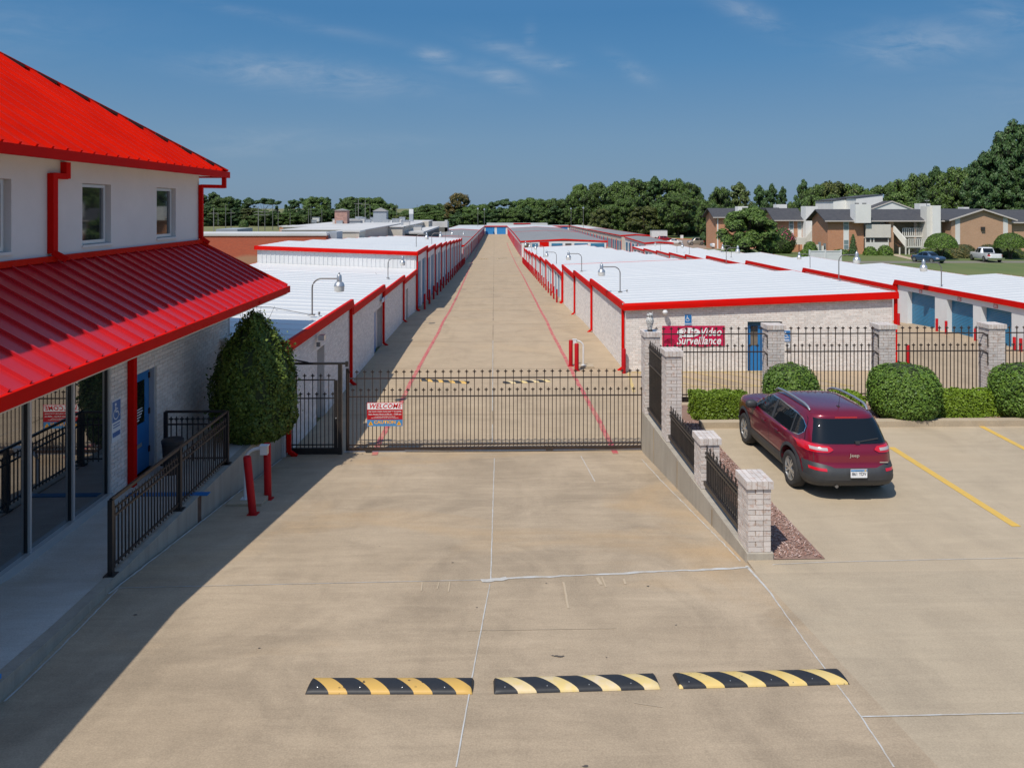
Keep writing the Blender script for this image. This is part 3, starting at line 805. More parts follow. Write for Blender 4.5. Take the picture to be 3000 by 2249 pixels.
def bricks_on(parent, axis, fixed, nrm, u0, u1, zbase, ztop, openings=(), nobj=300, m=None, near=None):
    """running-bond bricks standing 10 mm proud of a wall leaf: the ones that show largest as objects, the rest joined"""
    m = m or m_brick; L = []; i = 0; z = zbase
    zmax = max(ztop(u0), ztop(u1)); off = BL / 2; tt = .012
    while z < zmax:
        s = u0 - (off if i % 2 else 0); a = s
        while a < u1:
            c0, c1 = max(a, u0), min(a + BL - JT, u1); a += BL
            if c1 - c0 < .03: continue
            segs = [(c0, c1)]
            for (oa, ob, za, zb) in openings:
                if z + BH * .6 > za and z + BH * .4 < zb:
                    ns = []
                    for q0, q1 in segs:
                        if q1 <= oa or q0 >= ob: ns.append((q0, q1)); continue
                        if oa - q0 > .03: ns.append((q0, oa))
                        if q1 - ob > .03: ns.append((ob, q1))
                    segs = ns
            for q0, q1 in segs:
                if z + BH > ztop((q0 + q1) / 2) + .02: continue
                L.append((q0, q1, z))
        z += BH; i += 1
    if near is not None: L.sort(key=lambda q: (((q[0] + q[1]) / 2 - near[0]) ** 2 * near[2] + (q[2] - near[1]) ** 2))
    ctr = fixed + nrm * (tt / 2 - .002)
    for q0, q1, z in L[:nobj]:
        if axis == 'y': brick(parent, ctr, (q0 + q1) / 2, z + BH / 2, tt, q1 - q0, BH - JT)
        else: brick(parent, (q0 + q1) / 2, ctr, z + BH / 2, q1 - q0, tt, BH - JT)
    mb = MB(); f = fixed + nrm * (tt - .002); b = fixed - nrm * .002
    for q0, q1, z in L[nobj:]:
        z0, z1 = z + JT / 2, z + BH - JT / 2
        if axis == 'y': vs = [(b, q0, z0), (b, q1, z0), (b, q1, z1), (b, q0, z1), (f, q0, z0), (f, q1, z0), (f, q1, z1), (f, q0, z1)]
        else: vs = [(q0, b, z0), (q1, b, z0), (q1, b, z1), (q0, b, z1), (q0, f, z0), (q1, f, z0), (q1, f, z1), (q0, f, z1)]
        mb.add(vs, [(4, 5, 6, 7), (0, 1, 5, 4), (1, 2, 6, 5), (2, 3, 7, 6), (3, 0, 4, 7)])
    if L[nobj:]: mb.build('brick_courses', m, parent, kind='stuff')

m_glass = mat('tinted_window_glass', (.012, .016, .02), .015, spec=1.0)
m_glass.node_tree.nodes['Principled BSDF'].inputs['IOR'].default_value = 2.3
m_wglass = mat('window_glass', (.02, .024, .024), .03, spec=.8)
m_wglass.node_tree.nodes['Principled BSDF'].inputs['IOR'].default_value = 1.75
m_cream = mat('cream_trim', (.62, .58, .50), .6)
m_signblue = mat('sign_blue', (.02, .16, .42), .4)
m_signwhite = mat('sign_white', (.80, .81, .82), .4)

# ================================================================= OFFICE (left)
OX, UX = -7.17, -7.9
of = thing('office_building', 'two-storey white stucco and brick office with bright red metal roofs on the left', 'building', (-11, 12, 0))
DR = (15.08, 15.98, .13, 2.26)
mb = MB()
leaf(mb, 'y', OX - .22, .22, 14.10, 20.3, -.9, lambda u: 3.2, [DR])
mb.box(-17, OX - .22, 14.10, 20.3, -1.2, 3.2)
mb.box(-17, OX - .9, 3.0, 14.10, -1.2, 3.2)
wl = mb.build('lower_wall', m_mortar, of)
bricks_on(of, 'y', OX, 1, 14.10, 20.3, .13, lambda u: 3.2, [DR], 300, near=(14.3, 1.4, .35))
mb = MB(); leaf(mb, 'x', 20.3, .012, -17, OX, -1.2, lambda u: 3.2); mb.build('end_wall', m_brick, of)
# storefront glazing
ys_ = [14.06 - 1.19 * i for i in range(9)]
for i in range(8):
    a, b = ys_[i + 1], ys_[i]
    zz = .27 if a > 10.4 else .27 + (11.1 - a) * .0
    pane = bx('window_pane', m_glass, of, OX - .06, OX - .05, a + .03, b - .03, .26, 2.62)
    bx('mullion', m_alum, of, OX - .02, OX + .015, b - .028, b + .022, .20, 2.66); bx('mullion_return', mat('dark_bronze_frame', (.03, .032, .035), .4), of, OX - .10, OX - .021, b - .03, b + .024, .20, 2.66)
bx('window_head', m_cream, of, OX - .12, OX + .035, 4.5, 14.1, 2.62, 2.78)
bx('header_panel', m_whitewall, of, OX - .15, OX + .01, 4.5, 14.1, 2.78, 3.2)
bx('window_sill', m_alum, of, OX - .16, OX + .05, 4.5, 14.1, .10, .27)
bx('office_floor', mat('dark_interior', (.02, .022, .025), .7), of, -16.5, OX - .12, 3.2, 14.0, .05, .10)
# blue office door in its opening
dr = MB().box(OX - .17, OX - .12, DR[0] + .01, DR[1] - .07, .14, 2.25).build('door', m_bluedoor, of)
bx('door_window', m_glass, dr, OX - .125, OX - .108, 15.15, 15.68, 1.15, 2.02)
bx('door_frame', m_bluedoor, of, OX - .2, OX - .04, DR[0] - .0, DR[0] + .045, .13, 2.26)
bx('reveal_post', m_alum, of, OX - .2, OX - .015, DR[1] - .06, DR[1] + .0, .13, 2.26)
bx('mail_slot', m_galv, dr, OX - .125, OX - .11, 15.25, 15.58, .66, .74)
bx('handle', m_galv, dr, OX - .12, OX - .04, 15.12, 15.2, 1.02, 1.06)
for z in (.45, 1.25, 2.0): bx('hinge', m_brickdark, dr, OX - .12, OX - .10, 15.87, 15.92, z, z + .12)
for k, (a, b) in enumerate([(15.25, 15.58), (15.22, 15.60), (15.25, 15.56), (15.24, 15.52), (15.26, 15.45)]):
    bx('door_lettering', m_signwhite, dr, OX - .107, OX - .105, a, b, 1.44 - k * .055, 1.465 - k * .055)
# accessible-entrance sign on the brick
m_signedge = mat('sign_grey_blue', (.10, .20, .42), .4)
def wheelchair(mb, cx, cz, s, ax, fx, sg=1):
    """access symbol drawn in flat strips on a wall plane; ax 'x' or 'y' is the in-plane axis"""
    def P(u, v): return (cx + u * s * sg, fx, cz + v * s) if ax == 'x' else (fx, cx + u * s * sg, cz + v * s)
    def seg(a, b, w_):
        a = Vector(a); b = Vector(b); d = (b - a).normalized(); n = Vector((-d.y, d.x)) * w_ / 2
        mb.add([P(*(a - n)), P(*(b - n)), P(*(b + n)), P(*(a + n))], [(0, 1, 2, 3)])
    ring = [P(-.10 + .085 * math.cos(t), .36 + .085 * math.sin(t)) for t in lin(0, 2 * math.pi * .95, 11)]
    mb.add(ring, [tuple(range(12))])
    seg((-.10, .24), (-.08, -.05), .10); seg((-.09, .12), (.12, .12), .06); seg((-.10, -.03), (.14, -.03), .08); seg((.13, -.03), (.24, -.30), .08); seg((.22, -.27), (.34, -.24), .06)
    pr = None
    for t in lin(R(115), R(365), 12):
        q = (-.05 + .27 * math.cos(t), -.14 + .27 * math.sin(t))
        if pr: seg(pr, q, .06)
        pr = q
sg = thing('access_sign', 'pale blue wheelchair sign on the brick beside the red downspout', 'sign', (OX, 14.3, 1.5))
bx('sign_plate', m_signwhite, sg, OX + .012, OX + .022, 14.10, 14.44, 1.18, 1.96)
bx('blue_field', m_signedge, sg, OX + .022, OX + .026, 14.12, 14.42, 1.55, 1.94)
mb = MB(); wheelchair(mb, 14.27, 1.745, .36, 'y', OX + .028); mb.build('symbol', m_signwhite, sg)
for z0, z1 in ((1.49, 1.51), (1.44, 1.46)): bx('fine_print', m_signedge, sg, OX + .022, OX + .026, 14.15, 14.39, z0, z1)
bx('blue_strip', m_signedge, sg, OX + .022, OX + .026, 14.13, 14.41, 1.27, 1.36)
# downspouts
def downspout(parent, x, y, z0, z1, m=None, dx=.09, dy=.09, kick=None, top=None):
    mb = MB(); mb.box(x - dx / 2, x + dx / 2, y - dy / 2, y + dy / 2, z0, z1)
    if kick: mb.bar((x, y, z0 + .02), (x + kick[0], y + kick[1], z0 - .12), dx * .95)
    if top:
        mb.bar((x, y, z1 - .04), (x + top[0], y + top[1], z1 - .04 + top[2]), dx * .95)
        mb.box(x + top[0] - dx / 2, x + top[0] + dx / 2, y + top[1] - dy / 2, y + top[1] + dy / 2, z1 - .08 + top[2], z1 + top[2] + .22)
    return mb.build('downspout', m or m_red, parent)
downspout(of, OX + .075, 14.78, .13, 3.2, dx=.12, dy=.14)
# lower skirt roof
EX, EZ, FY = -5.70, 3.42, 20.7
UY, JZ = 20.14, 4.66
def low_z(x): return EZ + (EX - x) * (JZ - EZ) / (EX - UX)
mb = MB()
y0r = 2.0
mb.quad((EX, y0r, EZ), (EX, FY, EZ), (UX, UY, JZ), (UX, y0r, JZ))
mb.quad((EX, FY, EZ), (-17, FY, EZ), (-17, UY, JZ), (UX, UY, JZ))
mb.add([(EX, y0r, EZ), (UX, y0r, JZ), (UX, y0r, EZ - .2)], [(0, 1, 2)])
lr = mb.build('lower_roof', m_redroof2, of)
for i in range(46):
    y = 2.2 + i * .418
    if y > FY - .05: break
    xe = UX if y <= UY else EX + (UX - EX) * (FY - y) / (FY - UY)
    mb = MB(); mb.bar((EX + .0, y, EZ + .022), (xe, y, low_z(xe) + .022), .034, .055, up=(0, 0, 1))
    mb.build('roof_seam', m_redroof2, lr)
mb = MB(); mb.bar((EX, FY, EZ + .03), (UX, UY, JZ + .03), .14, .05); mb.build('hip_cap', m_redroof, lr)
mb = MB(); mb.bar((UX + .05, y0r, JZ + .02), (UX + .05, UY + .05, JZ + .02), .12, .10); mb.build('wall_flashing', m_redroof, lr)
mb = MB(); mb.box(EX - .015, EX + .06, y0r, FY + .06, EZ - .17, EZ + .005); mb.box(-17, EX - .015, FY - .0, FY + .06, EZ - .17, EZ + .005)
mb.build('gutter', m_red, lr)
mb = MB(); mb.box(OX, EX - .02, y0r, FY, EZ - .22, EZ - .18); mb.box(-17, OX, 20.3, FY, EZ - .22, EZ - .18); mb.build('soffit', m_cream, lr)
MB().ext([(EX + .002, 9.0, EZ - .17), (-5.28, 5.2, EZ - .17), (-5.12, 2.0, EZ - .17), (EX + .002, 2.0, EZ - .17)], (0, 0, .172)).build('added_shadow_eave', m_redroof, lr)  # unseen eave flare, added out of view only to shape the ground shadow
mb = MB(); mb.bar((-6.9, 15.9, 2.86), (-6.9, 17.1, 2.86), .09); mb.bar((-6.9, 17.1, 2.82), (-6.9, 17.1, 3.22), .09); mb.build('gutter_elbow', m_red, lr)
# upper storey
WIN = [(8.2, 9.3), (11.3, 12.38), (14.48, 15.55), (17.63, 18.68)]
mb = MB(); leaf(mb, 'y', UX - .14, .14, 2.0, UY, 4.3, lambda u: 6.48, [(a, b, 4.87, 6.06) for a, b in WIN])
mb.box(-17.5, UX - .14, 2.0, UY, 4.3, 6.48); mb.build('upper_wall', m_stucco, of)
for a, b in WIN:
    wn = thing('window', None, None, (UX, a, 5), local=False)
    wn.parent = of; wn.matrix_parent_inverse = INV[of.name]
    bx('window_frame', m_alum, wn, UX - .135, UX - .07, a + .00, a + .05, 4.88, 6.05); bx('window_frame', m_alum, wn, UX - .135, UX - .07, b - .16, b - .09, 4.88, 6.05)
    bx('window_frame', m_alum, wn, UX - .135, UX - .07, a + .05, b - .16, 5.99, 6.05); bx('window_frame', m_alum, wn, UX - .135, UX - .07, a + .05, b - .16, 4.88, 4.95)
    bx('pane', m_wglass, wn, UX - .13, UX - .11, a + .05, b - .16, 4.95, 5.99)
    mb = MB()
    for k in range(14): mb.box(UX - .109, UX - .106, a + .05, b - .16, 5.0 + k * .07, 5.006 + k * .07)
    mb.build('blind_slat', m_alum, wn) if False else None
    bx('window_sill', m_stucco, wn, UX - .13, UX + .03, a - .02, b + .02, 4.82, 4.868)
# upper roof
E2X, E2Z, F2Y = -7.4, 6.57, 20.8
RX, RZ, RY = -12.7, 6.57 + 5.3 * .657, 15.5
mb = MB()
mb.quad((E2X, y0r, E2Z), (E2X, F2Y, E2Z), (RX, RY, RZ), (RX, y0r, RZ))
mb.add([(E2X, F2Y, E2Z), (-18, F2Y, E2Z), (RX, RY, RZ)], [(0, 1, 2)])
mb.quad((-18, F2Y, E2Z), (-18, y0r, E2Z), (RX, y0r, RZ), (RX, RY, RZ))
ur = mb.build('upper_roof', m_redroof, of)
for i in range(46):
    y = 2.3 + i * .432
    if y > F2Y - .06: break
    xe = RX if y <= RY else E2X - (F2Y - y)
    ze = E2Z + (E2X - xe) * .657
    mb = MB(); mb.bar((E2X, y, E2Z + .026), (xe, y, ze + .026), .060, .068); mb.build('roof_seam', m_redroof, ur)
mb = MB(); mb.bar((E2X, F2Y, E2Z + .035), (RX, RY, RZ + .035), .20, .045); mb.build('hip_cap', m_redroof, ur)
d = (Vector((RX, RY, RZ)) - Vector((E2X, F2Y, E2Z)))
for k in range(11):
    a = Vector((E2X, F2Y, E2Z)) + d * (.03 + k * .088) + Vector((.070, -.070, .0)); b = a + d * (.055)
    mb = MB(); mb.bar(a, b, .07, .06); mb.build('gap_shade_bar', m_brickdark, ur)  # solid dark bars painted in for the shade under the hip cap
for k in range(24):
    a = Vector((E2X, F2Y, E2Z)) + d * (.02 + k * .042)
    if k % 2: bx('screw_cap', m_galv, ur, a.x - .02, a.x + .02, a.y - .02, a.y + .02, a.z + .055, a.z + .075)
mb = MB(); mb.box(E2X - .015, E2X + .07, y0r, F2Y + .07, E2Z - .165, E2Z + .005); mb.box(-18, E2X - .015, F2Y, F2Y + .07, E2Z - .165, E2Z + .005); mb.build('gutter', m_red, ur)
mb = MB(); mb.box(UX - .05, E2X - .02, y0r, F2Y - .02, E2Z - .12, E2Z - .08); mb.box(-18, UX, UY, F2Y - .02, E2Z - .12, E2Z - .08); mb.build('soffit', m_stucco, ur)
downspout(of, UX + .06, 13.42, JZ + .12, 6.20, dx=.11, dy=.14, kick=(.2, .1), top=(.0, .40, .0))
downspout(of, UX + .06, UY - .02, JZ + .1, 6.20, dx=.10, dy=.10, kick=(.16, .12), top=(.45, .45, .0))
bx('corner_trim', m_alum, of, OX - .02, OX + .03, 20.27, 20.31, .0, 3.2)

# ================================================================= STORAGE BUILDINGS
def rollup(parent, axis, fixed, nrm, a, b, z0, z1, m=None):
    """ribbed roll-up door"""
    m = m or m_bluerolldoor; n = int((z1 - z0) / .085); P = []
    for k in range(n * 2 + 1):
        z = z0 + (z1 - z0) * k / (2 * n); o = .016 if k % 2 else 0.0
        P.append([(fixed + nrm * o, a, z), (fixed + nrm * o, b, z)] if axis == 'y' else [(a, fixed + nrm * o, z), (b, fixed + nrm * o, z)])
    return MB().grid(P).build('roll_up_door', m, parent)
def storage(label, xl, xh, secs, rise, front='brick', doors=None, low='brick', ribs=.9, ribobj=True, openings=(), roofm=None, brick_n=300, ds=True, lowm=None, deep=.22, numbers=None, highred=True, backred=True, fasc=.28, group=None, doorm=None, yshift=0, frontred=True):
    s = 1 if xh > xl else -1
    t = thing('storage_building', label, 'building', ((xl + xh) / 2, secs[0][0], T((xl + xh) / 2, secs[0][0])), group=group)
    roofm = roofm or m_whiteroof
    wm = {'brick': m_mortar, 'metal': m_whitewall}
    def sx(a, b): return (min(a, b), max(a, b))
    y0, yN = secs[0][0], secs[-1][1]
    for i, (ya, yb, z) in enumerate(secs):
        zb = T(xl, yb) - .3
        ops = []
        if doors:
            ops = [(a, b, zb, c) for (a, b, c) in doors if ya - .01 <= a and b <= yb + .01]
        for (a, b, c) in openings:
            if ya <= a and b <= yb: ops.append((a, b, zb, c))
        mb = MB()
        x0, x1 = sx(xl, xl + s * deep)
        leaf(mb, 'y', x0, x1 - x0, ya, yb, zb, lambda u: z - .08, ops)
        mb.build('wall', wm[low], t)
        # core
        mb = MB(); xc = xl + s * deep
        mb.ext([(xc, ya + .01, zb), (xh, ya + .01, zb), (xh, ya + .01, z + rise - .07), (xc, ya + .01, z - .07)], (0, yb - ya - .012, 0))
        mb.build('wall', lowm or (m_whitewall if low == 'metal' else m_brick), t)
        # roof sheet
        xa, xb = xl - s * .05, xh + s * .10; k = rise / abs(xh - xl)
        yo0 = ya - (.10 if i == 0 else 0); yo1 = yb + .10
        zl = z - .10 * k; zh = z + rise + .10 * k
        mb = MB(); mb.ext([(xa, yo0, zl - .05), (xb, yo0, zh - .05), (xb, yo0, zh), (xa, yo0, zl)], (0, yo1 - yo0, 0))
        rf = mb.build('roof', roofm, t)
        if ribs:
            n = int((yo1 - yo0) / ribs); lst = [yo0 + .12 + j * ribs for j in range(n + 1) if yo0 + .12 + j * ribs < yo1 - .05]
            if ribobj:
                for y in lst:
                    mb = MB(); mb.ext([(xa - s * .02, y - .028, zl - .002), (xa - s * .02, y + .028, zl - .002), (xa - s * .02, y + .014, zl + .012), (xa - s * .02, y - .014, zl + .012)], (xb - xa, 0, zh - zl))
                    mb.build('roof_rib', roofm, rf)
            else:
                mb = MB()
                for y in lst: mb.ext([(xa, y - .03, zl - .002), (xa, y + .03, zl - .002), (xa, y + .015, zl + .014), (xa, y - .015, zl + .014)], (xb - xa, 0, zh - zl))
                mb.build('roof_ribs', roofm, rf)
        # red eave gutter on the low side
        x0, x1 = sx(xl - s * .15, xl - s * .04)
        mb = MB(); mb.box(x0, x1, yo0 - (.06 if i == 0 else 0), yb + .02, z - fasc, z + .015)
        if i < len(secs) - 1:
            zn = secs[i + 1][2]
            mb.hexa([(x0 + .001, yb + .02, z - fasc), (x1 - .001, yb + .02, z - fasc), (x1 - .001, yb + .26, zn - fasc), (x0 + .001, yb + .26, zn - fasc)],
                    [(x0 + .001, yb + .02, z + .014), (x1 - .001, yb + .02, z + .014), (x1 - .001, yb + .26, zn + .014), (x0 + .001, yb + .26, zn + .014)])
        mb.build('gutter', m_red, t)
        if highred:
            x0, x1 = sx(xh + s * .08, xh + s * .17)
            bx('edge_trim', m_red, t, x0, x1, yo0, yo1, z + rise - .22, z + rise + .005)
        if ds:
            yd = yb - .12
            downspout(t, xl - s * .085, yd, T(xl, yd) + .10, z - fasc, dx=.10, dy=.11, kick=(-s * .2, 0))
    if ds: downspout(t, xl - s * .085, y0 + .10, T(xl, y0) + .10, secs[0][2] - fasc, dx=.10, dy=.11, kick=(-s * .2, -.0))
    # front and back faces
    z = secs[0][2]; zb = T(xl, y0) - .35
    def fz(x): return z - .07 + rise * abs(x - xl) / abs(xh - xl)
    x0, x1 = sx(xl, xh)
    ops = front['ops'] if isinstance(front, dict) else []
    style = front['style'] if isinstance(front, dict) else front
    mb = MB(); leaf(mb, 'x', y0 - (.25 if ops else .012), .25 if ops else .02, x0, x1, zb, fz, ops)
    mb.build('front_wall', m_whitewall if style == 'metal' else m_mortar, t)
    yf = y0 - (.25 if ops else .012)
    if style == 'metal':
        n = int((x1 - x0) / .305)
        for j in range(1, n + 1):
            x = x0 + j * .305
            if x > x1 - .03: break
            bx('siding_rib', m_whitewall, t, x - .022, x + .022, yf - .03, yf + .001, zb, fz(x) - .1)
    # sloped front fascia
    mb = MB()
    h = fasc
    xa, xb = xl - s * .15, xh + s * .17; k = rise / abs(xh - xl)
    za, zb2 = z - .2 * k, z + rise + .17 * k
    yq = y0 - .11 if not ops else yf - .12
    mb.ext([(xa, yq, za - h + .02), (xb, yq, zb2 - h + .02), (xb, yq, zb2 - .07), (xb, yq + .04, zb2 + .02), (xa, yq + .04, za + .02), (xa, yq, za - .07)], (0, -.09, 0))
    if frontred: mb.build('front_fascia', m_red, t)
    else: bx('corner_cap', m_red, t, *sx(xl - s * .15, xl + s * .25), y0 - .2, y0 - .1, z - .28, z + .015)
    if ops:
        mb = MB(); mb.ext([(xa, yf - .12, za - .04), (xb, yf - .12, zb2 - .04), (xb, yf - .12, zb2 + .012), (xa, yf - .12, za + .012)], (0, .30, 0)); mb.build('roof', roofm, t)
    zE = secs[-1][2]
    if backred:
        mb = MB(); mb.ext([(xa, yN + .10, zE - .2), (xb, yN + .10, zE + rise - .2), (xb, yN + .10, zE + rise + .02), (xa, yN + .10, zE + .012)], (0, .08, 0)); mb.build('back_fascia', m_red, t)
    if doors:
        for (a, b, c) in doors:
            gz = min(T(xl, a), T(xl, b)) - .02
            rollup(t, 'y', xl + s * (deep - .03), -s, a, b, gz, c, doorm)
    if numbers:
        for (a, b, c), txt in zip(doors, numbers):
            if not txt: continue
            ym = (a + b) / 2
            p = bx('number_plate', m_signwhite, t, *sx(xl - s * .012, xl - s * .002), ym - .15, ym + .15, c + .06, c + .24)
            mb = MB()
            xx = sx(xl - s * .020, xl - s * .013)
            mb.box(*xx, ym - .16, ym + .16, c + .05, c + .075); mb.box(*xx, ym - .16, ym + .16, c + .225, c + .25); mb.box(*xx, ym - .16, ym - .135, c + .075, c + .225); mb.box(*xx, ym + .135, ym + .16, c + .075, c + .225)
            mb.build('plate_border', m_red, p)
            text_on(txt, m_red, p, (xl - s * .018, ym, c + .15), .15, width=.22, rot=(R(90), 0, R(-90) if s > 0 else R(90)), offset=.01)
    return t, yf, fz

# --- right front building (white roof, whitewashed brick)
R1s = [(30.6, 40.8, 1.66), (40.8, 49.4, 1.39), (49.4, 57.8, 1.12)]
FD = (10.42, 11.86, -1.8, .90)
R1, yf1, fz1 = storage('long white-roofed brick storage building with red gutters and the red video banner', 5.42, 16.45, R1s, .44,
                       front={'style': 'brick', 'ops': [FD]}, low='brick')
bricks_on(R1, 'x', yf1, -1, 5.42, 16.45, T(8, 30) + .02, fz1, [FD], 300, near=(7.9, .6, .25))
for (ya, yb, z) in R1s:
    bricks_on(R1, 'y', 5.42, -1, ya + (-.25 if ya < 31 else 0), yb, T(5.4, yb) - .05, lambda u, z=z: z - .1, [], 0)
d_ = bx('door', m_bluedoor, R1, 10.44, 11.35, 30.52, 30.56, -1.25, .78)
bx('door_window', m_glass, d_, 10.6, 10.9, 30.505, 30.52, -.1, .7)
bx('transom', mat('dark_blue_paint', (.02, .09, .16), .5), R1, 10.44, 11.84, 30.5, 30.55, .72, .9)
bx('door_side_panel', m_brick, R1, 11.36, 11.85, 30.5, 30.56, -1.3, .72)
downspout(R1, 16.56, 30.3, T(16, 30) + .1, 1.85, dx=.10, dy=.10, kick=(.2, 0))
# --- second right building with roll-up doors
secs = []; doors = []
zz = [.44, .235, -.08, -.40, -.68, -1.02, -1.36, -1.60]
for k in range(8):
    a = 58.3 + 9.2 * k; secs.append((a, a + 9.2, zz[k]))
    for j in range(3):
        doors.append((a + .35 + j * 3.0, a + 2.75 + j * 3.0, min(zz[k] - .42, T(5.4, a + 9.2) + 2.12)))
R2, _, _ = storage('right-hand row of storage units with a stepped white roof, behind the brick one', 5.42, 16.45, secs, .52, front='metal', doors=doors, low='metal', ribobj=False, ribs=1.2, doorm=m_bluerolldoor, deep=.16)
# --- left front building (brick)
L1s = [(19.7, 28.5, 2.08), (28.5, 36.8, 1.78), (36.8, 45.0, 1.50), (45.0, 52.5, 1.25)]
ops = [(23.2, 24.25, 1.15), (34.3, 37.0 - .3, .75), (46.6, 47.7, .45)]
L1, yfL, fzL = storage('low whitewashed brick building with a white roof, left of the yard road behind the gate', -5.5, -16.5, L1s, .45, front='brick', low='brick', openings=ops, backred=False, frontred=False)
for (ya, yb, z) in L1s:
    oo = [(a, b, -9, c) for (a, b, c) in ops if ya <= a <= yb]
    bricks_on(L1, 'y', -5.5, 1, ya, yb, T(-5.4, yb) - .05, lambda u, z=z: z - .1, oo, 300 if ya < 20 else 0, near=(19.8, .8, .5))
bx('inner_door', m_bluedoor, L1, -5.66, -5.62, 34.5, 35.5, -1.3, .7)
bx('step_strip', mat('blue_floor_paint', (.05, .20, .40), .7), L1, -5.42, -5.25, 19.9, 28, T(-5.4, 24) - .0, T(-5.4, 24) + .015) if False else None
bx('sign_panel', mat('pale_blue_sign', (.45, .55, .66), .5), L1, -5.40, -5.37, 35.9, 37.6, 1.0, 1.2)
# --- second left building, taller with blue doors
secs = []; doors = []
for k in range(9):
    a = 52.65 + 8.13 * k; z = 2.46 - .26 * k; secs.append((a, a + 8.13, z))
    for j in range(2):
        doors.append((a + .6 + j * 4.0, a + 3.45 + j * 4.0, z - .85))
L2, _, _ = storage('tall white metal storage row with blue roll-up doors, left of the yard road', -5.5, -16.6, secs, .42, front='metal', doors=doors, low='metal', ribobj=True, ribs=1.4, deep=.18)
# --- third column, far right
secs = [(34.0, 48.9, .76), (48.9, 63.6, .36), (63.6, 78.2, -.04), (78.2, 92.9, -.48), (92.9, 103.2, -.97), (103.2, 112.8, -1.28), (112.8, 121.8, -1.50), (121.8, 132, -1.72), (132, 142.8, -2.0)]
doors = [(34.3, 36.6, .16), (37.9, 40.3, .16), (41.0, 43.4, .16), (44.6, 47.6, .17)]
nums = [None, '125', '124', '123']
for ya, yb, z in secs[1:]:
    n = int((yb - ya) / 3.4)
    for j in range(n):
        a = ya + (yb - ya) * (j + .14) / n; doors.append((a, a + 2.35, min(z - .5, T(26.8, yb) + 2.15))); nums.append(None)
R3, _, _ = storage('long storage row with a white roof and blue roll-up doors at the right picture edge', 26.8, 33.5, secs, .40, front='metal', doors=doors, low='metal', ribobj=False, ribs=.9, deep=.34, numbers=nums)
for x, z, name in ((26.62, .72, 0),):
    pass

# --- gable buildings further back
def gable(label, xs0, xs1, secs, roofs, front_doors=None, redfront=True, sidedoors=True, wallm=None, ridge=.30, side='both'):
    """xs0/xs1: left and right wall x as (near, far); secs: (y0, y1, z eave0, z eave1)"""
    (a0, a1), (b0, b1) = xs0, xs1
    y0 = secs[0][0]; yN = secs[-1][1]
    def xa(y): return a0 + (a1 - a0) * (y - y0) / (yN - y0)
    def xb(y): return b0 + (b1 - b0) * (y - y0) / (yN - y0)
    t = thing('storage_building', label, 'building', ((a0 + b0) / 2, y0, T((a0 + b0) / 2, y0)))
    wallm = wallm or m_whitewall
    for (ya, yb, za, zb), rm in zip(secs, roofs):
        g0 = T(xa(ya), ya) - .6; g1 = T(xa(yb), yb) - .6
        mb = MB(); mb.hexa([(xa(ya), ya, g0), (xb(ya), ya, g0), (xb(yb), yb, g1), (xa(yb), yb, g1)], [(xa(ya), ya, za - .05), (xb(ya), ya, za - .05), (xb(yb), yb, zb - .05), (xa(yb), yb, zb - .05)])
        mb.build('wall', wallm, t)
        m0 = (xa(ya) + xb(ya)) / 2; m1 = (xa(yb) + xb(yb)) / 2; o = .18
        mb = MB()
        mb.quad((xa(ya) - o, ya, za), (m0, ya, za + ridge), (m1, yb, zb + ridge), (xa(yb) - o, yb, zb))
        mb.quad((m0, ya, za + ridge), (xb(ya) + o, ya, za), (xb(yb) + o, yb, zb), (m1, yb, zb + ridge))
        mb.add([(xa(ya) - o, ya, za), (xb(ya) + o, ya, za), (m0, ya, za + ridge)], [(0, 1, 2)])
        mb.build('roof', rm, t)
        for sgn, xf in ((-1, xa), (1, xb)):
            mb = MB(); mb.bar((xf(ya) + sgn * (o + .03), ya, za - .09), (xf(yb) + sgn * (o + .03), yb, zb - .09), .08, .22); mb.build('gutter', m_red, t)
        if redfront:
            mb = MB(); mb.bar((xa(ya) - .25, ya - .05, za - .10), (m0, ya - .05, za + ridge - .10), .08, .30); mb.bar((m0, ya - .05, za + ridge - .10), (xb(ya) + .25, ya - .05, za - .10), .08, .30)
            mb.build('front_fascia', m_red, t)
        if sidedoors:
            n = int((yb - ya) / 3.3)
            for j in range(n):
                y = ya + (j + .12) * (yb - ya) / n; y2 = y + 2.3; zt = min(np.interp(y, [ya, yb], [za, zb]) - .45, T(xa(y), y) + 2.25)
                for sgn, xf in ((-1, xa), (1, xb)):
                    if side != 'both' and (side == 'left') != (sgn < 0): continue
                    mb = MB(); q = sgn * .015
                    mb.hexa([(xf(y) - .01, y, T(xf(y), y)), (xf(y) + q, y, T(xf(y), y)), (xf(y2) + q, y2, T(xf(y2), y2)), (xf(y2) - .01, y2, T(xf(y2), y2))], [(xf(y) - .01, y, zt), (xf(y) + q, y, zt), (xf(y2) + q, y2, zt), (xf(y2) - .01, y2, zt)])
                    mb.build('roll_up_door', m_bluerolldoor, t)
                    if j % 2 == 0:
                        mb = MB(); mb.box(xf(y) + sgn * .02, xf(y) + sgn * .12, y - .35, y - .23, T(xf(y), y), zt + .35); mb.build('downspout', m_red, t)
    return t
Gb = gable('grey-roofed storage building with a red gable edge across the yard, mid distance', (5.5, 5.2), (22.4, 22.2), [(148, 200, -1.17, -1.08), (200, 246, -1.08, -1.35), (246.2, 287, -1.32, -1.55)], [m_graymetal, m_graymetal, m_whiteroof], ridge=.42)
gz = -4.3
zt = -2.25
for (a, b, m_) in ((8.9, 10.2, m_bluerolldoor), (10.7, 12.0, m_red), (12.6, 14.4, m_bluerolldoor), (17.2, 19.6, m_bluerolldoor), (20.2, 22.0, m_bluerolldoor)):
    pass
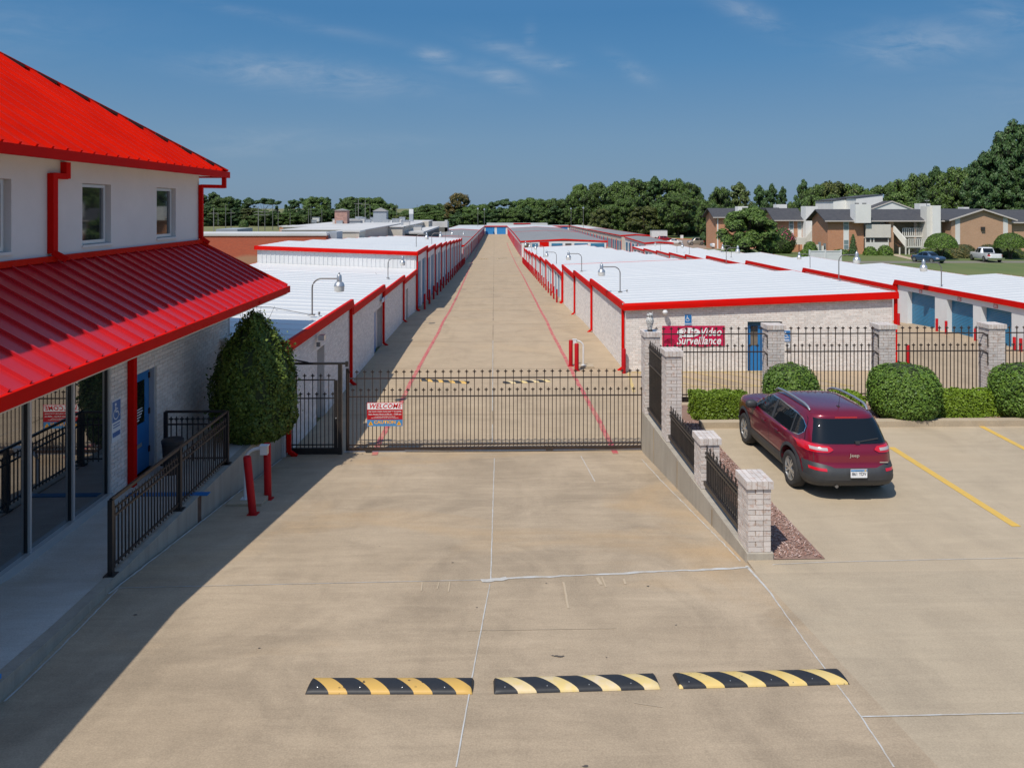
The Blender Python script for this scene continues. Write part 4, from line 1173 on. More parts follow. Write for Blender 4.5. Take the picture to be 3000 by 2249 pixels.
for (p0, p1, m_) in ((530, 620, 'brown'), (658, 752, 'blue'), (778, 928, 'red'), (972, 1150, 'blue'), (1195, 1295, 'gray'), (1343, 1562, 'blue'), (1608, 1830, 'blue')):
    x0, x1 = X(1440 + p0 / 5.5275, 148), X(1440 + p1 / 5.5275, 148)
    mm = {'blue': m_bluerolldoor, 'red': m_red, 'brown': mat('brown_opening', (.10, .075, .05), .8), 'gray': mat('dark_opening', (.08, .085, .09), .7)}[m_]
    rollup(Gb, 'x', 147.96, -1, x0, x1, T(x0, 148), Z(622 if m_ != 'red' else 600, 148) if False else (CAMZ - (600 + (625 if m_ != 'red' else 600) / 5.5275 - HZ) / F * 148), mm)
gable('grey and white roofed storage row curving up to the end of the yard, left side', (-15.6, -14.1), (-5.35, -3.7), [(127.5, 166, -.92, -1.08), (166, 217, -1.08, -1.12), (217.2, 289, -1.06, -1.6)], [m_graymetal, m_graymetal, m_whiteroof], ridge=.30, side='right')
gable('narrow grey-roofed storage building with a plain beige end wall, far right of the yard', (29.6, 29.6), (36.0, 35.2), [(172, 234, -.92, -1.25), (234, 289, -1.25, -1.5)], [m_graymetal, m_whiteroof], ridge=.22, side='left', wallm=mat('beige_wall', (.52, .47, .41), .7))
gable('small grey-roofed storage building tucked in front of the beige end wall', (29.9, 29.9), (35.2, 35.2), [(146, 169, -1.42, -1.12)], [m_graymetal], ridge=.2, side='left')
# end row across the yard
t = thing('storage_building', 'low cross row of storage units with blue doors closing the far end of the yard', 'building', (10, 290, -4.9))
bx('wall', m_whitewall, t, -14, 29.5, 290.2, 300, -5.8, -1.75)
bx('roof', m_whiteroof, t, -14.2, 29.7, 290.1, 300.4, -1.75, -1.62)
bx('front_fascia', m_red, t, -14.2, 29.7, 289.9, 290.08, -2.0, -1.62)
for (a, b) in ((1422.5, 1448.5), (1455.5, 1481.5), (1637, 1663)):
    rollup(t, 'x', 290.18, -1, X(a, 290), X(b, 290), -4.95, -2.15, mat('bright_blue_roll_door', (.01, .22, .55), .4))
bx('back_strip', m_whiteroof, t, -3, 22, 305, 312, -5, -1.0)
bx('back_red_trim', m_red, t, 8, 15, 304.8, 305.0, -1.3, -.95)
# ================================================================= SMALL THINGS
# speed bumps: half-round rubber strips, alternate black and yellow blocks slanting across
def stripe_mat(name, worn):
    def fn(t, b):
        s = t.n('ShaderNodeSeparateXYZ', i_0=t.gen())
        q = t.math('ADD', s.outputs[0], t.math('MULTIPLY', s.outputs[1], .95))
        # curved look comes from the domed section; stripes are cut slanting in plan
        ph = t.math('FRACT', t.math('DIVIDE', t.math('ADD', q, worn[0]), .4575))
        m = t.math('GREATER_THAN', ph, .56)
        ys = t.mix(t.ramp(t.noise(t.gen(), 7, 4), [(.4, 0.), (.7, 1.)]), worn[1], worn[2])
        wear = t.ramp(t.noise(t.mapv(t.gen(), (1, 1, 1), loc=(worn[3], 0, 0)), 9, 5, .6), [(.66, 0.), (.69, 1.)])
        m2 = t.math('MULTIPLY', m, t.math('SUBTRACT', 1.0, wear))
        bl = t.mix(t.noise(t.gen(), 20, 3), (.012, .013, .016), (.03, .031, .034))
        return t.mix(m2, bl, ys)
    return mat(name, rough=.55, fn=fn)
def speed_bump(c0, c1, mt, label, L=1.83, wd=.30, h=.057, bolts=True):
    a = Vector(c0); b = Vector(c1); mid = (a + b) / 2; d = (b - a); ang = math.atan2(d.y, d.x); L = d.length
    t = bpy.data.objects.new('speed_bump', None)
    mb = MB(); P = []; n = 14; prof = [(wd / 2 * math.sin(u), h * (math.cos(u) ** .8)) for u in lin(-math.pi / 2, math.pi / 2, 12)]
    xs = [-L / 2, -L / 2 + .008, -L / 2 + .022] + lin(-L / 2 + .1, L / 2 - .1, 10) + [L / 2 - .022, L / 2 - .008, L / 2]
    for x in xs:
        e = min(1, .5 + (L / 2 - abs(x)) / .022 * .5)
        if abs(x) >= L / 2 - 1e-6: e = .02
        P.append([(x, y, max(0, z * e)) for y, z in prof])
    mb.grid(P)
    o = mb.build('speed_bump', mt, smooth=60)
    fix_normals(o)
    s = (GT(mid.x, mid.y + .3) - GT(mid.x, mid.y - .3)) / .6
    z0, z1 = GT(a.x, a.y), GT(b.x, b.y)
    o.location = (mid.x, mid.y, (z0 + z1) / 2 + .003); o.rotation_euler = (math.atan(s), -math.atan2(z1 - z0, L) if True else 0, ang)
    tag(o, label, 'speed bump')
    if bolts:
        for i in range(4):
            x = -L / 2 + .12 + i * .4575
            q = link('bolt_head', _bolt, o); q.location = (x, -.10, h * .62)
    return o
_bolt = MB().lathe([(.006, 0), (.006, .012), (.002, .016)], n=6).mesh('bolt_head', m_galv)
Yw = (.60, .37, .09); Yl = (.66, .50, .20); Yp = (.66, .54, .38)
k_ = 3000 / 2212
def seg(ax, ay, bx_, by): return gp(ax, ay), gp(bx_, by)
speed_bump(*seg(905, 2012, 1386, 2012), stripe_mat('bump_rubber_a', (1.043, Yw, (.58, .36, .10), 0.0)), 'black and deep yellow striped rubber speed bump, leftmost of the near row')
speed_bump(*seg(1446, 2012, 1926, 1998), stripe_mat('bump_rubber_b', (1.043, Yl, Yp, 3.0)), 'black and pale yellow striped rubber speed bump in the middle of the near row')
speed_bump(*seg(1980, 1997, 2470, 1984), stripe_mat('bump_rubber_c', (1.043, Yl, (.66, .46, .14), 7.0)), 'black and yellow striped rubber speed bump, rightmost of the near row')
speed_bump(*seg(1234, 1114, 1374, 1122), MATS['bump_rubber_a'], 'striped speed bump behind the gate, left of the centre joint', bolts=False)
speed_bump(*seg(1474, 1122, 1611, 1116), MATS['bump_rubber_b'], 'striped speed bump behind the gate, right of the centre joint', bolts=False)
speed_bump(*seg(1406, 759, 1429, 759.5), MATS['bump_rubber_a'], 'tiny striped speed bump far up the yard road, left half', bolts=False)
speed_bump(*seg(1456, 759, 1482, 757), MATS['bump_rubber_b'], 'tiny striped speed bump far up the yard road, right half', bolts=False)

# bollards
def bollard(x, y, h=1.1, r=.075, lean=(0, 0), label=None, group=None, base=None, z=None):
    z = T(x, y) if z is None else z
    mb = MB(); mb.tube([(0, 0, -.02), (lean[0] * h, lean[1] * h, h - .02), (lean[0] * h, lean[1] * h, h)], [r, r, r * .86], 14)
    if base: mb.box(-base, base, -base, base, -.01, .015)
    o = mb.build('bollard', m_redbol, smooth=40)
    o.location = (x, y, z); tag(o, label, 'bollard', group)
    return o
b1 = gp(741, 1506); b2 = gp(785, 1462)
bollard(b1.x, b1.y, 1.13, .075, (-.10, .0), 'leaning red bollard in front of the white keypad post, left of the driveway', base=.10)
bollard(b2.x, b2.y, 1.17, .075, (-.015, 0), 'upright red bollard beside the white keypad post, left of the driveway', base=.10)
kp = gp(722, 1470)
def keypad(x, y, z, side, label, pad=True, h=1.1, big=1.0):
    t = thing('keypad_stand', label, 'keypad stand', (x, y, z))
    if pad: bx('concrete_pad', m_lot, t, x - .28, x + .42, y - .28, y + .30, z - .1, z + .075)
    z0 = z + (.075 if pad else 0)
    pts = [(x, y, z0)] + [(x, y, z0 + h * .72)] + [(x + side * .30 * (1 - math.cos(u)), y, z0 + h * .72 + .24 * math.sin(u)) for u in lin(.2, math.pi / 2, 7)] + [(x + side * .38, y, z0 + h * .72 + .24)]
    mb = MB(); mb.tube(pts, .035, 10); mb.build('bent_post', m_whitepaint, t, smooth=40)
    bx('base_plate', m_whitepaint, t, x - .08, x + .08, y - .08, y + .08, z0, z0 + .015)
    zt = z0 + h * .72 + .24
    mb = MB(); mb.box(x + side * .38 - .06, x + side * .38 + .08, y - .06, y + .06, zt - .12, zt + .05); mb.box(x + side * .38 - .08, x + side * .38 + .10, y - .07, y + .07, zt + .05, zt + .07)
    bo = mb.build('keypad_box', m_whitepaint, t)
    bx('face_plate', m_galv, bo, x + side * .38 + (.08 if side > 0 else -.065), x + side * .38 + (.085 if side > 0 else -.06), y - .05, y + .05, zt - .10, zt + .03)
    return t
keypad(-5.12, 15.45, G(15.4), 1, 'white gooseneck keypad stand behind the two red bollards, left of the driveway')
keypad(3.78, 31.4, T(3.7, 31.4), -1, 'white gooseneck keypad stand with two bollards inside the gate, by the right red line')
bollard(3.42, 30.7, 1.12, .09, label='thick red bollard inside the gate, nearer of the two at the keypad stand', base=.12)
bollard(3.27, 31.6, 1.10, .085, label='red bollard inside the gate, farther of the two at the keypad stand', base=.12)
bollard(5.28, 30.15, 1.0, .085, label='red bollard at the near corner of the right brick building')
for k in range(19):
    y = 53.6 + k * 4.02
    bollard(-4.98, y, 1.12, .08, label=f'{ORD[k]} red bollard from the near end of the row beside the left blue doors', group='bollards along the left storage doors')
for k in range(24):
    y = 58.5 + k * 3.05
    bollard(4.95, y, 1.05, .072, label=f'{ORD[k]} red bollard from the near end of the row beside the right storage doors', group='bollards along the right storage doors')
for (px, pyb, pyt, lb) in [(2633, 960, 918, 'red bollard at the corner where the brick building hides the first door'), (2744.7, 981.7, 933, 'red bollard in front of the right edge of door 123'),
                           (2771.8, 991, 940, 'red bollard just left of door 124'), (2857.7, 1013, 962, 'red bollard at the right edge of door 124, left of the brick pillar'),
                           (2971.6, 1044, 987, 'red bollard in front of door 125, left one of the pair'), (2990.6, 1049, 991, 'red bollard at the right picture edge, right one of the pair')]:
    D = F * 7.62 / (pyb - HZ); p = at(px, pyb, D)
    bollard(p.x, p.y, (pyb - pyt) / F * D, .075, label=lb, z=p.z)
p = gp(2659, 1068); bollard(p.x, p.y, .85, .08, label='short red bollard standing alone behind the fence near the middle round bush')

# gooseneck roof lamps
def lamp_proto():
    t = thing('roof_lamp', 'lamp', 'lamp', (0, 0, 0), local=True)
    r = .30; H, A = 1.15, .80
    pts = [(0, 0, 0), (0, 0, H - r)] + [(r - r * math.cos(u), 0, H - r + r * math.sin(u)) for u in lin(.15, math.pi / 2, 7)] + [(A, 0, H)]
    MB().tube(pts, .024, 8).build('gooseneck_arm', m_dkgalv, t, smooth=40)
    MB().lathe([(.0, .19), (.028, .19), (.03, .13), (.055, .125), (.075, .09), (.085, -.10), (.09, -.105)], (A + .06, 0, H), 14).build('ballast_housing', m_galv, t, smooth=40)
    MB().lathe([(.09, -.10), (.145, -.15), (.17, -.235), (.165, -.24), (.10, -.24)], (A + .06, 0, H), 16).build('reflector', m_galv, t, smooth=40)
    MB().lathe([(.165, -.24), (.155, -.40), (.12, -.415), (.0, -.415)], (A + .06, 0, H), 16).build('refractor', mat('ribbed_plastic', (.62, .63, .60), .3), t, smooth=40)
    MB().box(-.09, .09, -.05, .05, -.01, .02).build('foot_plate', m_dkgalv, t)
    return t
lp = lamp_proto(); first = True
LL = [(-5.80, 23.9, 2.17, 1, 1.0, 'roof lamp on the near left brick building, largest on that side'), (-6.0, 42.3, 1.60, 1, .95, 'roof lamp on the left brick building, just before the white ribbed gable wall'),
      (-6.1, 58.6, 2.37, 1, .95, 'nearest roof lamp on the tall left storage row'), (-5.75, 69, 2.10, 1, .95, 'second roof lamp on the tall left storage row'), (-5.8, 89, 1.6, 1, .95, 'third roof lamp on the tall left storage row'), (-5.7, 121, .45, 1, .9, 'farthest roof lamp on the tall left storage row'),
      (5.82, 34.2, 1.70, -1, 1.0, 'largest roof lamp on the right brick building, near its red corner'), (5.72, 48.4, 1.42, -1, 1.0, 'second roof lamp on the right brick building'),
      (5.72, 68, .28, -1, 1.05, 'first roof lamp on the stepped roof behind the right brick building'), (5.7, 85, -.06, -1, 1.1, 'second roof lamp on the stepped roof behind the right brick building'), (5.7, 99, -.6, -1, 1.1, 'third roof lamp on the stepped roof behind the right brick building'), (5.7, 112, -1.0, -1, 1.1, 'farthest roof lamp on the stepped roof behind the right brick building'),
      (16.35, 34.9, 2.19, 1, 1.0, 'roof lamp above the right red eave of the brick building, nearest one'), (16.35, 52, 1.65, 1, .95, 'roof lamp above the right red eave of the brick building, far one'), (27.2, 110, -1.1, 1, 1.0, 'roof lamp on the far part of the right row, arm turned right'),
      (27.2, 44.6, .76, -1, 1.28, 'roof lamp on the right-hand row above the numbered doors'), (27.2, 63.4, .30, -1, 1.1, 'roof lamp on the right-hand row beside the white panel fence'), (27.2, 84.7, -.15, -1, 1.15, 'roof lamp on the right-hand row in front of the pink shrubs'), (27.2, 103, -.9, -1, 1.15, 'roof lamp on the far right row, below the parked beige off-roader'), (27.2, 121, -1.45, -1, 1.0, 'smallest roof lamp on the far right row')]
for (x, y, z, s, sc, lb) in LL:
    o = lp if first else copy_tree(lp); first = False
    place(o, (x, y, z), 0 if s > 0 else math.pi, lb, scale=sc, group='gooseneck lamps on the storage roofs')

# dome camera, signs and banner on the brick front
t = thing('security_camera', 'small white security camera high on the brick front, above the red banner', 'camera', (X(1950, 30.3), yf1 - .01, .95))
x0 = X(1950, 30.2); z0 = Z(916, 30.2)
bx('bracket', m_whitepaint, t, x0 - .03, x0 + .03, yf1 - .22, yf1 - .011, z0 + .03, z0 + .07)
MB().lathe([(.0, .10), (.07, .09), (.11, .03), (.11, 0), (.09, -.06), (.03, -.10), (0, -.105)], (x0, yf1 - .22, z0), 14).build('dome', m_whitepaint, t, smooth=40)
YS = yf1 - .03
m_banner = mat('banner_red', rough=.5, fn=mottled((.58, .004, .075), (.48, .004, .06), 1.5, famt=.03))
bn = thing('banner', 'red banner reading 24 Hr Video Surveillance on the brick front', 'banner', (8.2, YS, .2))
bx0, bx1 = X(1943, 30.3), X(2128, 30.3); bz0, bz1 = Z(1017, 30.3), Z(957, 30.3)
P = []
for j in range(7):
    P.append([(bx0 + (bx1 - bx0) * i / 20, YS + .006 * math.sin(i * .9 + j * .4) - .01, bz0 + (bz1 - bz0) * j / 6 - (.02 if j == 0 else 0) * math.sin(i * .6)) for i in range(21)])
MB().grid(P).build('banner_cloth', m_banner, bn)
MB().box(bx0, bx1, YS + .008, YS + .012, bz0, bz1).build('banner_back', m_banner, bn)
BW, BHt = bx1 - bx0, bz1 - bz0; m_dkred2 = mat('deep_red_print', (.42, .004, .03), .5)
yb_ = YS - .024
cx_, cz_ = bx0 + BW * .42, bz0 + BHt * .68
mb = MB(); ell = [(cx_ + BW * .185 * math.cos(a), yb_, cz_ + BHt * .235 * math.sin(a)) for a in lin(0, 2 * math.pi * 31 / 32, 31)]; mb.add(ell, [tuple(range(32))]); mb.build('white_oval', m_signwhite, bn)
text_on('24 Hr', m_dkred2, bn, (cx_, yb_ - .004, cz_ - .0), .40, width=BW * .25, shear=.25, offset=.0)
text_on('Video', m_signwhite, bn, (bx0 + BW * .77, yb_, bz0 + BHt * .69), .46, width=BW * .33, shear=.25, offset=.02)
text_on('Surveillance', m_signwhite, bn, (bx0 + BW * .58, yb_, bz0 + BHt * .27), .46, width=BW * .71, shear=.25, offset=.018)
mb = MB()
m_dkred = mat('dark_red_print', (.22, .0, .03), .5)
for rr in (.06, .12, .18, .24):
    pr = None
    for a in lin(-.3, 2.9, 14):
        q = (bx0 + .30 + rr * math.cos(a), yb_ + .004, bz0 + .10 + rr * .9 * math.sin(a))
        if pr and q[2] > bz0 and q[0] > bx0: mb.bar(pr, q, .022, .004, up=(0, 1, 0))
        pr = q
mb.build('rose_print', m_dkred, bn)
def wall_sign(label, px0, px1, py0, py1, D, kind):
    x0, x1, z0, z1 = X(px0, D), X(px1, D), Z(py1, D), Z(py0, D); y = yf1 - .012
    t = thing('access_sign', label, 'sign', ((x0 + x1) / 2, y, z0))
    bx('sign_plate', m_signwhite, t, x0, x1, y - .02, y - .012, z0, z1)
    bx('blue_field', m_signblue, t, x0 + .012, x1 - .012, y - .024, y - .02, z0 + .012, z1 - .012)
    w_ = x1 - x0
    mb = MB(); wheelchair(mb, (x0 + x1) / 2 - .01, z1 - w_ * .56, w_ * .82, 'x', y - .027); mb.build('symbol', m_signwhite, t)
    if kind == 'PARKING': text_on('PARKING', m_signwhite, t, ((x0 + x1) / 2, y - .027, z0 + .06), .075, width=w_ * .86, offset=.02)
    else:
        bx('print_line', m_signwhite, t, x0 + .05, x1 - .05, y - .028, y - .025, z0 + .13, z0 + .14); bx('print_line', m_signwhite, t, x0 + .05, x1 - .05, y - .028, y - .025, z0 + .17, z0 + .18)
        mb = MB(); mb.bar((x0 + .10, y - .027, z0 + .06), (x1 - .05, y - .027, z0 + .06), .03, .003, up=(0, 1, 0)); mb.add([(x0 + .04, y - .027, z0 + .06), (x0 + .11, y - .027, z0 + .03), (x0 + .11, y - .027, z0 + .09)], [(0, 1, 2)]); mb.build('arrow', m_signwhite, t)
wall_sign('blue wheelchair PARKING sign on the brick front above the banner', 2008.5, 2030.5, 923, 955, 30.3, 'PARKING')
wall_sign('blue wheelchair sign with an arrow on the brick front right of the blue door', 2300, 2324, 971, 1004, 30.3, 'arrow')
bx0_, bx1_ = X(2311, 30.3), X(2322, 30.3)
t = thing('intercom_box', 'small grey box below the arrow sign on the brick front', 'box', (bx0_, yf1, -.3))
bx('box_housing', m_galv, t, bx0_, bx1_, yf1 - .10, yf1 - .011, Z(1028, 30.3), Z(1006, 30.3))
bx('box_cover', m_whitepaint, t, bx0_ + .02, bx1_ - .02, yf1 - .11, yf1 - .10, Z(1022, 30.3), Z(1009, 30.3))

# welcome sign on the gate
ws = thing('gate_sign', 'red, white and blue WELCOME and CAUTION sign on the sliding gate', 'sign', (-3, GY - .04, 0))
SX0, SX1 = X(1076.5, 20.08), X(1180.5, 20.08); SZ0, SZ1 = Z(1246, 20.08), Z(1177, 20.08); y = GY - .045
m_signred = mat('sign_red', (.42, .004, .012), .4); m_signedr = mat('sign_bright_red', (.62, .006, .012), .4); m_signora = mat('sign_orange', (.85, .40, .01), .4); m_signsky = mat('sign_light_blue', (.06, .24, .50), .4)
W_ = SX1 - SX0; H_ = SZ1 - SZ0
bx('sign_board', m_signedr, ws, SX0, SX1, y, y + .006, SZ0, SZ1)
bx('white_band', m_signwhite, ws, SX0 + .012, SX1 - .012, y - .003, y, SZ1 - H_ * .29, SZ1 - .012)
bx('red_band', m_signred, ws, SX0 + .008, SX1 - .008, y - .003, y, SZ0 + H_ * .285, SZ1 - H_ * .31)
bx('blue_band', m_signsky, ws, SX0 + .004, SX1 - .004, y - .003, y, SZ0, SZ0 + H_ * .275)
cxs = (SX0 + SX1) / 2
text_on('WELCOME', m_signedr, ws, (cxs, y - .006, SZ1 - H_ * .155), .17, width=W_ * .90, shear=.25, offset=.025, space=1.1)
text_on('USE YOUR 4 DIGIT CODE AND "*" TO ENTER', m_signwhite, ws, (cxs, y - .006, SZ1 - H_ * .385), .040, width=W_ * .92, offset=.02)
text_on('Gate Access Hours: 6:30 am - 10:00 pm', m_signwhite, ws, (cxs, y - .006, SZ1 - H_ * .495), .050, width=W_ * .92, offset=.02)
text_on('ACCESS WILL BE DENIED IF PAYMENTS', m_signwhite, ws, (cxs, y - .006, SZ1 - H_ * .595), .026, width=W_ * .58, offset=.015)
text_on('ARE NOT RECEIVED BY THE 1ST DAY OF THE MONTH', m_signwhite, ws, (cxs, y - .006, SZ1 - H_ * .65), .026, width=W_ * .76, offset=.015)
text_on('CAUTION', m_signora, ws, (cxs, y - .006, SZ0 + H_ * .165), .115, width=W_ * .60, offset=.035)
for sx_ in (SX0 + W_ * .105, SX1 - W_ * .105):
    mb = MB(); mb.add([(sx_ - .065, y - .006, SZ0 + .03), (sx_ + .065, y - .006, SZ0 + .03), (sx_, y - .006, SZ0 + .145)], [(0, 1, 2)]); tr = mb.build('warning_triangle', m_signora, ws)
    bx('exclamation_mark', m_brickdark, tr, sx_ - .005, sx_ + .005, y - .009, y - .006, SZ0 + .05, SZ0 + .105)

# owl decoy
ow = thing('owl_figure', 'black and white owl decoy on top of the tall gate pillar', 'owl decoy', (4.2, 20.0, 2.26))
m_owl = mat('owl_plumage', rough=.6, fn=lambda t, b: t.mix(t.ramp(t.noise(t.pos(), 40, 3, .7), [(.45, 0.), (.58, 1.)]), (.72, .72, .70), (.06, .06, .06)))
MB().lathe([(.05, 0), (.06, .03), (.075, .12), (.10, .20), (.105, .27), (.085, .32), (.07, .345)], (4.2, 19.95, 2.30), 16).build('body', m_owl, ow, smooth=60)
MB().lathe([(.065, .34), (.085, .37), (.085, .41), (.06, .445), (0, .455)], (4.2, 19.95, 2.30), 16).build('head', m_owl, ow, smooth=60)
bx('perch', m_blackiron, ow, 4.14, 4.26, 19.89, 20.01, 2.262, 2.31)
for s in (-1, 1):
    MB().tube([(4.2 + s * .05, 19.93, 2.73), (4.2 + s * .068, 19.93, 2.79)], [.02, .004], 6).build('ear_tuft', m_owl, ow)
    MB().lathe([(0, -.002), (.018, 0), (0, .004)], (4.2 + s * .035, 19.868, 2.69), 8).build('eye', m_blackiron, ow)
bx('metal_plate', m_galv, ow, 4.06, 4.36, 19.86, 20.12, 2.255, 2.264)

# trash can
tcn = thing('trash_can', 'black round trash can beside the blue office door', 'trash can', (-6.62, 15.5, .13))
MB().lathe([(.17, 0), (.205, .60), (.20, .62)], (-6.62, 15.5, .13), 20).build('bin_body', m_rubber, tcn, smooth=40)
MB().lathe([(.215, .62), (.22, .68), (.20, .70), (.10, .71), (.0, .70)], (-6.62, 15.5, .13), 20).build('lid', mat('charcoal_plastic', (.03, .035, .04), .5), tcn, smooth=40)
# floodlight on the left brick wall
fl = thing('flood_light', 'small wall floodlight under the left red gutter by the pedestrian gate', 'lamp', (-5.35, 23.1, 1.45))
bx('lamp_head', m_galv, fl, -5.40, -5.22, 23.0, 23.25, 1.50, 1.66); bx('bracket', m_dkgalv, fl, -5.405, -5.30, 22.8, 22.88, 1.35, 1.48)
# far pole lights
for k, (px, pt, pb, D) in enumerate([(1400, 613, 676, 262), (1419, 615, 664, 285), (1673, 613, 660, 292), (1709, 611, 672, 250)]):
    p = at(px, pb, D); h = (pb - pt) / F * D
    t = thing('pole_light', ['thin pole light at the left end row of the yard, left one', 'thin pole light at the left end row of the yard, right one', 'thin pole light at the far right roof, left one', 'thin pole light at the far right roof, right one'][k], 'pole light', p)
    MB().tube([p, p + Vector((0, 0, h))], .08, 6).build('pole', m_dkgalv, t)
    MB().lathe([(.1, 0), (.35, .15), (.3, .5), (.1, .65)], p + Vector((0, 0, h - .1)), 8).build('lamp_head', m_galv, t)
# vent knobs on roofs
for (x, y, z) in ((6.1, 34.0, 1.72), (-5.65, 24.2, 2.12)):
    o = MB().lathe([(.03, 0), (.03, .06), (.045, .07), (.03, .10)], (x, y, z), 8).build('roof_vent', m_dkgalv)
    tag(o, 'tiny grey vent knob beside the large roof lamp on the ' + ('right' if x > 0 else 'left'), 'vent')

# ================================================================= HEDGES AND BUSHES
def shell_points(n, fn, z0=0.0, z1=1.0):
    """points on a surface of revolution given by radius fn(t, angle)"""
    t = rng.uniform(0, 1, n * 2); keep = rng.random(n * 2) < .35 + .65 * np.clip(fn(t) / fn(np.linspace(0, 1, 50)).max(), 0, 1)
    t = t[keep][:n]; a = rng.uniform(0, 2 * np.pi, len(t))
    return t, a
def bush(name, label, c, h, prof, wx_=1.0, wy_=1.0, n=9000, leaf=.036, m=None, group=None, lump=.05, cat='bush', trunk=None, tips=0):
    """prof: function t in 0..1 (height share) -> radius in metres"""
    m = m or m_leafhedge
    t, a = shell_points(n, prof)
    r = prof(t)
    lm = lump * (np.sin(a * 5 + t * 9) + np.sin(a * 9 - t * 14 + 2) * .6 + np.sin(a * 17 + t * 31) * .4)
    rr = (r + lm * .5) * (1 - .10 * rng.random(len(t)) ** 2) + rng.normal(0, .012, len(t))
    P = np.stack([rr * np.cos(a) * wx_, rr * np.sin(a) * wy_, t * h + lm * .3], 1)
    e = .01; dr = (prof(np.clip(t + e, 0, 1)) - prof(np.clip(t - e, 0, 1))) / (2 * e * h)
    N = np.stack([np.cos(a), np.sin(a), -dr], 1); N /= np.linalg.norm(N, axis=1, keepdims=True)
    N = N + rng.normal(0, .45, N.shape) + np.array([0, 0, .25])
    if tips:
        k = rng.integers(0, len(P), tips); ext_ = rng.uniform(.02, .16, (tips, 1)); P = np.vstack([P, P[k] + N[k] * ext_ * .6 + np.array([0, 0, .05])]); N = np.vstack([N, rng.normal(0, 1, (tips, 3))])
    root = thing(name, label, cat, c, group=group, local=True)
    ob = leafcloud('foliage', P, N, leaf, leaf * .62, m, root)
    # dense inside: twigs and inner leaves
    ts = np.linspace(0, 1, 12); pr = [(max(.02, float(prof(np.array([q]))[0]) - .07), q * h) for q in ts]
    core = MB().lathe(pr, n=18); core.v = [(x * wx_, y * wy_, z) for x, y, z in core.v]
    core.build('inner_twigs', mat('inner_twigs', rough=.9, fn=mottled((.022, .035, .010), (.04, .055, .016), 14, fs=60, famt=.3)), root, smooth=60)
    return root
def sup(p): return lambda t: p(np.asarray(t, float))
ball = lambda R_, n_=2.4: sup(lambda t: R_ * (1 - np.abs(2 * np.clip(t, 0, 1) - .92) ** n_ * .97).clip(.001) ** (1 / n_))
bush('round_bush', 'round clipped bush left, behind the roof of the maroon car', (7.95, 19.75, .02), 1.42, ball(.72), n=8000, lump=.03)
bush('round_bush', 'largest round clipped bush, right of the maroon car', (10.85, 19.45, .02), 1.46, ball(.88, 2.8), n=13000, lump=.035)
bush('round_bush', 'round clipped bush cut by the right picture edge', (14.15, 19.45, .02), 1.44, ball(.88, 2.8), n=11000, lump=.035)
# tall holly between office and gate
hollyp = sup(lambda t: np.interp(t, [0, .03, .12, .3, .5, .64, .77, .88, .95, 1.0], [.44, .72, .90, .97, .93, .81, .60, .36, .20, .05]))
hb = bush('holly_bush', 'tall dark holly bush tapering to a point beside the pedestrian gate', (-5.72, 17.95, .06), 3.0, hollyp, n=24000, leaf=.040, m=m_leafyaupon, lump=.11, tips=1500)
mb = MB()
for k in range(8):
    a = random.uniform(0, 6.28); r = random.uniform(0, .3); x, y = r * math.cos(a), r * math.sin(a)
    mb.tube([(x, y, 2.3), (x * 1.3 + random.uniform(-.05, .05), y * 1.3, 2.8), (x * 1.6 + random.uniform(-.1, .1), y * 1.6, 3.05 + random.uniform(0, .15))], [.008, .006, .003], 4)
mb.build('bare_twigs', m_bark, hb)
MB().tube([(0, 0, -.1), (0, 0, .6)], [.08, .06], 8).build('trunk', m_bark, hb)
def hedge(label, x0, x1, y0, y1, h, n=7000, group='low bright green hedges in the bed'):
    t = thing('low_hedge', label, 'hedge', ((x0 + x1) / 2, (y0 + y1) / 2, .02), group=group, local=True)
    w2, d2 = (x1 - x0) / 2, (y1 - y0) / 2
    Ps = []; Ns = []
    f = rng.random(n)
    A = [(2 * w2) * (2 * d2), 2 * w2 * h, 2 * w2 * h, 2 * d2 * h, 2 * d2 * h]; cs = np.cumsum(A) / sum(A)
    for i in range(5):
        k = int(n * A[i] / sum(A)); u = rng.uniform(-1, 1, k); v = rng.uniform(0, 1, k)
        if i == 0: P = np.stack([u * w2, (v * 2 - 1) * d2, np.full(k, h)], 1); N = (0, 0, 1)
        elif i in (1, 2): s = -1 if i == 1 else 1; P = np.stack([u * w2, np.full(k, s * d2), v * h], 1); N = (0, s, .2)
        else: s = -1 if i == 3 else 1; P = np.stack([np.full(k, s * w2), u * d2, v * h], 1); N = (s, 0, .2)
        P = P + .02 * np.stack([np.sin(P[:, 1] * 11 + P[:, 2] * 13), np.sin(P[:, 0] * 9 + 1), np.sin(P[:, 0] * 8) + np.sin(P[:, 0] * 17 + P[:, 1] * 9)], 1) + rng.normal(0, .014, P.shape)
        Ps.append(P); Ns.append(np.tile(N, (k, 1)) + rng.normal(0, .5, (k, 3)))
    leafcloud('foliage', np.vstack(Ps), np.vstack(Ns), .032, .020, m_leaflime, t)
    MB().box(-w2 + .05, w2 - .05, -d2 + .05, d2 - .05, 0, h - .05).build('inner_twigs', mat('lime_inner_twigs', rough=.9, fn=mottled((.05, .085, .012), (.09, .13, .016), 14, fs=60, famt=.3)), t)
    return t
hedge('low bright green hedge between the gate pillars and the front of the maroon car', 5.28, 6.75, 19.35, 20.05, .62, 8000)
hedge('short bright green hedge piece just right of the car roof', 8.85, 9.75, 19.35, 20.05, .60, 4500)
hedge('low bright green hedge between the largest and the rightmost round bush', 11.7, 12.9, 19.35, 20.05, .62, 7000)
hedge('small low hedge touching the rightmost round bush', 12.85, 13.5, 19.45, 20.0, .64, 3500)
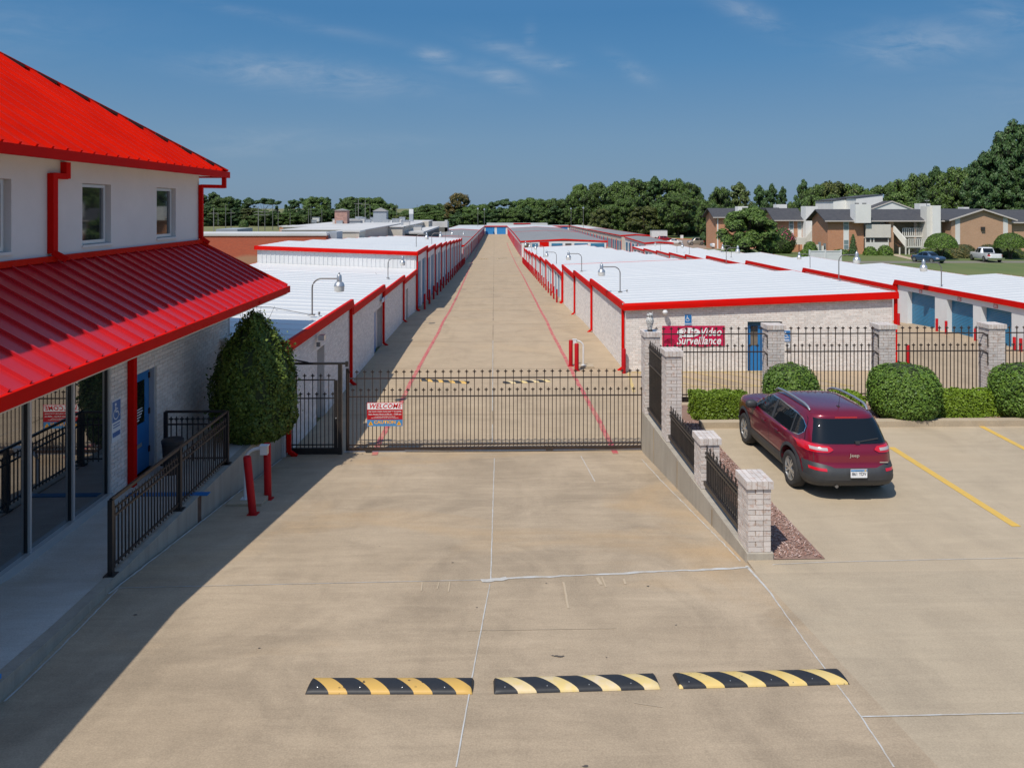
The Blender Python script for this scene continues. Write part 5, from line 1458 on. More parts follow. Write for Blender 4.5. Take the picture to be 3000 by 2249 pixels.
# ================================================================= VEHICLES
def se(c, n): return (abs(c) ** (2 / n)) * (1 if c >= 0 else -1)
class Body:
    """a body described by waterlines: rows of (z, y_rear, y_front, half_width, exponent)"""
    def __init__(s, rows): s.rows = rows
    def at(s, z):
        zs = [r[0] for r in s.rows]
        return [float(np.interp(z, zs, [r[k] for r in s.rows])) for k in (1, 2, 3, 4)]
    def ring(s, z, off=0.0, N=64):
        yr, yf, w_, n = s.at(z); yc, L = (yr + yf) / 2, (yf - yr) / 2 + off; w2 = w_ + off
        # even spread of points over the outline, denser in the corners
        P = []
        for k in range(N):
            a = 2 * math.pi * (k + .5) / N
            c, d = math.cos(a), math.sin(a)
            a2 = a - .28 * math.sin(4 * a) / 1.6
            P.append((w2 * se(math.cos(a2), n), yc + L * se(math.sin(a2), n), z))
        return P
    def loft(s, zs, off=0.0, N=64, top=True, bottom=True, crown=0.0):
        mb = MB(); R_ = [s.ring(z, off, N) for z in zs]; vs = [q for r in R_ for q in r]; fs = []
        for i in range(len(zs) - 1):
            for k in range(N): fs.append((i * N + k, i * N + (k + 1) % N, (i + 1) * N + (k + 1) % N, (i + 1) * N + k))
        mb.add(vs, fs)
        if bottom: mb.f.append(tuple(range(N))[::-1]); mb.m.append(0)
        if top:
            mb.f.append(tuple((len(zs) - 1) * N + k for k in range(N))); mb.m.append(0)
        return mb
    def sx(s, y, z, off=0.0):
        yr, yf, w_, n = s.at(z); q = min(.9999, abs((y - (yr + yf) / 2) / ((yf - yr) / 2)))
        return (w_) * (1 - q ** n) ** (1 / n) + off
    def ry(s, x, z, off=0.0):
        yr, yf, w_, n = s.at(z); q = min(.9999, abs(x) / w_)
        return (yr + yf) / 2 - (yf - yr) / 2 * (1 - q ** n) ** (1 / n) - off
    def fy(s, x, z, off=0.0):
        yr, yf, w_, n = s.at(z); q = min(.9999, abs(x) / w_)
        return (yr + yf) / 2 + (yf - yr) / 2 * (1 - q ** n) ** (1 / n) + off
    def side_patch(s, sgn, ys, zlo, zhi, off, nz=6):
        """ys list; zlo/zhi functions of y"""
        P = []
        for y in ys:
            a, b = zlo(y), zhi(y); P.append([(sgn * s.sx(y, a + (b - a) * j / nz, off), y, a + (b - a) * j / nz) for j in range(nz + 1)])
        mb = MB(); mb.grid(P)
        if sgn > 0: mb.f = [f[::-1] for f in mb.f]
        return mb
    def end_patch(s, rear, xs, zlo, zhi, off, nz=6):
        P = []
        for x in xs:
            a, b = zlo(x), zhi(x); P.append([(x, (s.ry if rear else s.fy)(x, a + (b - a) * j / nz, off), a + (b - a) * j / nz) for j in range(nz + 1)])
        mb = MB(); mb.grid(P)
        if rear: mb.f = [f[::-1] for f in mb.f]
        return mb
def cut_arches(o, axles, r, w_, zc, depth=.30):
    for y in axles:
        for s in (-1, 1):
            mb = MB(); x0 = s * (w_ + .1); x1 = s * (w_ - depth)
            mb.tube([(x0, y, zc), (x1, y, zc)], r, 32)
            c = mb.build('cutter', None) if False else link('cutter', mb.mesh('cutter', m_rubber))
            fix_normals(c)
            md = o.modifiers.new('cut', 'BOOLEAN'); md.operation = 'DIFFERENCE'; md.object = c; md.solver = 'EXACT'
            dg = bpy.context.evaluated_depsgraph_get()
            me = bpy.data.meshes.new_from_object(o.evaluated_get(dg)); o.modifiers.clear(); old = o.data; o.data = me
            bpy.data.objects.remove(c)
m_tyre = mat('tyre_rubber', rough=.85, fn=mottled((.020, .020, .021), (.035, .034, .033), 30, fs=80, famt=.1))
m_rim = mat('alloy_rim', (.50, .51, .52), .28, .85)
m_cargl = mat('car_glass', (.006, .009, .012), .02, spec=.5)
m_cargl.node_tree.nodes['Principled BSDF'].inputs['IOR'].default_value = 1.5
m_trim = mat('black_plastic_trim', rough=.55, fn=mottled((.030, .033, .038), (.045, .047, .05), 5, famt=.1))
m_chrome = mat('chrome', (.75, .77, .79), .12, 1.0)
m_tail = mat('tail_light_red', (.55, .008, .02), .12, coat=1.0)
m_clear = mat('clear_lens', (.42, .36, .37), .2, coat=.6)
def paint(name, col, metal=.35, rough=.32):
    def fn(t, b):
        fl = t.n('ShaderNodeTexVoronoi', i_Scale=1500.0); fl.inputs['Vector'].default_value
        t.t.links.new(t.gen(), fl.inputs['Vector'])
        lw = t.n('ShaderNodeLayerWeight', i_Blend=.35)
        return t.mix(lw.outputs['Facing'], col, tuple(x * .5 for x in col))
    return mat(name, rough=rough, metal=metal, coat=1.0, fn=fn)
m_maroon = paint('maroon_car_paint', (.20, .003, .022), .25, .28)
def wheel(parent, x, y, r, w_, sgn, rimr=.66, spokes=10):
    t = thing('wheel', None, None, (0, 0, 0), local=True); t.parent = parent; t.location = (x, y, r)
    def rev(mb, prof, n=40):
        vs = []; fs = []
        for rr, xx in prof:
            for k in range(n):
                a = 2 * math.pi * k / n; vs.append((sgn * xx, rr * math.cos(a), rr * math.sin(a)))
        for i in range(len(prof) - 1):
            for k in range(n): fs.append((i * n + k, i * n + (k + 1) % n, (i + 1) * n + (k + 1) % n, (i + 1) * n + k))
        mb.add(vs, fs); return mb
    h = w_ / 2
    o = rev(MB(), [(r * rimr, -h), (r * .9, -h), (r * .985, -h * .75), (r, -h * .4), (r, h * .4), (r * .985, h * .75), (r * .93, h), (r * .80, h * 1.04), (r * rimr, h * .93), (r * (rimr - .02), h * .6)]).build('tyre', m_tyre, t, smooth=50); fix_normals(o)
    o = rev(MB(), [(r * rimr, h * .90), (r * (rimr - .035), h * .93), (r * (rimr - .06), h * .55), (r * (rimr - .08), -h)]).build('rim', m_rim, t, smooth=50)
    rev(MB(), [(r * (rimr - .05), h * .15), (.001, h * .15)]).build('brake_disc', m_trim, t)
    mb = MB()
    for k in range(spokes):
        a = 2 * math.pi * k / spokes + (.12 if k % 2 else -.12); ca, sa = math.cos(a), math.sin(a)
        mb.bar((sgn * h * .72, .045 * ca, .045 * sa), (sgn * h * .78, r * (rimr - .03) * ca, r * (rimr - .03) * sa), .034, .03, up=(1, 0, 0))
    mb.build('spoke', m_rim, t)
    rev(MB(), [(.07, h * .66), (.065, h * .80), (.03, h * .84), (.001, h * .84)], 16).build('hub_cap', m_rim, t, smooth=40)
    return t
# ---------------- the maroon SUV (local frame: +y forward, rear bumper at y=0)
cr = thing('parked_suv', 'maroon SUV with roof rails parked nose-in at the hedge, right of the brick pillars', 'car', (0, 0, 0), local=True)
low = Body([(.24, .28, 4.36, .82, 7.1), (.32, .10, 4.50, .88, 6.300000000000001), (.42, .03, 4.58, .915, 5.9), (.55, .015, 4.61, .925, 5.699999999999999), (.64, .05, 4.61, .925, 5.6), (.70, .10, 4.60, .925, 5.6), (.80, .115, 4.57, .925, 5.6), (.90, .13, 4.50, .918, 5.6), (.98, .16, 4.40, .905, 5.6), (1.03, .20, 4.25, .885, 5.6), (1.06, .25, 4.05, .85, 5.699999999999999)])
zs = [.42, .48, .55, .60, .64, .68, .72, .76, .80, .85, .90, .94, .98, 1.01, 1.035, 1.06]
body = low.loft(zs, 0, 160).build('body', m_maroon, cr); fix_normals(body)
clad = low.loft([.24, .28, .32, .37, .42, .47], .012, 160).build('lower_cladding', m_trim, cr); fix_normals(clad)
AX = (.95, 3.65); WR = .355
for o in (body, clad):
    cut_arches(o, AX, .435, .93, .37)
    o.data.polygons.foreach_set('use_smooth', [True] * len(o.data.polygons)); o.data.set_sharp_from_angle(angle=R(32))
MB().box(-.70, .70, .3, 4.2, .30, .95).build('wheel_well', m_brickdark if False else mat('wheel_well_black', (.01, .01, .01), .9), cr)
gh = Body([(1.02, .20, 3.62, .865, 5.5), (1.10, .235, 3.45, .835, 5.5), (1.20, .29, 3.24, .80, 5.5), (1.30, .35, 3.03, .765, 5.5), (1.40, .42, 2.82, .725, 5.5), (1.47, .47, 2.66, .69, 5.2), (1.53, .52, 2.50, .65, 5.0), (1.575, .60, 2.30, .59, 4.6), (1.605, .72, 2.05, .50, 4.2), (1.625, .92, 1.75, .34, 3.6), (1.632, 1.15, 1.5, .12, 3)])
zs = [1.02, 1.06, 1.10, 1.15, 1.20, 1.25, 1.30, 1.35, 1.40, 1.44, 1.47, 1.50, 1.53, 1.555, 1.575, 1.592, 1.605, 1.616, 1.625, 1.632]
g_ = gh.loft(zs, 0, 160, bottom=False).build('cabin', m_maroon, cr); fix_normals(g_)
g_.data.polygons.foreach_set('use_smooth', [True] * len(g_.data.polygons)); g_.data.set_sharp_from_angle(angle=R(50))
# side windows
def zt_side(y): return float(np.interp(y, [.60, .78, 1.1, 2.0, 2.55, 2.9, 3.2, 3.36], [1.28, 1.395, 1.435, 1.46, 1.435, 1.33, 1.17, 1.085]))
def zb_side(y): return float(np.interp(y, [.60, .74, 1.0, 3.36], [1.20, 1.105, 1.075, 1.065]))
for s in (-1, 1):
    q = gh.side_patch(s, lin(.60, 3.36, 40), lambda y: zb_side(y) - .018, lambda y: zt_side(y) + .02, .004).build('window_surround', m_chrome, cr)
    q = gh.side_patch(s, lin(.625, 3.33, 40), zb_side, zt_side, .009).build('side_glass', m_cargl, cr)
    for (ya, yb) in ((1.02, 1.075), (1.98, 2.09)):
        gh.side_patch(s, lin(ya, yb, 3), zb_side, zt_side, .013).build('window_pillar', m_trim, cr)
    # door seams, handles, sill
    for yv in (1.30, 2.06, 3.08):
        low.side_patch(s, lin(yv, yv + .010, 1), lambda y: .50, lambda y: 1.02, .003, 10).build('door_seam', m_trim, cr)
    low.side_patch(s, lin(1.42, 3.2, 20), lambda y: .42, lambda y: .53, .010, 3).build('side_sill', m_trim, cr)
    for yv in (1.52, 2.28):
        mb = MB(); x = low.sx(yv, .93, .02) * s; mb.box(x - .015, x + .015, yv, yv + .19, .915, .945); mb.build('door_handle', m_maroon, cr)
    # arch flares
    for ya in AX:
        P = []
        for a in lin(R(-12), R(192), 26):
            yy, zz = ya + .435 * math.cos(a), .37 + .435 * math.sin(a); yo, zo = ya + .51 * math.cos(a), .37 + .50 * math.sin(a)
            zz = max(zz, .25); zo = max(zo, .25)
            xi = low.sx(yy, zz, .022) * s; xo = low.sx(min(max(yo, .12), 4.5), zo, .006) * s
            P.append([(xi - s * .10, yy, zz), (xi, yy, zz), ((xi + xo) / 2 + s * .004, (yy + yo) / 2, (zz + zo) / 2), (xo, yo, zo)])
        mb = MB(); mb.grid(P); fl = mb.build('arch_flare', m_trim, cr, smooth=60)
    # mirrors
    mb = MB(); xm = s * .97
    b4 = Body([(1.02, 2.96, 3.10, .10, 3), (1.08, 2.93, 3.12, .125, 3), (1.15, 2.94, 3.10, .12, 3), (1.19, 2.98, 3.06, .07, 3)])
    m__ = b4.loft([1.02, 1.05, 1.08, 1.12, 1.15, 1.19], 0, 16); m__.v = [(x + xm, y, z) for x, y, z in m__.v]; mo = m__.build('wing_mirror', m_trim, cr, smooth=60); fix_normals(mo)
    # roof rail
    pts = [(s * .575, .78, 1.560), (s * .585, .84, 1.612), (s * .60, .98, 1.648), (s * .615, 1.4, 1.662), (s * .615, 2.0, 1.652), (s * .60, 2.35, 1.615), (s * .585, 2.48, 1.565), (s * .58, 2.56, 1.52)]
    MB().tube(pts, [.018, .024, .026, .026, .026, .026, .022, .014], 8).build('roof_rail', mat('silver_rail', (.33, .36, .40), .35, .6), cr, smooth=50)
    # tail lights: red shell round the corner with a clear window
    ya = .20
    xs = lin(.40, .878, 22)
    zl = lambda x: float(np.interp(abs(x), [.40, .48, .90], [.965, .925, .905])); zh = lambda x: float(np.interp(abs(x), [.40, .46, .90], [.985, 1.03, 1.055]))
    o = low.end_patch(True, [s * x for x in xs], zl, zh, .020, 4).build('tail_light', m_tail, cr, smooth=60); fix_normals(o)
    if s < 0: pass
    low.end_patch(True, [s * x for x in lin(.50, .78, 10)], lambda x: .955, lambda x: 1.005, .026, 2).build('clear_lens', m_clear, o, smooth=60)
    P = []
    for k in range(8):
        y = .34 + k * .042; P.append([(s * low.sx(y, z, .014), y, z) for z in (.905 + k * .006, .95, 1.0, 1.045 - k * .005)])
    mb = MB(); mb.grid(P); q = mb.build('tail_light_side', m_tail, o, smooth=60)
    # bumper reflector
    low.end_patch(True, [s * x for x in lin(.56, .82, 6)], lambda x: .600, lambda x: .650, .030, 2).build('rear_reflector', m_tail, cr, smooth=60)
    MB().tube([(s * .36, .075, .305), (s * .36, .30, .305)], .032, 12).build('exhaust_tip', m_dkgalv, cr, smooth=40) if s < 0 else None
# rear glass, spoiler, bumper, plate, badge, wiper
rw_ = lambda z: float(np.interp(z, [1.06, 1.2, 1.46], [.795, .755, .655]))
P = []
for z in lin(1.065, 1.475, 10):
    P.append([(rw_(z) * u, gh.ry(rw_(z) * u, z, .010), z) for u in lin(-1, 1, 18)])
mb = MB(); mb.grid(P); rg = mb.build('rear_window', m_cargl, cr, smooth=60); fix_normals(rg)
MB().grid([[(x, gh.ry(x, z, .012 + .05 * (z - 1.48) / .08), z) for x in lin(-.60, .60, 18)] for z in (1.475, 1.495, 1.52, 1.545)] + [[(x, gh.ry(x, 1.545, 0) + .18, 1.575 if abs(x) < .5 else 1.56) for x in lin(-.56, .56, 18)]]).build('rear_spoiler', m_maroon, cr, smooth=60)
MB().grid([[(x, gh.ry(x, 1.500, .032), 1.500 + dz) for x in lin(-.22, .22, 8)] for dz in (-.012, .012)]).build('brake_light', m_tail, cr)
mb = MB(); a = Vector((-.03 + .12, gh.ry(.1, 1.10, .03), 1.10)); b = Vector((.52, gh.ry(.5, 1.155, .03), 1.155)); mb.bar(a, b, .018, .014); mb.box(.06, .14, gh.ry(.1, 1.09, .04), gh.ry(.1, 1.09, .0), 1.07, 1.115); mb.build('rear_wiper', m_trim, cr)
xs = lin(-.90, .90, 40)
rb = lambda x: float(np.interp(abs(x), [0, .40, .55, .92], [.655, .655, .71, .735]))
P = [[(x, low.ry(x, z_, .020 if j not in (5,) else .0), z_) for x, z_ in [(x, .44 + (rb(x) - .44) * j / 5) for x in xs]] for j in range(6)]
MB().grid(P).build('rear_bumper', m_trim, cr, smooth=60)
P = [[(x, low.ry(x, .655, .035), .655) for x in xs[12:28]], [(x, low.ry(x, .69, .01), .69) for x in xs[12:28]]]
pl = MB().box(-.155, .155, -.06, -.045, .515, .67).build('license_plate', m_signwhite, cr)
MB().box(-.155, .155, -.063, -.061, .635, .667).build('plate_header', m_signsky, pl)
text_on('861 YDV', mat('plate_ink', (.02, .03, .06), .5), pl, (0, -.064, .585), .085, width=.27, offset=.01)
text_on('Arkansas', mat('plate_ink', (.02, .03, .06), .5), pl, (0, -.065, .651), .026, width=.14)
mb = MB(); mb.box(.10, .135, -.0655, -.064, .640, .663); mb.build('sticker', m_yellow, pl)
text_on('Jeep', m_chrome, cr, (0, low.ry(0, .86, .016), .875), .085, width=.19, offset=.02)
mb = MB(); mb.box(.48, .64, low.ry(.55, .73, .02), low.ry(.55, .73, 0), .735, .755); mb.build('trim_badge', m_chrome, cr)
mb = MB(); mb.grid([[(x, low.ry(x, z, .004), z) for x in (xx, xx + .008)] for z in lin(.68, 1.0, 8)]) if False else None
for sx_ in (-1, 1):
    MB().grid([[(sx_ * .735 + dx, low.ry(sx_ * .735, z, .004), z) for dx in (-.004, .004)] for z in lin(.70, 1.02, 10)]).build('hatch_seam', m_trim, cr)
MB().tube([(0.02, .82, 1.61), (.02, .76, 1.86)], [.006, .003], 6).build('antenna', m_trim, cr)
MB().box(-.0, .04, .80, .88, 1.603, 1.63).build('antenna_base', m_trim, cr)
# windscreen
P = []
for z in lin(1.06, 1.46, 8):
    wz = float(np.interp(z, [1.06, 1.46], [.74, .60])); P.append([(wz * u, gh.fy(wz * u, z, .008), z) for u in lin(-1, 1, 14)])
mb = MB(); mb.grid(P); mb.build('windscreen', m_cargl, cr, smooth=60)
for s in (-1, 1):
    low.end_patch(False, [s * x for x in lin(.52, .84, 8)], lambda x: .80, lambda x: .87, .012, 2).build('headlight', m_clear, cr, smooth=60)
    for ya in AX: wheel(cr, s * .815, ya, WR, .225, s)
for s in (-1, 1):
    P = []
place(cr, (6.86, 13.88, .004), 0)

# ---------------- far vehicles, simpler but from the same waterlines
def far_car(kind, label, loc, rz, pm, L=4.6, W=.9, H=1.45, wr=.33):
    t = thing('parked_car' if kind != 'pickup' else 'pickup_truck', label, 'car' if kind != 'pickup' else 'truck', loc, rz=rz, local=True)
    if kind == 'pickup':
        lo = Body([(.35, .15, L - .1, W * .96, 6), (.5, .03, L - .02, W, 6), (.8, 0, L, W, 6), (1.05, 0, L - .1, W * .98, 6), (1.12, .05, L - .3, W * .95, 6)])
        gh_ = Body([(1.08, 2.0, 4.35, W * .93, 6), (1.4, 2.12, 3.95, W * .86, 6), (1.75, 2.3, 3.55, W * .76, 6), (1.85, 2.5, 3.3, W * .6, 6)]); top_ = 1.85
        zs_ = [.35, .5, .65, .8, .95, 1.05, 1.12]; bed = True
    else:
        b_ = .62 * H
        lo = Body([(.2, .2, L - .25, W * .93, 5), (.35, .04, L - .05, W, 5), (.55 * b_ + .1, 0, L, W, 5), (.85 * b_, .05, L - .08, W * .99, 5), (b_, .2, L - .5, W * .93, 5)])
        yr = .15 if kind == 'suv' else .75
        if kind == 'jeep': yr = .12
        fs_ = .55 * L if kind == 'suv' else .52 * L
        gh_ = Body([(b_ - .03, yr, L * .76, W * .92, 5), (b_ + (H - b_) * .5, yr + (.15 if kind in ('suv', 'jeep') else .45), L * .69 if kind != 'jeep' else L * .66, W * .82, 5), (H - .08, yr + (.3 if kind != 'sedan' else .9), L * .60, W * .72, 5), (H, yr + (.5 if kind != 'sedan' else 1.2), L * .54, W * .5, 5)]); top_ = H
        zs_ = [.2, .35, .45, .55 * b_ + .1, .75 * b_, .85 * b_, b_]; bed = False
    o = lo.loft(zs_, 0, 40).build('body', pm, t, smooth=50); fix_normals(o)
    z0 = gh_.rows[0][0]; z1 = gh_.rows[-1][0]
    o = gh_.loft([z0, z0 + (z1 - z0) * .4, z0 + (z1 - z0) * .75, gh_.rows[2][0], z1], 0, 40, bottom=False).build('cabin', pm, t, smooth=50); fix_normals(o)
    za, zb = z0 + (z1 - z0) * .12, gh_.rows[2][0] - .03
    yr, yf = gh_.at((za + zb) / 2)[:2]
    for s in (-1, 1):
        for (u0, u1) in ((.12, .46), (.50, .86)):
            gh_.side_patch(s, lin(yr + (yf - yr) * u0, yr + (yf - yr) * u1, 6), lambda y: za, lambda y: zb, .01, 3).build('side_glass', m_cargl, t)
    for rear in (True, False):
        wq = gh_.at(zb)[2] * .8
        gh_.end_patch(rear, lin(-wq, wq, 8), lambda x: za, lambda x: zb, .012, 3).build('rear_window' if rear else 'windscreen', m_cargl, t)
    for s in (-1, 1):
        for ya in (L * .2, L * .8):
            MB().tube([(s * (W - .2), ya, wr), (s * (W + .012), ya, wr)], wr, 18).build('tyre', m_tyre, t)
            MB().tube([(s * (W + .005), ya, wr), (s * (W + .022), ya, wr)], wr * .62, 14).build('rim', m_rim, t)
        lo.end_patch(True, [s * x for x in lin(W * .68, W * .9, 4)], lambda x: lo.rows[-1][0] * .72, lambda x: lo.rows[-1][0] * .9, .02, 2).build('tail_light', m_tail, t)
        lo.end_patch(False, [s * x for x in lin(W * .6, W * .88, 4)], lambda x: lo.rows[-1][0] * .62, lambda x: lo.rows[-1][0] * .78, .02, 2).build('headlight', m_clear, t)
    if bed:
        MB().box(-W * .84, W * .84, .10, 1.95, .95, 1.132).build('truck_bed', mat('bed_liner', (.02, .02, .02), .8), t)
        MB().box(-W, W, -.08, .06, .42, .62).build('rear_bumper', m_chrome, t)
    else:
        MB().box(-.26, .26, -.03, .03, .45, .57).build('license_plate', m_signwhite, t)
    if kind == 'jeep':
        MB().tube([(0, -.18, 1.0), (0, .05, 1.0)], .36, 16).build('spare_wheel', m_tyre, t)
    return t
def gz_(x, y): return T(x, y) + .03
m_carwhite = paint('white_car_paint', (.74, .75, .77), .0, .3); m_carblue = paint('blue_car_paint', (.05, .10, .18)); m_carred = paint('red_car_paint', (.35, .01, .02)); m_carsilv = paint('silver_car_paint', (.55, .57, .60), .4)
m_carbeige = paint('beige_car_paint', (.30, .26, .21), .2)
# ================================================================= BEYOND THE YARD
_ly = [36, 60, 78, 94.0]
lawn = sheet('lawn', [35, 37.5, 45, 60, 90, 130], _ly, T, m_grass)
sheet('street', [37.5, 45, 60, 90, 130], [94.0, 97.5], T, mat('street_asphalt', rough=.9, fn=mottled((.20, .18, .14), (.15, .14, .115), .6)), off=.004)
sheet('lawn', [37.5, 45, 60, 90, 130], [97.5, 113, 126, 145], T, m_grass)
sheet('car_park', [36.5, 45, 60, 76], [145, 150, 183, 205, 238], T, m_tan_asph)
sheet('lawn', [36.5, 45, 60, 90, 200], [238, 262, 300, 420], T, m_grass)
sheet('lawn', [76, 90, 200], [145, 150, 183, 205, 238], T, m_grass)
strip('garden_path', [(X(2632, 112), 112), (X(2660, 106), 106), (X(2700, 99.6), 99.6)], 1.3, m_lot, off=.03)
far_car('pickup', 'white pickup truck parked at the lawn in front of the brick gable, seen from behind', (64.6, 94.2, T(64, 94) + .02), R(-10), m_carwhite, L=5.7, W=1.0, wr=.4)
far_car('sedan', 'dark blue car parked in front of the umbrella-shaped tree', (55.6, 97.2, T(56, 97) + .02), R(197), m_carblue, L=4.4, H=1.42)
far_car('sedan', 'white sedan parked beyond the grey roof, beside the red car', (47.3, 204, gz_(48, 204)), R(-93), m_carwhite, L=4.7, H=1.45)
far_car('suv', 'red car partly hidden behind the white sedan and the white trailer', (49.2, 223, gz_(50, 223)), R(-90), m_carred, L=4.5, H=1.5)
far_car('jeep', 'beige boxy off-road car with a spare wheel on its back', (52.0, 183, gz_(52, 183)), R(92), m_carbeige, L=4.2, H=1.85, wr=.4)
far_car('suv', 'white estate car half hidden by the dark tree', (49.2, 152, gz_(47, 152)), R(94), m_carwhite, L=4.8, H=1.7)
far_car('sedan', 'small pale blue car beside the leftmost apartment house', (69.6, 226, gz_(69, 226)), R(5), mat('pale_blue_paint', (.30, .40, .55), .3, coat=1), L=4.3, H=1.4)
tl = thing('box_trailer', 'plain white box trailer parked behind the grey-roofed storage building', 'trailer', (X(1934, 236), 236, gz_(52, 236)))
bx('trailer_body', m_whitepaint, tl, X(1911, 236), X(1957.5, 236), 236, 238.4, -4.1, -1.85)
bx('trailer_roof_edge', m_galv, tl, X(1911, 236) - .05, X(1957.5, 236) + .05, 235.95, 238.45, -1.85, -1.78)
for x in (51.5, 53.5): MB().tube([(x, 235.9, -4.3), (x, 236.2, -4.3)], .38, 14).build('tyre', m_tyre, tl)
kb = MB(); 
for (a, b) in (((44, 240), (58, 239)), ((58, 238), (66, 228))):
    kb.bar((a[0], a[1], T(*a) + .1), (b[0], b[1], T(*b) + .1), .3, .2)
tag(kb.build('painted_kerb', mat('orange_kerb_paint', (.50, .13, .05), .7)), 'orange-red painted kerb edging the car park near the park lawn', 'kerb')

# ---- apartments
m_siding = mat('cream_siding', rough=.7, fn=mottled((.74, .71, .64), (.67, .64, .58), .8, famt=.06)); m_sidingw = mat('white_siding', rough=.6, fn=mottled((.80, .79, .76), (.73, .72, .69), .8, famt=.05))
m_aptgl = mat('apartment_window_glass', (.20, .26, .28), .1, spec=.8); m_dark = mat('dark_recess', (.035, .032, .03), .9); m_eave = mat('pale_eave', (.55, .50, .46), .6)
def roofx(parent, x0, x1, yf, yb, ze, zr, over=.6, m=None, name='roof', ym=None):
    """ridge along x"""
    ym = (yf + yb) / 2 if ym is None else ym; k = (zr - ze) / (ym - yf)
    mb = MB(); a, b = yf - over, yb + over; z0 = ze - over * k; th = .16
    mb.ext([(x0, a, z0), (x0, ym, zr), (x0, b, z0), (x0, b, z0 - th), (x0, ym, zr - th), (x0, a, z0 - th)], (x1 - x0, 0, 0))
    o = mb.build(name, m or m_grayshingle, parent)
    bx('gutter', m_eave, o, x0, x1, a - .10, a - .002, z0 - .16, z0 + .01)
    return o
def roofy(parent, y0, y1, xf, xb, ze, zr, over=.6, m=None):
    xm = (xf + xb) / 2; k = (zr - ze) / (xm - xf); a, b = xf - over, xb + over; z0 = ze - over * k; th = .16
    mb = MB(); mb.ext([(a, y0, z0), (xm, y0, zr), (b, y0, z0), (b, y0, z0 - th), (xm, y0, zr - th), (a, y0, z0 - th)], (0, y1 - y0, 0))
    o = mb.build('roof', m or m_grayshingle, parent)
    mb = MB(); mb.bar((a, y0 - .05, z0 - .09), (xm, y0 - .05, zr - .09), .08, .2); mb.bar((xm, y0 - .05, zr - .09), (b, y0 - .05, z0 - .09), .08, .2); mb.build('barge_board', m_eave, o)
    return o
def gablebox(parent, m, x0, x1, y0, y1, zb, ze, zr, axis='x', name='wall'):
    mb = MB()
    if axis == 'x':
        ym = (y0 + y1) / 2; mb.ext([(x0, y0, zb), (x0, y0, ze), (x0, ym, zr), (x0, y1, ze), (x0, y1, zb)], (x1 - x0, 0, 0))
    else:
        xm = (x0 + x1) / 2; mb.ext([(x0, y0, zb), (x1, y0, zb), (x1, y0, ze), (xm, y0, zr), (x0, y0, ze)], (0, y1 - y0, 0))
    return mb.build(name, m, parent)
def window(parent, x0, x1, z0, z1, y, m=None):
    f = bx('window', m_sidingw, parent, x0, x1, y - .05, y - .002, z0, z1)
    bx('pane', m or m_aptgl, f, x0 + .07, x1 - .07, y - .06, y - .05, (z0 + z1) / 2 + .04, z1 - .07); bx('pane', m or m_aptgl, f, x0 + .07, x1 - .07, y - .06, y - .05, z0 + .07, (z0 + z1) / 2 - .04)
    return f
def railing(parent, a, b, h, m=None, pitch=.28, solid=False):
    a = Vector(a); b = Vector(b); mb = MB(); n = max(2, int((b - a).length / pitch))
    mb.bar(a + Vector((0, 0, h)), b + Vector((0, 0, h)), .1, .08); mb.bar(a + Vector((0, 0, .1)), b + Vector((0, 0, .1)), .08, .08)
    o = mb.build('railing', m or m_siding, parent)
    for i in range(n + 1):
        c = a.lerp(b, i / n); bx('baluster', m or m_siding, o, c.x - .065, c.x + .065, c.y - .03, c.y + .03, c.z + .05, c.z + h)
    return o
D_ = 113
def ax_(p): return X(p, D_)
A = thing('apartment_house', 'long two-storey brick apartment house with grey roof, balcony and outside stairs, right background', 'building', (66, 113, -1.7))
ZB = -1.9
gablebox(A, m_obricktex, ax_(2435), ax_(2543), 113, 118.6, ZB, 3.84, 5.15, 'x')
roofx(A, ax_(2435) - .7, ax_(2800), 113, 118.8, 3.84, 5.28)
window(A, ax_(2482), ax_(2498), 2.0, 3.7, 113); bx('spandrel_panel', m_sidingw, A, ax_(2482), ax_(2498), 112.96, 113, .62, 2.0); window(A, ax_(2482), ax_(2498), -.9, .62, 113)
ch = bx('chimney', m_sidingw, A, ax_(2508), ax_(2554), 111.9, 113.6, 3.2, 6.05)
for q in (2516, 2538): bx('chimney_cap', m_dkgalv, ch, ax_(q), ax_(q + 7), 112.4, 113, 6.05, 6.25)
bx('wall', m_siding, A, ax_(2543), ax_(2618), 114.2, 118.6, ZB, 3.7)
bx('balcony_floor', m_siding, A, ax_(2543), ax_(2618), 112.6, 114.2, .85, 1.0)
bp = bx('balcony_panel', m_siding, A, ax_(2544), ax_(2618), 112.4, 112.6, .95, 2.95)
for k in range(22): bx('board_joint', m_crack, bp, ax_(2545) + k * .175, ax_(2545) + k * .175 + .02, 112.39, 112.4, 1.0, 2.9)
bx('patio_window', mat('bluish_window', (.10, .25, .36), .1, spec=.8), A, ax_(2567), ax_(2602), 114.1, 114.2, 2.7, 3.6)
lw = bx('patio_wall', m_siding, A, ax_(2544), ax_(2614), 112.6, 112.8, ZB, .95)
for (a, b) in ((2546, 2557.5), (2561.5, 2567), (2571, 2611)): bx('slit_opening', m_dark, lw, ax_(a), ax_(b), 112.57, 112.6, .28, .82)
bx('wall', m_tanbricktex, A, ax_(2618), ax_(2631), 112.8, 118, ZB, 3.7)
bx('wall', mat('tan_wall', (.36, .30, .21), .8), A, ax_(2631), ax_(2720), 115.4, 118.6, ZB, 3.7)
window(A, ax_(2642), ax_(2658), 1.9, 3.5, 115.4, m_dark)
bx('landing', m_siding, A, ax_(2660), ax_(2720), 113.2, 115.4, .95, 1.15)
railing(A, (ax_(2662), 113.2, 1.1), (ax_(2720), 113.2, 1.1), 1.25)
bx('lower_landing', m_siding, A, ax_(2656), ax_(2713), 111.2, 112.6, -.55, -.40)
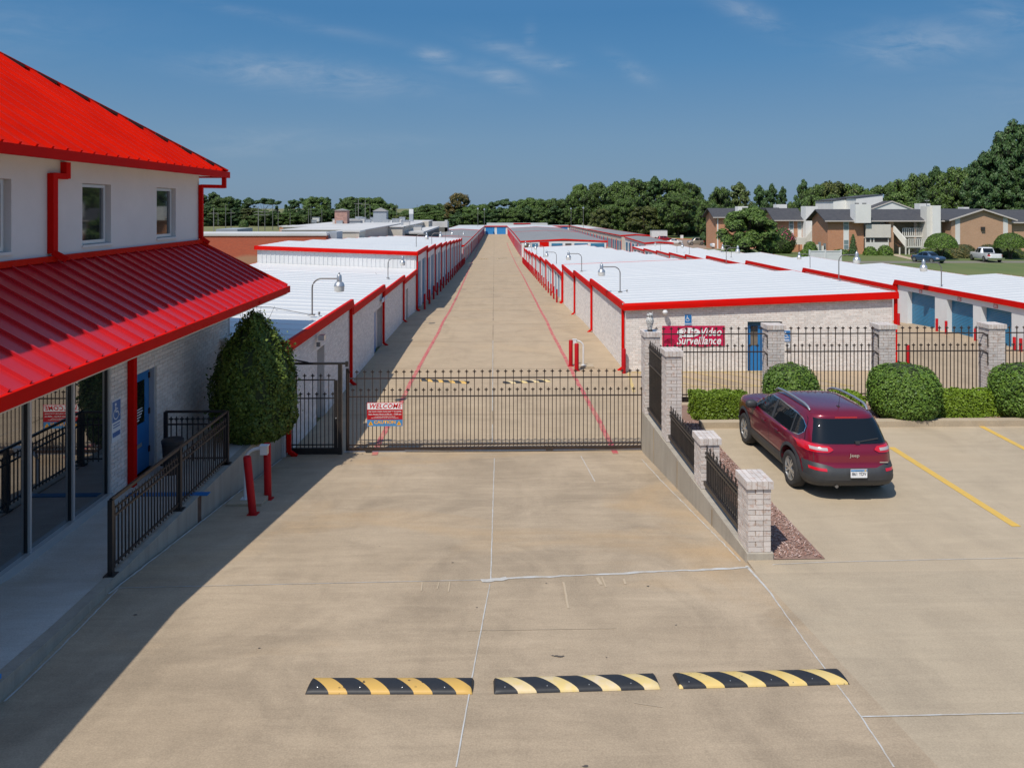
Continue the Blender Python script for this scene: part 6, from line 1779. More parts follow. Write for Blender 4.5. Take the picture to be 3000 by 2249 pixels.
railing(A, (ax_(2657), 111.2, -.5), (ax_(2713), 111.2, -.5), 1.3)
st = MB().hexa([(ax_(2628), 112.7, 2.8), (ax_(2632), 112.8, 2.8), (ax_(2655), 111.4, .7), (ax_(2650), 111.3, .7)], [(ax_(2628), 112.7, 3.0 - 1.2), (ax_(2632), 112.8, 1.8), (ax_(2655), 111.4, -.5), (ax_(2650), 111.3, -.5)]).build('stair_side', m_siding, A); fix_normals(st)
for k in range(9):
    f = k / 8; x = ax_(2634) * (1 - f) + ax_(2662) * f if False else ax_(2640) + f * 1.2
    bx('stair_tread', mat('red_brown_wood', (.25, .10, .06), .8), A, ax_(2641), ax_(2664), 114.8 - f * 2.4, 115.05 - f * 2.4, .95 - f * 1.35, 1.0 - f * 1.35)
for q in (2632, 2650, 2660, 2711): bx('post', m_siding, A, ax_(q), ax_(q) + .14, 111.3, 111.45, ZB, -.5)
for s in (0, 1):
    for k in range(6): bx('lower_step', m_siding, A, ax_(2662 + s * 24) + k * .12, ax_(2662 + s * 24) + k * .12 + .5, 113.4 - k * .25, 113.6 - k * .25, -1.7 + k * .18, -1.65 + k * .18)
ch = bx('chimney', m_sidingw, A, ax_(2735), ax_(2758), 111.6, 114, ZB, 5.85); bx('chimney_side', m_siding, A, ax_(2720), ax_(2735) - .01, 111.9, 113.6, ZB, 5.75)
dsh = thing('satellite_dish', 'small satellite dish on the apartment roof beside the tall pale chimney', 'dish', (ax_(2725), 113, 5.8))
MB().lathe([(0, -.06), (.25, -.03), (.42, .06)], (ax_(2726), 112.4, 6.6), 14).build('dish_bowl', m_galv, dsh, smooth=60); MB().tube([(ax_(2726), 112.5, 5.75), (ax_(2726), 112.4, 6.6)], .04, 6).build('mast', m_dkgalv, dsh)
bx('wall', m_siding, A, ax_(2758), ax_(2799), 114.0, 118, ZB, 3.7); bx('sliding_window', m_dark, A, ax_(2768), ax_(2776), 113.95, 114, 1.1, 3.3)
gablebox(A, m_tanbricktex, ax_(2790), ax_(2970), 111.6, 122, ZB, 3.85, 5.2, 'y')
roofy(A, 111.2, 122.5, ax_(2790), ax_(2970), 3.85, 5.35)
for (a, b) in ((2801, 2815), (2944, 2958)):
    p_ = bx('white_panel_strip', m_sidingw, A, ax_(a), ax_(b), 111.55, 111.6, ZB, 4.05)
    for k in range(4): bx('board_joint', m_crack, p_, ax_(a) + .05 + k * .18, ax_(a) + .07 + k * .18, 111.545, 111.55, ZB, 4.0)
MB().box(ax_(2877), ax_(2887), 111.3, 111.6, 2.1, 2.6).build('wall_lamp', m_dark, A)
bx('wall', m_tanbricktex, A, ax_(2970), ax_(3120), 113, 119, ZB, 3.6); roofx(A, ax_(2960), ax_(3130), 113, 119, 3.6, 5.2)
for (a, b, z0, z1, y) in ((2778, 2812, 5.0, 6.2, 119), (2930, 2948, 4.8, 5.6, 120)): bx('roof_chimney', m_sidingw, A, ax_(a), ax_(b), y, y + 1.5, z0, z1)
bx('vent_pipe', m_galv, A, ax_(2790), ax_(2791.5), 114.8, 114.9, 4.6, 5.15)
# middle house
Bh = thing('apartment_house', 'brick apartment house with white stairs, middle one of the three', 'building', (50, 125, -1.8))
def bxx(p): return X(p, 125)
gablebox(Bh, m_obricktex, bxx(2281), bxx(2361), 125, 130.6, -2.2, 3.75, 5.3, 'x'); roofx(Bh, bxx(2281) - .7, bxx(2366), 125, 130.8, 3.75, 5.42)
for (a, b) in ((2319, 2333), (2345, 2357)):
    window(Bh, bxx(a), bxx(b), 1.75, 3.6, 125); bx('spandrel_panel', m_sidingw, Bh, bxx(a), bxx(b), 124.96, 125, .1, 1.75)
ch = bx('chimney', m_sidingw, Bh, bxx(2359), bxx(2394), 123.6, 125.6, -2, 5.75); bx('roof_chimney', m_sidingw, Bh, bxx(2322), bxx(2355), 131, 132.5, 4.8, 6.1)
bx('rear_wing', m_grayshingle, Bh, bxx(2250), bxx(2330), 131, 137, 4.6, 5.5)
bx('landing_panel', m_siding, Bh, bxx(2376), bxx(2399), 122.3, 123.5, .8, 2.6); bx('landing_panel', m_siding, Bh, bxx(2321), bxx(2350), 122.3, 123.5, -.6, .55)
MB().ext([(bxx(2350), 122.4, -.6), (bxx(2376), 122.4, 1.1), (bxx(2376), 122.4, 2.3), (bxx(2350), 122.4, .6)], (0, .1, 0)).build('stair_side', m_siding, Bh)
railing(Bh, (bxx(2376), 122.4, -.5), (bxx(2400), 122.4, -.5), 1.1, pitch=.35)
for q in (2330, 2351, 2398): bx('post', mat('red_brown_wood', (.25, .10, .06), .8), Bh, bxx(q), bxx(q) + .15, 122.4, 122.55, -2.1, -.6)
# left house
Ch = thing('apartment_house', 'leftmost brick apartment house, half hidden by the dark rounded tree', 'building', (49, 150, -2.8))
def cxx(p): return X(p, 150)
gablebox(Ch, m_obricktex, cxx(2102), cxx(2248), 150, 157, -3.2, 3.85, 5.2, 'x'); roofx(Ch, cxx(2102) - .8, cxx(2252), 150, 157, 3.85, 5.4)
bx('chimney', m_sidingw, Ch, cxx(2161), cxx(2190), 148.6, 150.5, 3, 5.75); window(Ch, cxx(2136), cxx(2146), 1.6, 3.4, 150); bx('corner_strip', m_sidingw, Ch, cxx(2105), cxx(2108.5), 149.95, 150, -3, 3.8)
railing(Ch, (cxx(2232), 149, .5), (cxx(2248), 149, .5), 1.2)
# white-gabled houses behind
Eh = thing('apartment_house', 'white sided gable roof rising behind the long apartment house', 'building', (72, 135, -2))
def ex(p): return X(p, 135)
gablebox(Eh, m_sidingw, ex(2556), ex(2698), 135, 145, -2, 5.15, 6.65, 'y'); roofy(Eh, 134.94, 145, ex(2556), ex(2698), 5.15, 6.75, over=.25)
def shed(label, a, b, y, zl, zh, zt):
    t = thing('roof_monitor', label, 'building', (ex(a), y, 0)); x0, x1 = X(a, y), X(b, y)
    MB().ext([(x0, y, -2), (x1, y, -2), (x1, y, zh), (x0, y, zl)], (0, 8, 0)).build('wall', m_sidingw, t)
    MB().ext([(x0 - .2, y - .1, zl), (x1, y - .1, zh), (x1, y - .1, zh + .12), (x0 - .2, y - .1, zl + .12)], (0, 8, 0)).build('roof_edge', m_grayshingle, t)
shed('white slanted roof monitor, right and taller one of the two behind the apartment houses', 2520, 2600, 138, 7.3, 7.9, 8)
shed('white slanted roof monitor, left and lower one of the two behind the apartment houses', 2452, 2508, 142, 6.8, 7.3, 8)
# white fence panels by the right row
wf = thing('panel_fence', 'white plastic panel fence sticking up behind the roof of the right-hand storage row', 'fence', (38, 84, -1.7))
FX0, FX1 = X(2381, 84), X(2475, 84); fw = (FX1 - FX0) / 2
for k in range(2):
    x0 = FX0 + k * fw
    for j in range(6): bx('fence_board', m_whitepaint, wf, x0 + .06, x0 + fw - .06, 84.02, 84.05, -1.75 + j * .38, -1.75 + j * .38 + .372)
    bx('rail', m_whitepaint, wf, x0 + .05, x0 + fw - .05, 83.98, 84.09, .52, .64)
for k in range(3): bx('post', m_whitepaint, wf, FX0 + k * fw - .07, FX0 + k * fw + .07, 83.96, 84.11, -1.8, .74)

# ---- shopping centre to the left
m_flat = mat('flat_roof_membrane', rough=.7, fn=mottled((.60, .59, .57), (.45, .44, .43), .25, lo=.35, hi=.75)); m_creamst = mat('cream_stucco', rough=.8, fn=mottled((.58, .53, .45), (.52, .47, .40), .5)); m_gray = mat('grey_louvre', rough=.6, fn=mottled((.33, .36, .40), (.28, .31, .35), .5))
def redfade(t, b):
    s = t.n('ShaderNodeSeparateXYZ', i_0=t.pos()); br = MATS['red_brickwork']
    u = t.n('ShaderNodeCombineXYZ', i_0=s.outputs[0], i_1=s.outputs[2]).outputs[0]
    bt = t.n('ShaderNodeTexBrick', i_Vector=u, i_Color1=(.50, .085, .035), i_Color2=(.40, .065, .03), i_Mortar=(.36, .18, .12), i_Scale=1.0); bt.inputs['Brick Width'].default_value = .254; bt.inputs['Row Height'].default_value = .081; bt.inputs['Mortar Size'].default_value = .008
    n = t.noise(t.pos(), .35, 4)
    c = t.mix(t.math('MULTIPLY', n, .35), bt.outputs[0], (.36, .10, .05))
    # the repainted, paler patch low on the wall
    dx = t.math('DIVIDE', t.math('ADD', s.outputs[0], 24.8), 5.2); dz = t.math('DIVIDE', t.math('ADD', s.outputs[2], 2.2), 3.0)
    q = t.math('ADD', t.math('POWER', t.math('ABSOLUTE', dx), 2.0), t.math('POWER', t.math('ABSOLUTE', dz), 2.0))
    q = t.math('ADD', q, t.math('MULTIPLY', t.math('SUBTRACT', t.noise(t.pos(), .8, 3), .5), .3))
    return t.mix(t.ramp(q, [(.78, 1.0), (.98, 0.0)]), c, (.38, .20, .12))
m_redfade = mat('faded_red_brick_wall', rough=.9, fn=redfade)
S1 = thing('commercial_building', 'orange-red brick commercial building with a pale coping behind the left storage roofs', 'building', (-40, 78, -3))
bx('wall', m_redfade, S1, -58, X(958, 78), 78, 84, -4, 2.62); bx('coping', m_flat, S1, -58.1, X(958, 78) + .1, 77.9, 84.1, 2.62, 2.86)
def blk(parent, name, px0, px1, pyt, D, depth, m, zb=-4, cap=None):
    x0, x1, z = X(px0, D), X(px1, D), Z(pyt, D); bx(name, m, parent, x0, x1, D, D + depth, zb, z)
    if cap: bx('coping', cap, parent, x0 - .1, x1 + .1, D - .1, D + depth + .1, z, z + .18)
blk(S1, 'grey_screen', 958, 989, 679.5, 79, 3, m_gray)
blk(S1, 'rooftop_unit', 640, 702, 671, 96, 6, m_gray)
S2 = thing('shopping_centre', 'large flat-roofed white shopping centre beyond the red brick wall, left background', 'building', (-30, 150, -4))
bx('wall', m_creamst, S2, X(830, 104), X(1052, 100), 104, 150, -4, 2.35); bx('roof', m_flat, S2, X(830, 104) - .2, X(1052, 100) + .2, 103.8, 150, 2.35, 2.5)
blk(S2, 'parapet_wall', 989, 1054, 680, 92, 4, m_creamst, cap=m_flat)
bx('wall', m_creamst, S2, -36, X(1180, 128), 128, 190, -4, 2.15); bx('roof', m_flat, S2, -36.2, X(1180, 128) + .2, 127.8, 190, 2.15, 2.3)
blk(S2, 'parapet_wall', 870, 1097, 672.5, 124, 3, m_creamst, cap=m_flat)
bx('wall', mat('dark_panel_wall', (.13, .125, .11), .8), S2, X(1097, 132), X(1240, 132), 132, 170, -4, .9); bx('roof', m_flat, S2, X(1097, 132) - .3, X(1242, 132), 131.5, 170, .9, 1.25)
blk(S2, 'parapet_pier', 1118, 1141, 669, 130, 2, m_creamst); blk(S2, 'brick_pier', 1128, 1140, 670, 129.8, .2, m_mottbrick)
blk(S2, 'parapet_pier', 1237, 1256, 648, 165, 3, m_creamst); blk(S2, 'parapet_wall', 1215, 1311, 650, 200, 6, m_flat); blk(S2, 'wall_end', 1256, 1312, 666, 199, 1, mat('dark_panel_wall', (.13, .125, .11), .8)); blk(S2, 'parapet_wall', 1150, 1240, 653, 185, 6, m_creamst)
blk(S2, 'parapet_post', 1216, 1224, 645, 199, 2, m_flat); blk(S2, 'parapet_post', 1303, 1311, 645, 199, 2, m_flat)
blk(S2, 'brick_parapet', 823, 847, 664, 150, 4, m_obricktex, cap=m_flat); blk(S2, 'parapet_wall', 847, 870, 663, 150, 4, m_creamst, cap=m_flat)
S3 = thing('commercial_building', 'farther flat white roofs with many small roof units, left background', 'building', (-60, 195, -4))
bx('wall', m_creamst, S3, -40, X(1200, 195), 195, 250, -4.5, .95); bx('roof', m_flat, S3, -40, X(1200, 195), 194.8, 260, .95, 1.1)
rnd = random.Random(3)
UN = []
for k in range(22):
    px = rnd.uniform(905, 1215); D = rnd.uniform(134, 180); x = X(px, D); s_ = rnd.uniform(.5, 1.3)
    t = thing('roof_unit', f'small rooftop unit on the shopping centre roof, {ORD[k]} in the scattered group', 'roof unit', (x, D, 2.3), group='rooftop units of the shopping centre')
    UN.append((px, t))
    zb_ = 2.3 if x < X(1180, 128) else 1.1
    bx('unit_body', rnd.choice([m_gray, m_flat, m_galv]), t, x, x + s_ * 1.3, D, D + s_, zb_, zb_ + s_ * .8); bx('unit_cap', m_galv, t, x - .05, x + s_ * 1.35, D - .05, D + s_ + .05, zb_ + s_ * .8, zb_ + s_ * .8 + .1)
for k, (_, t) in enumerate(sorted(UN, key=lambda q: q[0])): t['label'] = f'small pale rooftop unit on the shopping centre, {ORD[k]} from the left'
def tower(label, px0, px1, pt, pe, D, m, base=2.0, hip=True):
    t = thing('roof_tower', label, 'tower', (X((px0 + px1) / 2, D), D, base)); x0, x1 = X(px0, D), X(px1, D); ze, zt = Z(pe, D), Z(pt, D); d = (x1 - x0)
    bx('wall', m, t, x0, x1, D, D + d, base - 2, ze)
    xm, ym = (x0 + x1) / 2, D + d / 2; o = .2
    MB().add([(x0 - o, D - o, ze), (x1 + o, D - o, ze), (x1 + o, D + d + o, ze), (x0 - o, D + d + o, ze), (xm, ym, zt)], [(0, 1, 4), (1, 2, 4), (2, 3, 4), (3, 0, 4), (0, 3, 2, 1)]).build('roof', m_graymetal, t)
    return t
tower('square mottled brick tower with a low grey cap on the shopping centre', 983, 1019, 611, 617, 140, m_mottbrick)
tower('tall grey louvred cupola with a pyramid roof on the shopping centre', 1095, 1133, 608, 619, 152, m_gray)
tower('low grey cupola between the brick tower and the tall cupola', 1023, 1058, 640, 647, 146, m_gray)
t = thing('roof_stack', 'slim white square stack on the shopping centre roof, right of the cupolas', 'chimney', (X(1206, 170), 170, 1)); bx('stack_top', m_whitepaint, t, X(1199, 170), X(1211, 170), 170, 171.2, Z(627, 170), Z(612.5, 170)); bx('stack_body', m_gray, t, X(1199.5, 170), X(1210.5, 170), 170.03, 171.17, 0, Z(627, 170))
# utility poles
for k, (px, pt, pb, D, arm) in enumerate([(626, 609, 684, 260, 1), (639, 624, 660, 300, 0), (661, 600, 672, 300, 0), (677, 612, 670, 300, 1), (757, 605, 678, 270, 2), (776, 607, 676, 285, 2), (799, 600, 675, 300, 1), (815, 615, 672, 300, 0), (850, 622, 665, 310, 0), (904, 610, 668, 290, 0), (911, 604, 668, 310, 0), (943, 612, 662, 310, 0),
                                          (1042, 600, 650, 330, 0), (1050, 584, 645, 280, 1), (1070, 586, 648, 280, 1), (1084, 600, 650, 320, 0), (1162, 597, 640, 380, 0), (1222, 600, 645, 380, 0)]):
    p = at(px, pb, D); h = (pb - pt) / F * D
    t = thing('utility_pole', f'{ORD[k]} wooden utility pole from the left in front of the far tree line', 'pole', p, group='utility poles before the far trees')
    MB().tube([p, p + Vector((0, 0, h))], [.16, .10], 6).build('pole', m_graymetal if k in (0, 4, 13, 14) else m_dkgalv, t)
    for j in range(arm): bx('cross_arm', m_graymetal, t, p.x - 1.6, p.x + 1.6, p.y - .06, p.y + .06, p.z + h * (.78 - .12 * j), p.z + h * (.78 - .12 * j) + .14)

# ================================================================= TREES
def crown_mesh(name, seed, kind, m, n, leaf):
    r = np.random.default_rng(seed); L = []
    if kind == 'oak':
        k = 105
        for i in range(k):
            u = r.uniform(-.92, 1); a = r.uniform(0, 2 * np.pi); q = math.sqrt(max(0.1, 1 - abs(u) ** 2.6)); rr = r.uniform(.20, .42)
            L.append((q * math.cos(a) * rr, q * math.sin(a) * rr, .52 + u * .38, r.uniform(.055, .125), .8))
    elif kind == 'round':
        for i in range(90):
            u = r.uniform(0, 1) ** .8; a = r.uniform(0, 6.28); w_ = .40 * math.sqrt(max(0, 1 - (abs(u - .38) / .64) ** 2.3)); d = w_ * math.sqrt(r.uniform(.15, 1))
            L.append((d * math.cos(a), d * math.sin(a), .08 + u * .84, r.uniform(.07, .13), .9))
    elif kind == 'pine':
        k = 95
        for i in range(k):
            t = (i + .5) / k; z = .14 + .78 * t; w_ = .40 * (1 - t) ** .55 * min(1, .55 + t * 2) + .05; a = r.uniform(0, 2 * np.pi); d = w_ * r.uniform(.25, 1.05)
            L.append((d * math.cos(a), d * math.sin(a), z, r.uniform(.05, .10) * (1.15 - .4 * t), .7))
        L.append((0, 0, .93, .07, .8))
    elif kind == 'cedar':
        for i in range(30):
            t = (i + .5) / 30; w_ = .42 * (1 - t) ** .8; a = r.uniform(0, 6.28); d = w_ * r.uniform(.3, .8)
            L.append((d * math.cos(a), d * math.sin(a), .10 + .85 * t, .10 * (1 - t) + .05, .8))
    elif kind == 'umbrella':
        for i in range(26):
            a = r.uniform(0, 6.28); d = .40 * math.sqrt(r.uniform(0, 1)); L.append((d * math.cos(a), d * math.sin(a), .86 - d * .25 + r.uniform(-.03, .03), r.uniform(.07, .11), .55))
    A = np.array(L); wgt = A[:, 3] ** 2; idx = r.choice(len(A), n, p=wgt / wgt.sum())
    d = r.normal(0, 1, (n, 3)); d /= np.linalg.norm(d, axis=1, keepdims=True); d[:, 2] = np.where(d[:, 2] < -.35, -d[:, 2], d[:, 2])
    rad = A[idx, 3] * (1 - .28 * r.random(n) ** 2) * (1 + .12 * np.sin(d[:, 0] * 7 + idx) * np.sin(d[:, 1] * 8))
    P = A[idx, :3] + d * rad[:, None] * np.stack([np.ones(n), np.ones(n), A[idx, 4]], 1)
    N = d + r.normal(0, .42, (n, 3)) + np.array([0, 0, .2])
    return leafcloud_mesh(name, P, N, leaf, leaf * .62, m), A
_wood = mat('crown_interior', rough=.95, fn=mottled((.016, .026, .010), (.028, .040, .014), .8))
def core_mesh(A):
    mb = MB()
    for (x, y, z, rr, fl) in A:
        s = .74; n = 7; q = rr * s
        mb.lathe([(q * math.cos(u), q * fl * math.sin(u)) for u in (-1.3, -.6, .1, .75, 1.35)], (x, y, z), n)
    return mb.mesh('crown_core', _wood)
def tree_proto(kind, seed, m, n=5200, leaf=.020, trunk=.0, tw=.022):
    t = thing('tree', 'tree', 'tree', (0, 0, -50), local=True)
    me, A = crown_mesh('crown', seed, kind, m, n, leaf)
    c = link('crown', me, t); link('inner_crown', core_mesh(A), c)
    mb = MB(); mb.tube([(0, 0, -.02), (.004, 0, .2), (-.004, .004, .5), (0, 0, .8)], [tw, tw * .75, tw * .5, tw * .15], 8)
    r = random.Random(seed)
    for i in range(7):
        a = r.uniform(0, 6.28); z = r.uniform(.22, .62); x, y, zz, rr, _ = A[r.randrange(len(A))]
        mb.tube([(0, 0, z), (x * .5, y * .5, (z + zz) / 2 + .02), (x, y, zz)], [tw * .38, tw * .25, tw * .1], 5)
    mb.build('trunk', m_bark, t)
    return t
PR = {'oak': [tree_proto('oak', s, m_leafoak, 13000, .0165) for s in (11, 12, 13)], 'pine': [tree_proto('pine', s, m_leafpine, 12000, .0155, tw=.016) for s in (21, 22, 23)],
      'bright': [tree_proto('pine', 31, m_leafpineb, 9000, .0165, tw=.016)], 'autumn': [tree_proto('oak', 41, m_leafautumn, 8000, .017)], 'cedar': [tree_proto('cedar', 51, m_leafpine, 7000, .017)],
      'umbrella': [tree_proto('umbrella', 61, m_leafpine, 5200, .019, tw=.014)], 'yellow': [tree_proto('oak', 71, leaf_mat('yellowish_leaves', (.085, .105, .022), (.12, .14, .03)), 8000, .018)]}
used = set(); trnd = random.Random(5)
def tree(kind, x, y, h, w_, label, group=None, zb=None, nm='tree'):
    p = trnd.choice(PR[kind]); o = p if id(p) not in used else copy_tree(p); used.add(id(p))
    z = (T(x, y) if zb is None else zb) - .2
    place(o, (x, y, z), trnd.uniform(0, 6.28), label, group=group, sclv=(w_, w_ * trnd.uniform(.9, 1.1), h)); o.name = nm
    if group is None and 'group' in o: del o['group']
    return o
def trow(lst, D, base, where, group, jit=8):
    for k, it in enumerate(lst):
        px, pt, kind, wpx = it; d = D + trnd.uniform(-jit, jit); x = X(px, d); z = Z(pt, d); h = z - base
        tree(kind, x, d, h * 1.1, wpx / F * d * (1.75 if D > 320 else 1.4), f'{ORD[k]} tree from the left, {where}', group, zb=base - (h * .10))
B0 = -5.3
trow([(560, 576, 'oak', 60), (604, 568, 'pine', 60), (634, 560, 'pine', 56), (668, 570, 'oak', 56), (702, 580, 'pine', 48), (735, 576, 'pine', 56), (778, 572, 'umbrella', 62), (815, 600, 'cedar', 40), (842, 596, 'cedar', 36), (866, 582, 'pine', 40), (888, 572, 'umbrella', 50), (930, 570, 'oak', 54), (962, 575, 'pine', 44), (1000, 578, 'cedar', 44), (1030, 572, 'oak', 56), (1066, 574, 'oak', 52), (1100, 572, 'oak', 60), (1132, 590, 'oak', 46)], 460, B0,
     'back row of the far left tree line', 'far left tree line, back row')
trow([(575, 605, 'oak', 60), (615, 600, 'pine', 55), (655, 604, 'oak', 60), (695, 606, 'pine', 50), (740, 606, 'yellow', 56), (775, 612, 'oak', 50), (810, 614, 'pine', 46), (850, 618, 'oak', 55), (890, 612, 'pine', 50), (930, 606, 'oak', 60), (970, 610, 'pine', 50), (1010, 606, 'oak', 55), (1055, 602, 'pine', 55), (1095, 600, 'oak', 60), (1130, 612, 'oak', 46)], 425, B0,
     'front row of the far left tree line', 'far left tree line, front row')
trow([(1165, 618, 'oak', 48), (1195, 612, 'oak', 46), (1225, 604, 'oak', 46), (1255, 594, 'oak', 50), (1285, 592, 'oak', 50), (1318, 600, 'oak', 44)], 430, B0, 'in the low gap behind the white stack', 'trees in the gap behind the stack')
trow([(1175, 628, 'yellow', 40), (1235, 618, 'oak', 50), (1280, 612, 'oak', 56), (1312, 616, 'pine', 46)], 380, B0, 'lower trees right of the white stack', 'lower trees right of the stack', 5)
tree('autumn', X(1343, 345), 345, Z(562, 345) - B0, 95 / F * 345, 'tall tree turning yellow-brown, left of the yard road end', zb=B0)
trow([(1362, 600, 'oak', 60), (1405, 592, 'oak', 60), (1440, 588, 'pine', 54), (1483, 572, 'umbrella', 50), (1515, 583, 'oak', 52), (1552, 573, 'oak', 60), (1592, 576, 'oak', 56), (1628, 574, 'oak', 56), (1656, 590, 'pine', 46)], 350, B0, 'upper row straight behind the end of the yard', 'trees behind the yard end, upper row', 6)
trow([(1345, 618, 'pine', 56), (1385, 606, 'oak', 60), (1425, 606, 'cedar', 56), (1465, 604, 'pine', 60), (1505, 602, 'oak', 60), (1545, 600, 'pine', 60), (1585, 602, 'oak', 62), (1625, 600, 'pine', 60), (1662, 606, 'oak', 56)], 326, B0, 'lower row straight behind the end of the yard', 'trees behind the yard end, lower row', 5)
tree('oak', X(1700, 318), 318, Z(532, 318) - B0, 95 / F * 318, 'big dark broad tree, left part of the tall pair right of the yard end', zb=B0)
tree('oak', X(1752, 312), 312, Z(526, 312) - B0, 100 / F * 312, 'big dark broad tree, right part of the tall pair right of the yard end', zb=B0)
trow([(1815, 522, 'oak', 90), (1868, 512, 'oak', 95), (1920, 510, 'pine', 90), (1972, 512, 'oak', 95), (2020, 524, 'oak', 80), (2055, 560, 'pine', 56)], 295, B0, 'in the tallest dark grove above the grey storage roofs', 'tallest dark grove', 6)
trow([(1762, 606, 'yellow', 56), (1798, 590, 'oak', 66), (1838, 570, 'oak', 70), (1888, 598, 'yellow', 82), (1945, 585, 'oak', 80), (2005, 590, 'oak', 70), (2050, 606, 'pine', 50)], 268, B0, 'in the front row under the tallest dark grove', 'front row under the tallest grove', 6)
tree('oak', X(1990, 252), 252, Z(561, 252) + 4.9, 125 / F * 252, 'spreading tree with a clear trunk on the park lawn behind the white trailer', zb=-4.9)
tree('oak', X(2018, 262), 262, Z(590, 262) + 4.9, 90 / F * 262, 'smaller spreading tree right of the one with the clear trunk on the park lawn', zb=-4.9)
trow([(2078, 575, 'oak', 60), (2114, 537, 'oak', 72), (2172, 526, 'bright', 96), (2230, 536, 'pine', 72), (2268, 531, 'pine', 70), (2300, 540, 'pine', 50), (2330, 582, 'oak', 60)], 196, -4.3, 'in the row of pines behind the leftmost apartment house', 'pines behind the leftmost apartment house', 5)
trow([(2095, 590, 'pine', 60), (2140, 600, 'oak', 60), (2215, 590, 'pine', 70), (2290, 592, 'pine', 60)], 180, -4.0, 'lower row behind the leftmost apartment house', 'lower trees behind the leftmost house', 3)
trow([(2362, 518, 'pine', 66), (2410, 524, 'oak', 90), (2455, 520, 'yellow', 110), (2505, 526, 'oak', 95), (2560, 540, 'oak', 80), (2600, 530, 'oak', 90), (2650, 510, 'oak', 95), (2705, 494, 'oak', 105), (2760, 478, 'pine', 105), (2815, 474, 'oak', 110), (2865, 472, 'pine', 105)], 170, -3.2, 'in the wood rising behind the long apartment house', 'wood behind the long apartment house', 5)
trow([(2390, 560, 'oak', 80), (2450, 560, 'oak', 90), (2520, 556, 'oak', 90), (2580, 560, 'pine', 90), (2650, 550, 'oak', 95), (2720, 540, 'pine', 100), (2790, 530, 'oak', 100), (2860, 530, 'pine', 110), (2930, 520, 'pine', 110), (3000, 520, 'oak', 120)], 158, -3.0, 'in the lower front wood behind the long apartment house', 'lower front of the wood behind the long house', 3)
trow([(2905, 432, 'pine', 130), (2950, 372, 'pine', 140), (2992, 336, 'pine', 150), (3060, 310, 'pine', 170), (3150, 330, 'pine', 170)], 150, -2.8, 'among the tallest pines at the right picture edge', 'tallest pines at the right edge', 3)
trow([(2900, 500, 'pine', 110), (2965, 470, 'pine', 120), (3030, 460, 'pine', 130)], 144, -2.8, 'lower pines below the tallest ones at the right edge', 'lower pines at the right edge', 2)
rt = tree_proto('round', 91, m_leafoak, 26000, .0165)
place(rt, (X(2200, 105), 105, T(36.5, 105) - .2), 1.0, 'dark rounded tree in front of the leftmost apartment house', sclv=(9.3, 9.3, 8.1))
mt_ = thing('utility_meters', 'pale utility meters and boxes at the foot of the long apartment house', 'meter box', (X(2410, 112), 112, -1.7))
for k, (q, h_, w_) in enumerate([(2402, 1.5, .35), (2409, 1.9, .3), (2417, 1.3, .5), (2424, 1.7, .3)]): bx('meter_box', m_galv if k % 2 else m_siding, mt_, X(q, 112), X(q, 112) + w_, 112, 112.3, T(50, 112) + (.2 if k % 2 else 0), T(50, 112) + h_)
cbl = MB().tube([(-5.75, 24, 2.13), (-7.5, 25.2, 2.24), (-9.2, 24.9, 2.30), (-12, 26.5, 2.42)], .012, 5).build('roof_cable', m_dkgalv); tag(cbl, 'thin dark cable lying across the near left white roof', 'cable')
cbl = MB().tube([(-5.9, 42.2, 1.56), (-7.4, 47.2, 1.36), (-7.6, 48, 1.39)], .014, 5).build('roof_cable', m_dkgalv); tag(cbl, 'thin cable on the left brick building roof behind the second lamp', 'cable')
# shrubs by the houses
cone = lambda R_: sup(lambda t: R_ * (1 - t) ** .7 + .02)
dome = lambda R_: sup(lambda t: R_ * np.sqrt(np.clip(1 - t ** 2.2, 0.001, 1)))
def shrub(label, px, pb, D, h, r, prof=None, m=None, cat='bush', **k):
    x = X(px, D); return bush('shrub', label, (x, D, T(x, D)), h, (prof or dome)(r), n=k.pop('n', 1500), leaf=k.pop('leaf', .10), m=m or m_leafhedge, cat=cat, lump=.12, **k)
cy = shrub('slim dark cypress shrub in front of the long apartment house', 2511, 747, 108, 3.2, .65, prof=cone, m=m_leafpine, n=1200)
shrub('leafy green shrub at the patio wall, left of two', 2563, 748, 110, 1.3, 1.0); shrub('leafy green shrub at the patio wall, right of two', 2608, 748, 110, 1.5, 1.1)
shrub('round green shrub below the white stairs of the middle house', 2383, 730, 112, 2.0, 1.1); shrub('small clipped shrub between the white fence and the middle house', 2366, 748, 104, 1.2, .8); shrub('flat hedge left of the narrow windows of the long house', 2475, 742, 110, .9, 1.4); shrub('low shrub right of the stairs of the long house', 2725, 742, 109, 1.0, .8)
for q, lb in ((2820, 'brownish clipped hedge left of the white pickup'), (2846, 'brownish clipped hedge right behind the white pickup cab'), (2920, 'brownish hedge behind the bed of the white pickup')): shrub(lb, q, 760, 104, 1.9, 1.7, m=leaf_mat('olive_leaves', (.10, .09, .03), (.14, .12, .04)), n=2000)
def umb(label, px, D, z0, h, r):
    x = X(px, D); t = bush('topiary_tree', label, (x, D, z0), h, dome(r), n=4200, leaf=.09, m=m_leafhedge, cat='tree', lump=.03)
    mb = MB(); zb_ = T(x, D) - z0
    for k in range(4): a = k * 1.6; mb.tube([(.12 * math.cos(a), .12 * math.sin(a), zb_), (.2 * math.cos(a), .2 * math.sin(a), zb_ * .5), (.8 * math.cos(a), .8 * math.sin(a), .15)], [.09, .07, .04], 6)
    mb.build('trunk', m_bark, t)
    return t
umb('umbrella-clipped tree beside the tall pale chimney of the long house', 2775, 101, .05, 2.0, 2.05); umb('umbrella-clipped tree cut by the right picture edge', 2985, 101, .05, 2.0, 2.0)
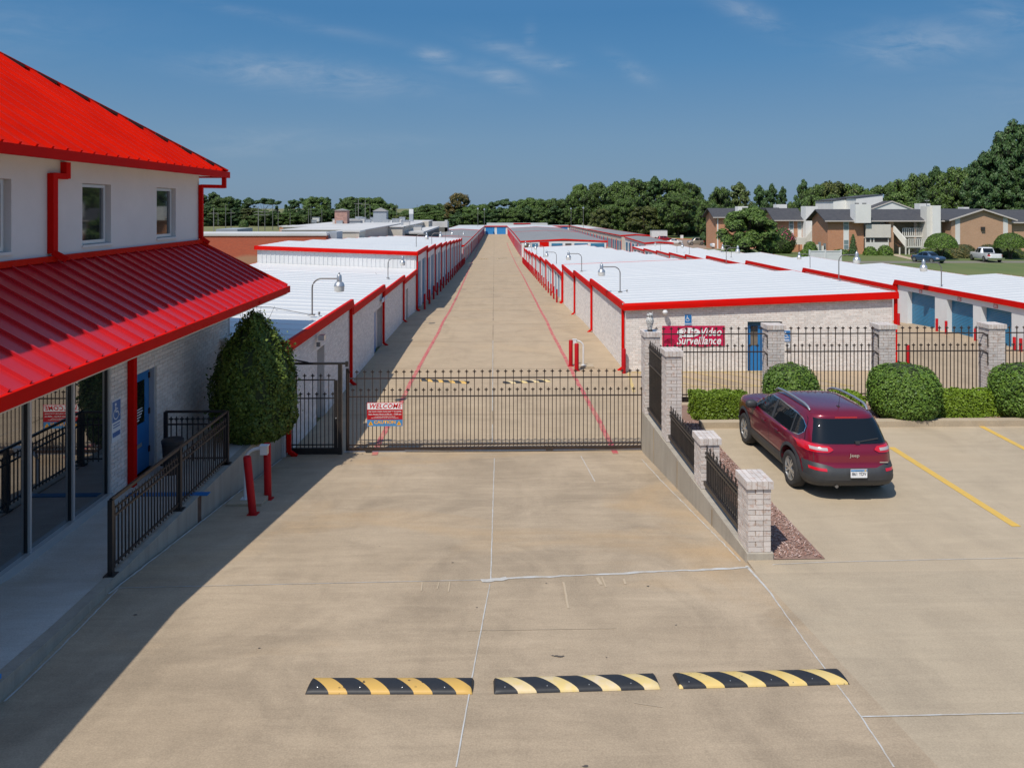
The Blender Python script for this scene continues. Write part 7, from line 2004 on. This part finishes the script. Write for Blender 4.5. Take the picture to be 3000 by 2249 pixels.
for q, lb in ((2770, 'dark hedge under the umbrella-clipped tree'), (2975, 'dark hedge under the umbrella tree at the right edge')): shrub(lb, q, 760, 105, 1.7, 2.2, m=m_leafyaupon, n=1800)
def blossom(label, px, D, h, r, frac, n=2600, leaf=.10, nm='crepe_myrtle', zoff=0, top=True):
    x = X(px, D); root = bush(nm, label, (x, D, T(x, D) + zoff), h, sup(lambda t: r * np.sin(np.clip(t * .9 + .12, 0, 1) * np.pi) ** .6 + .05), n=n, leaf=leaf, m=m_leafoak, cat='tree', lump=.25)
    k = int(n * frac); tt = rng.uniform(.45 if top else .1, 1, k); a = rng.uniform(0, 6.28, k); rr = r * np.sin(np.clip(tt * .9 + .12, 0, 1) * np.pi) ** .6 + rng.normal(.05, .08, k)
    cl_ = (np.sin(a * 4 + px) + np.sin(tt * 12)) > -.5; P = np.stack([rr * np.cos(a), rr * np.sin(a), tt * h + .1], 1)[cl_]
    leafcloud('blossom', P, rng.normal(0, 1, P.shape) + (0, -.5, .5), leaf, leaf * .8, m_leafpink, root)
blossom('pink flowering crepe myrtle in front of the middle apartment house', 2268, 117, 3.9, 2.0, .5, 3200); blossom('dark crepe myrtle with a few pink flowers right beside the fuller pink one', 2300, 116, 4.2, 1.9, .12, 3200)
blossom('low magenta flowering shrub below the dark rounded tree', 2232, 100, 1.5, 1.9, .9, 2200, nm='flowering_shrub', top=False); blossom('second low magenta shrub closer to the storage roof', 2205, 96, 1.1, 1.3, .8, 1600, nm='flowering_shrub', top=False)
blossom('small vase-shaped crepe myrtle with a red top, left of the leftmost house', 2074, 195, 3.4, 1.7, .3, 1400, leaf=.16)
shrub('tiny dark shrub beside the small vase-shaped crepe myrtle', 2090, 700, 190, 1.2, 1.0, leaf=.16, n=700)
for k, (px, D, r, h) in enumerate([(1345, 310, 3, 3), (1380, 305, 3.5, 2.6), (690, 430, 4, 2.6), (720, 400, 2.5, 4), (1180, 360, 6, 2), (1300, 330, 6, 3)]):
    shrub(f'{ORD[k]} wild shrub from the list of shrubs before the far trees' if False else ['yellowish scrub beside the far end of the left grey roof', 'low scrub behind the far end of the left grey roof', 'wide low bush in the field before the far left trees', 'small round bush in the field behind the red brick wall', 'low scrub on the field right of the white stack', 'scrub patch left of the yellow-brown tree'][k], px, 0, D, h, r, leaf=.30, n=900, m=MATS['yellowish_leaves'] if k in (0, 5) else m_leafoak)
sp = MB().box(X(1997, 238), X(2005, 238), 238, 238.5, -4.9, -3.4).build('park_sign', m_sidingw); tag(sp, 'small pale sign post on the park lawn right of the white trailer', 'sign')
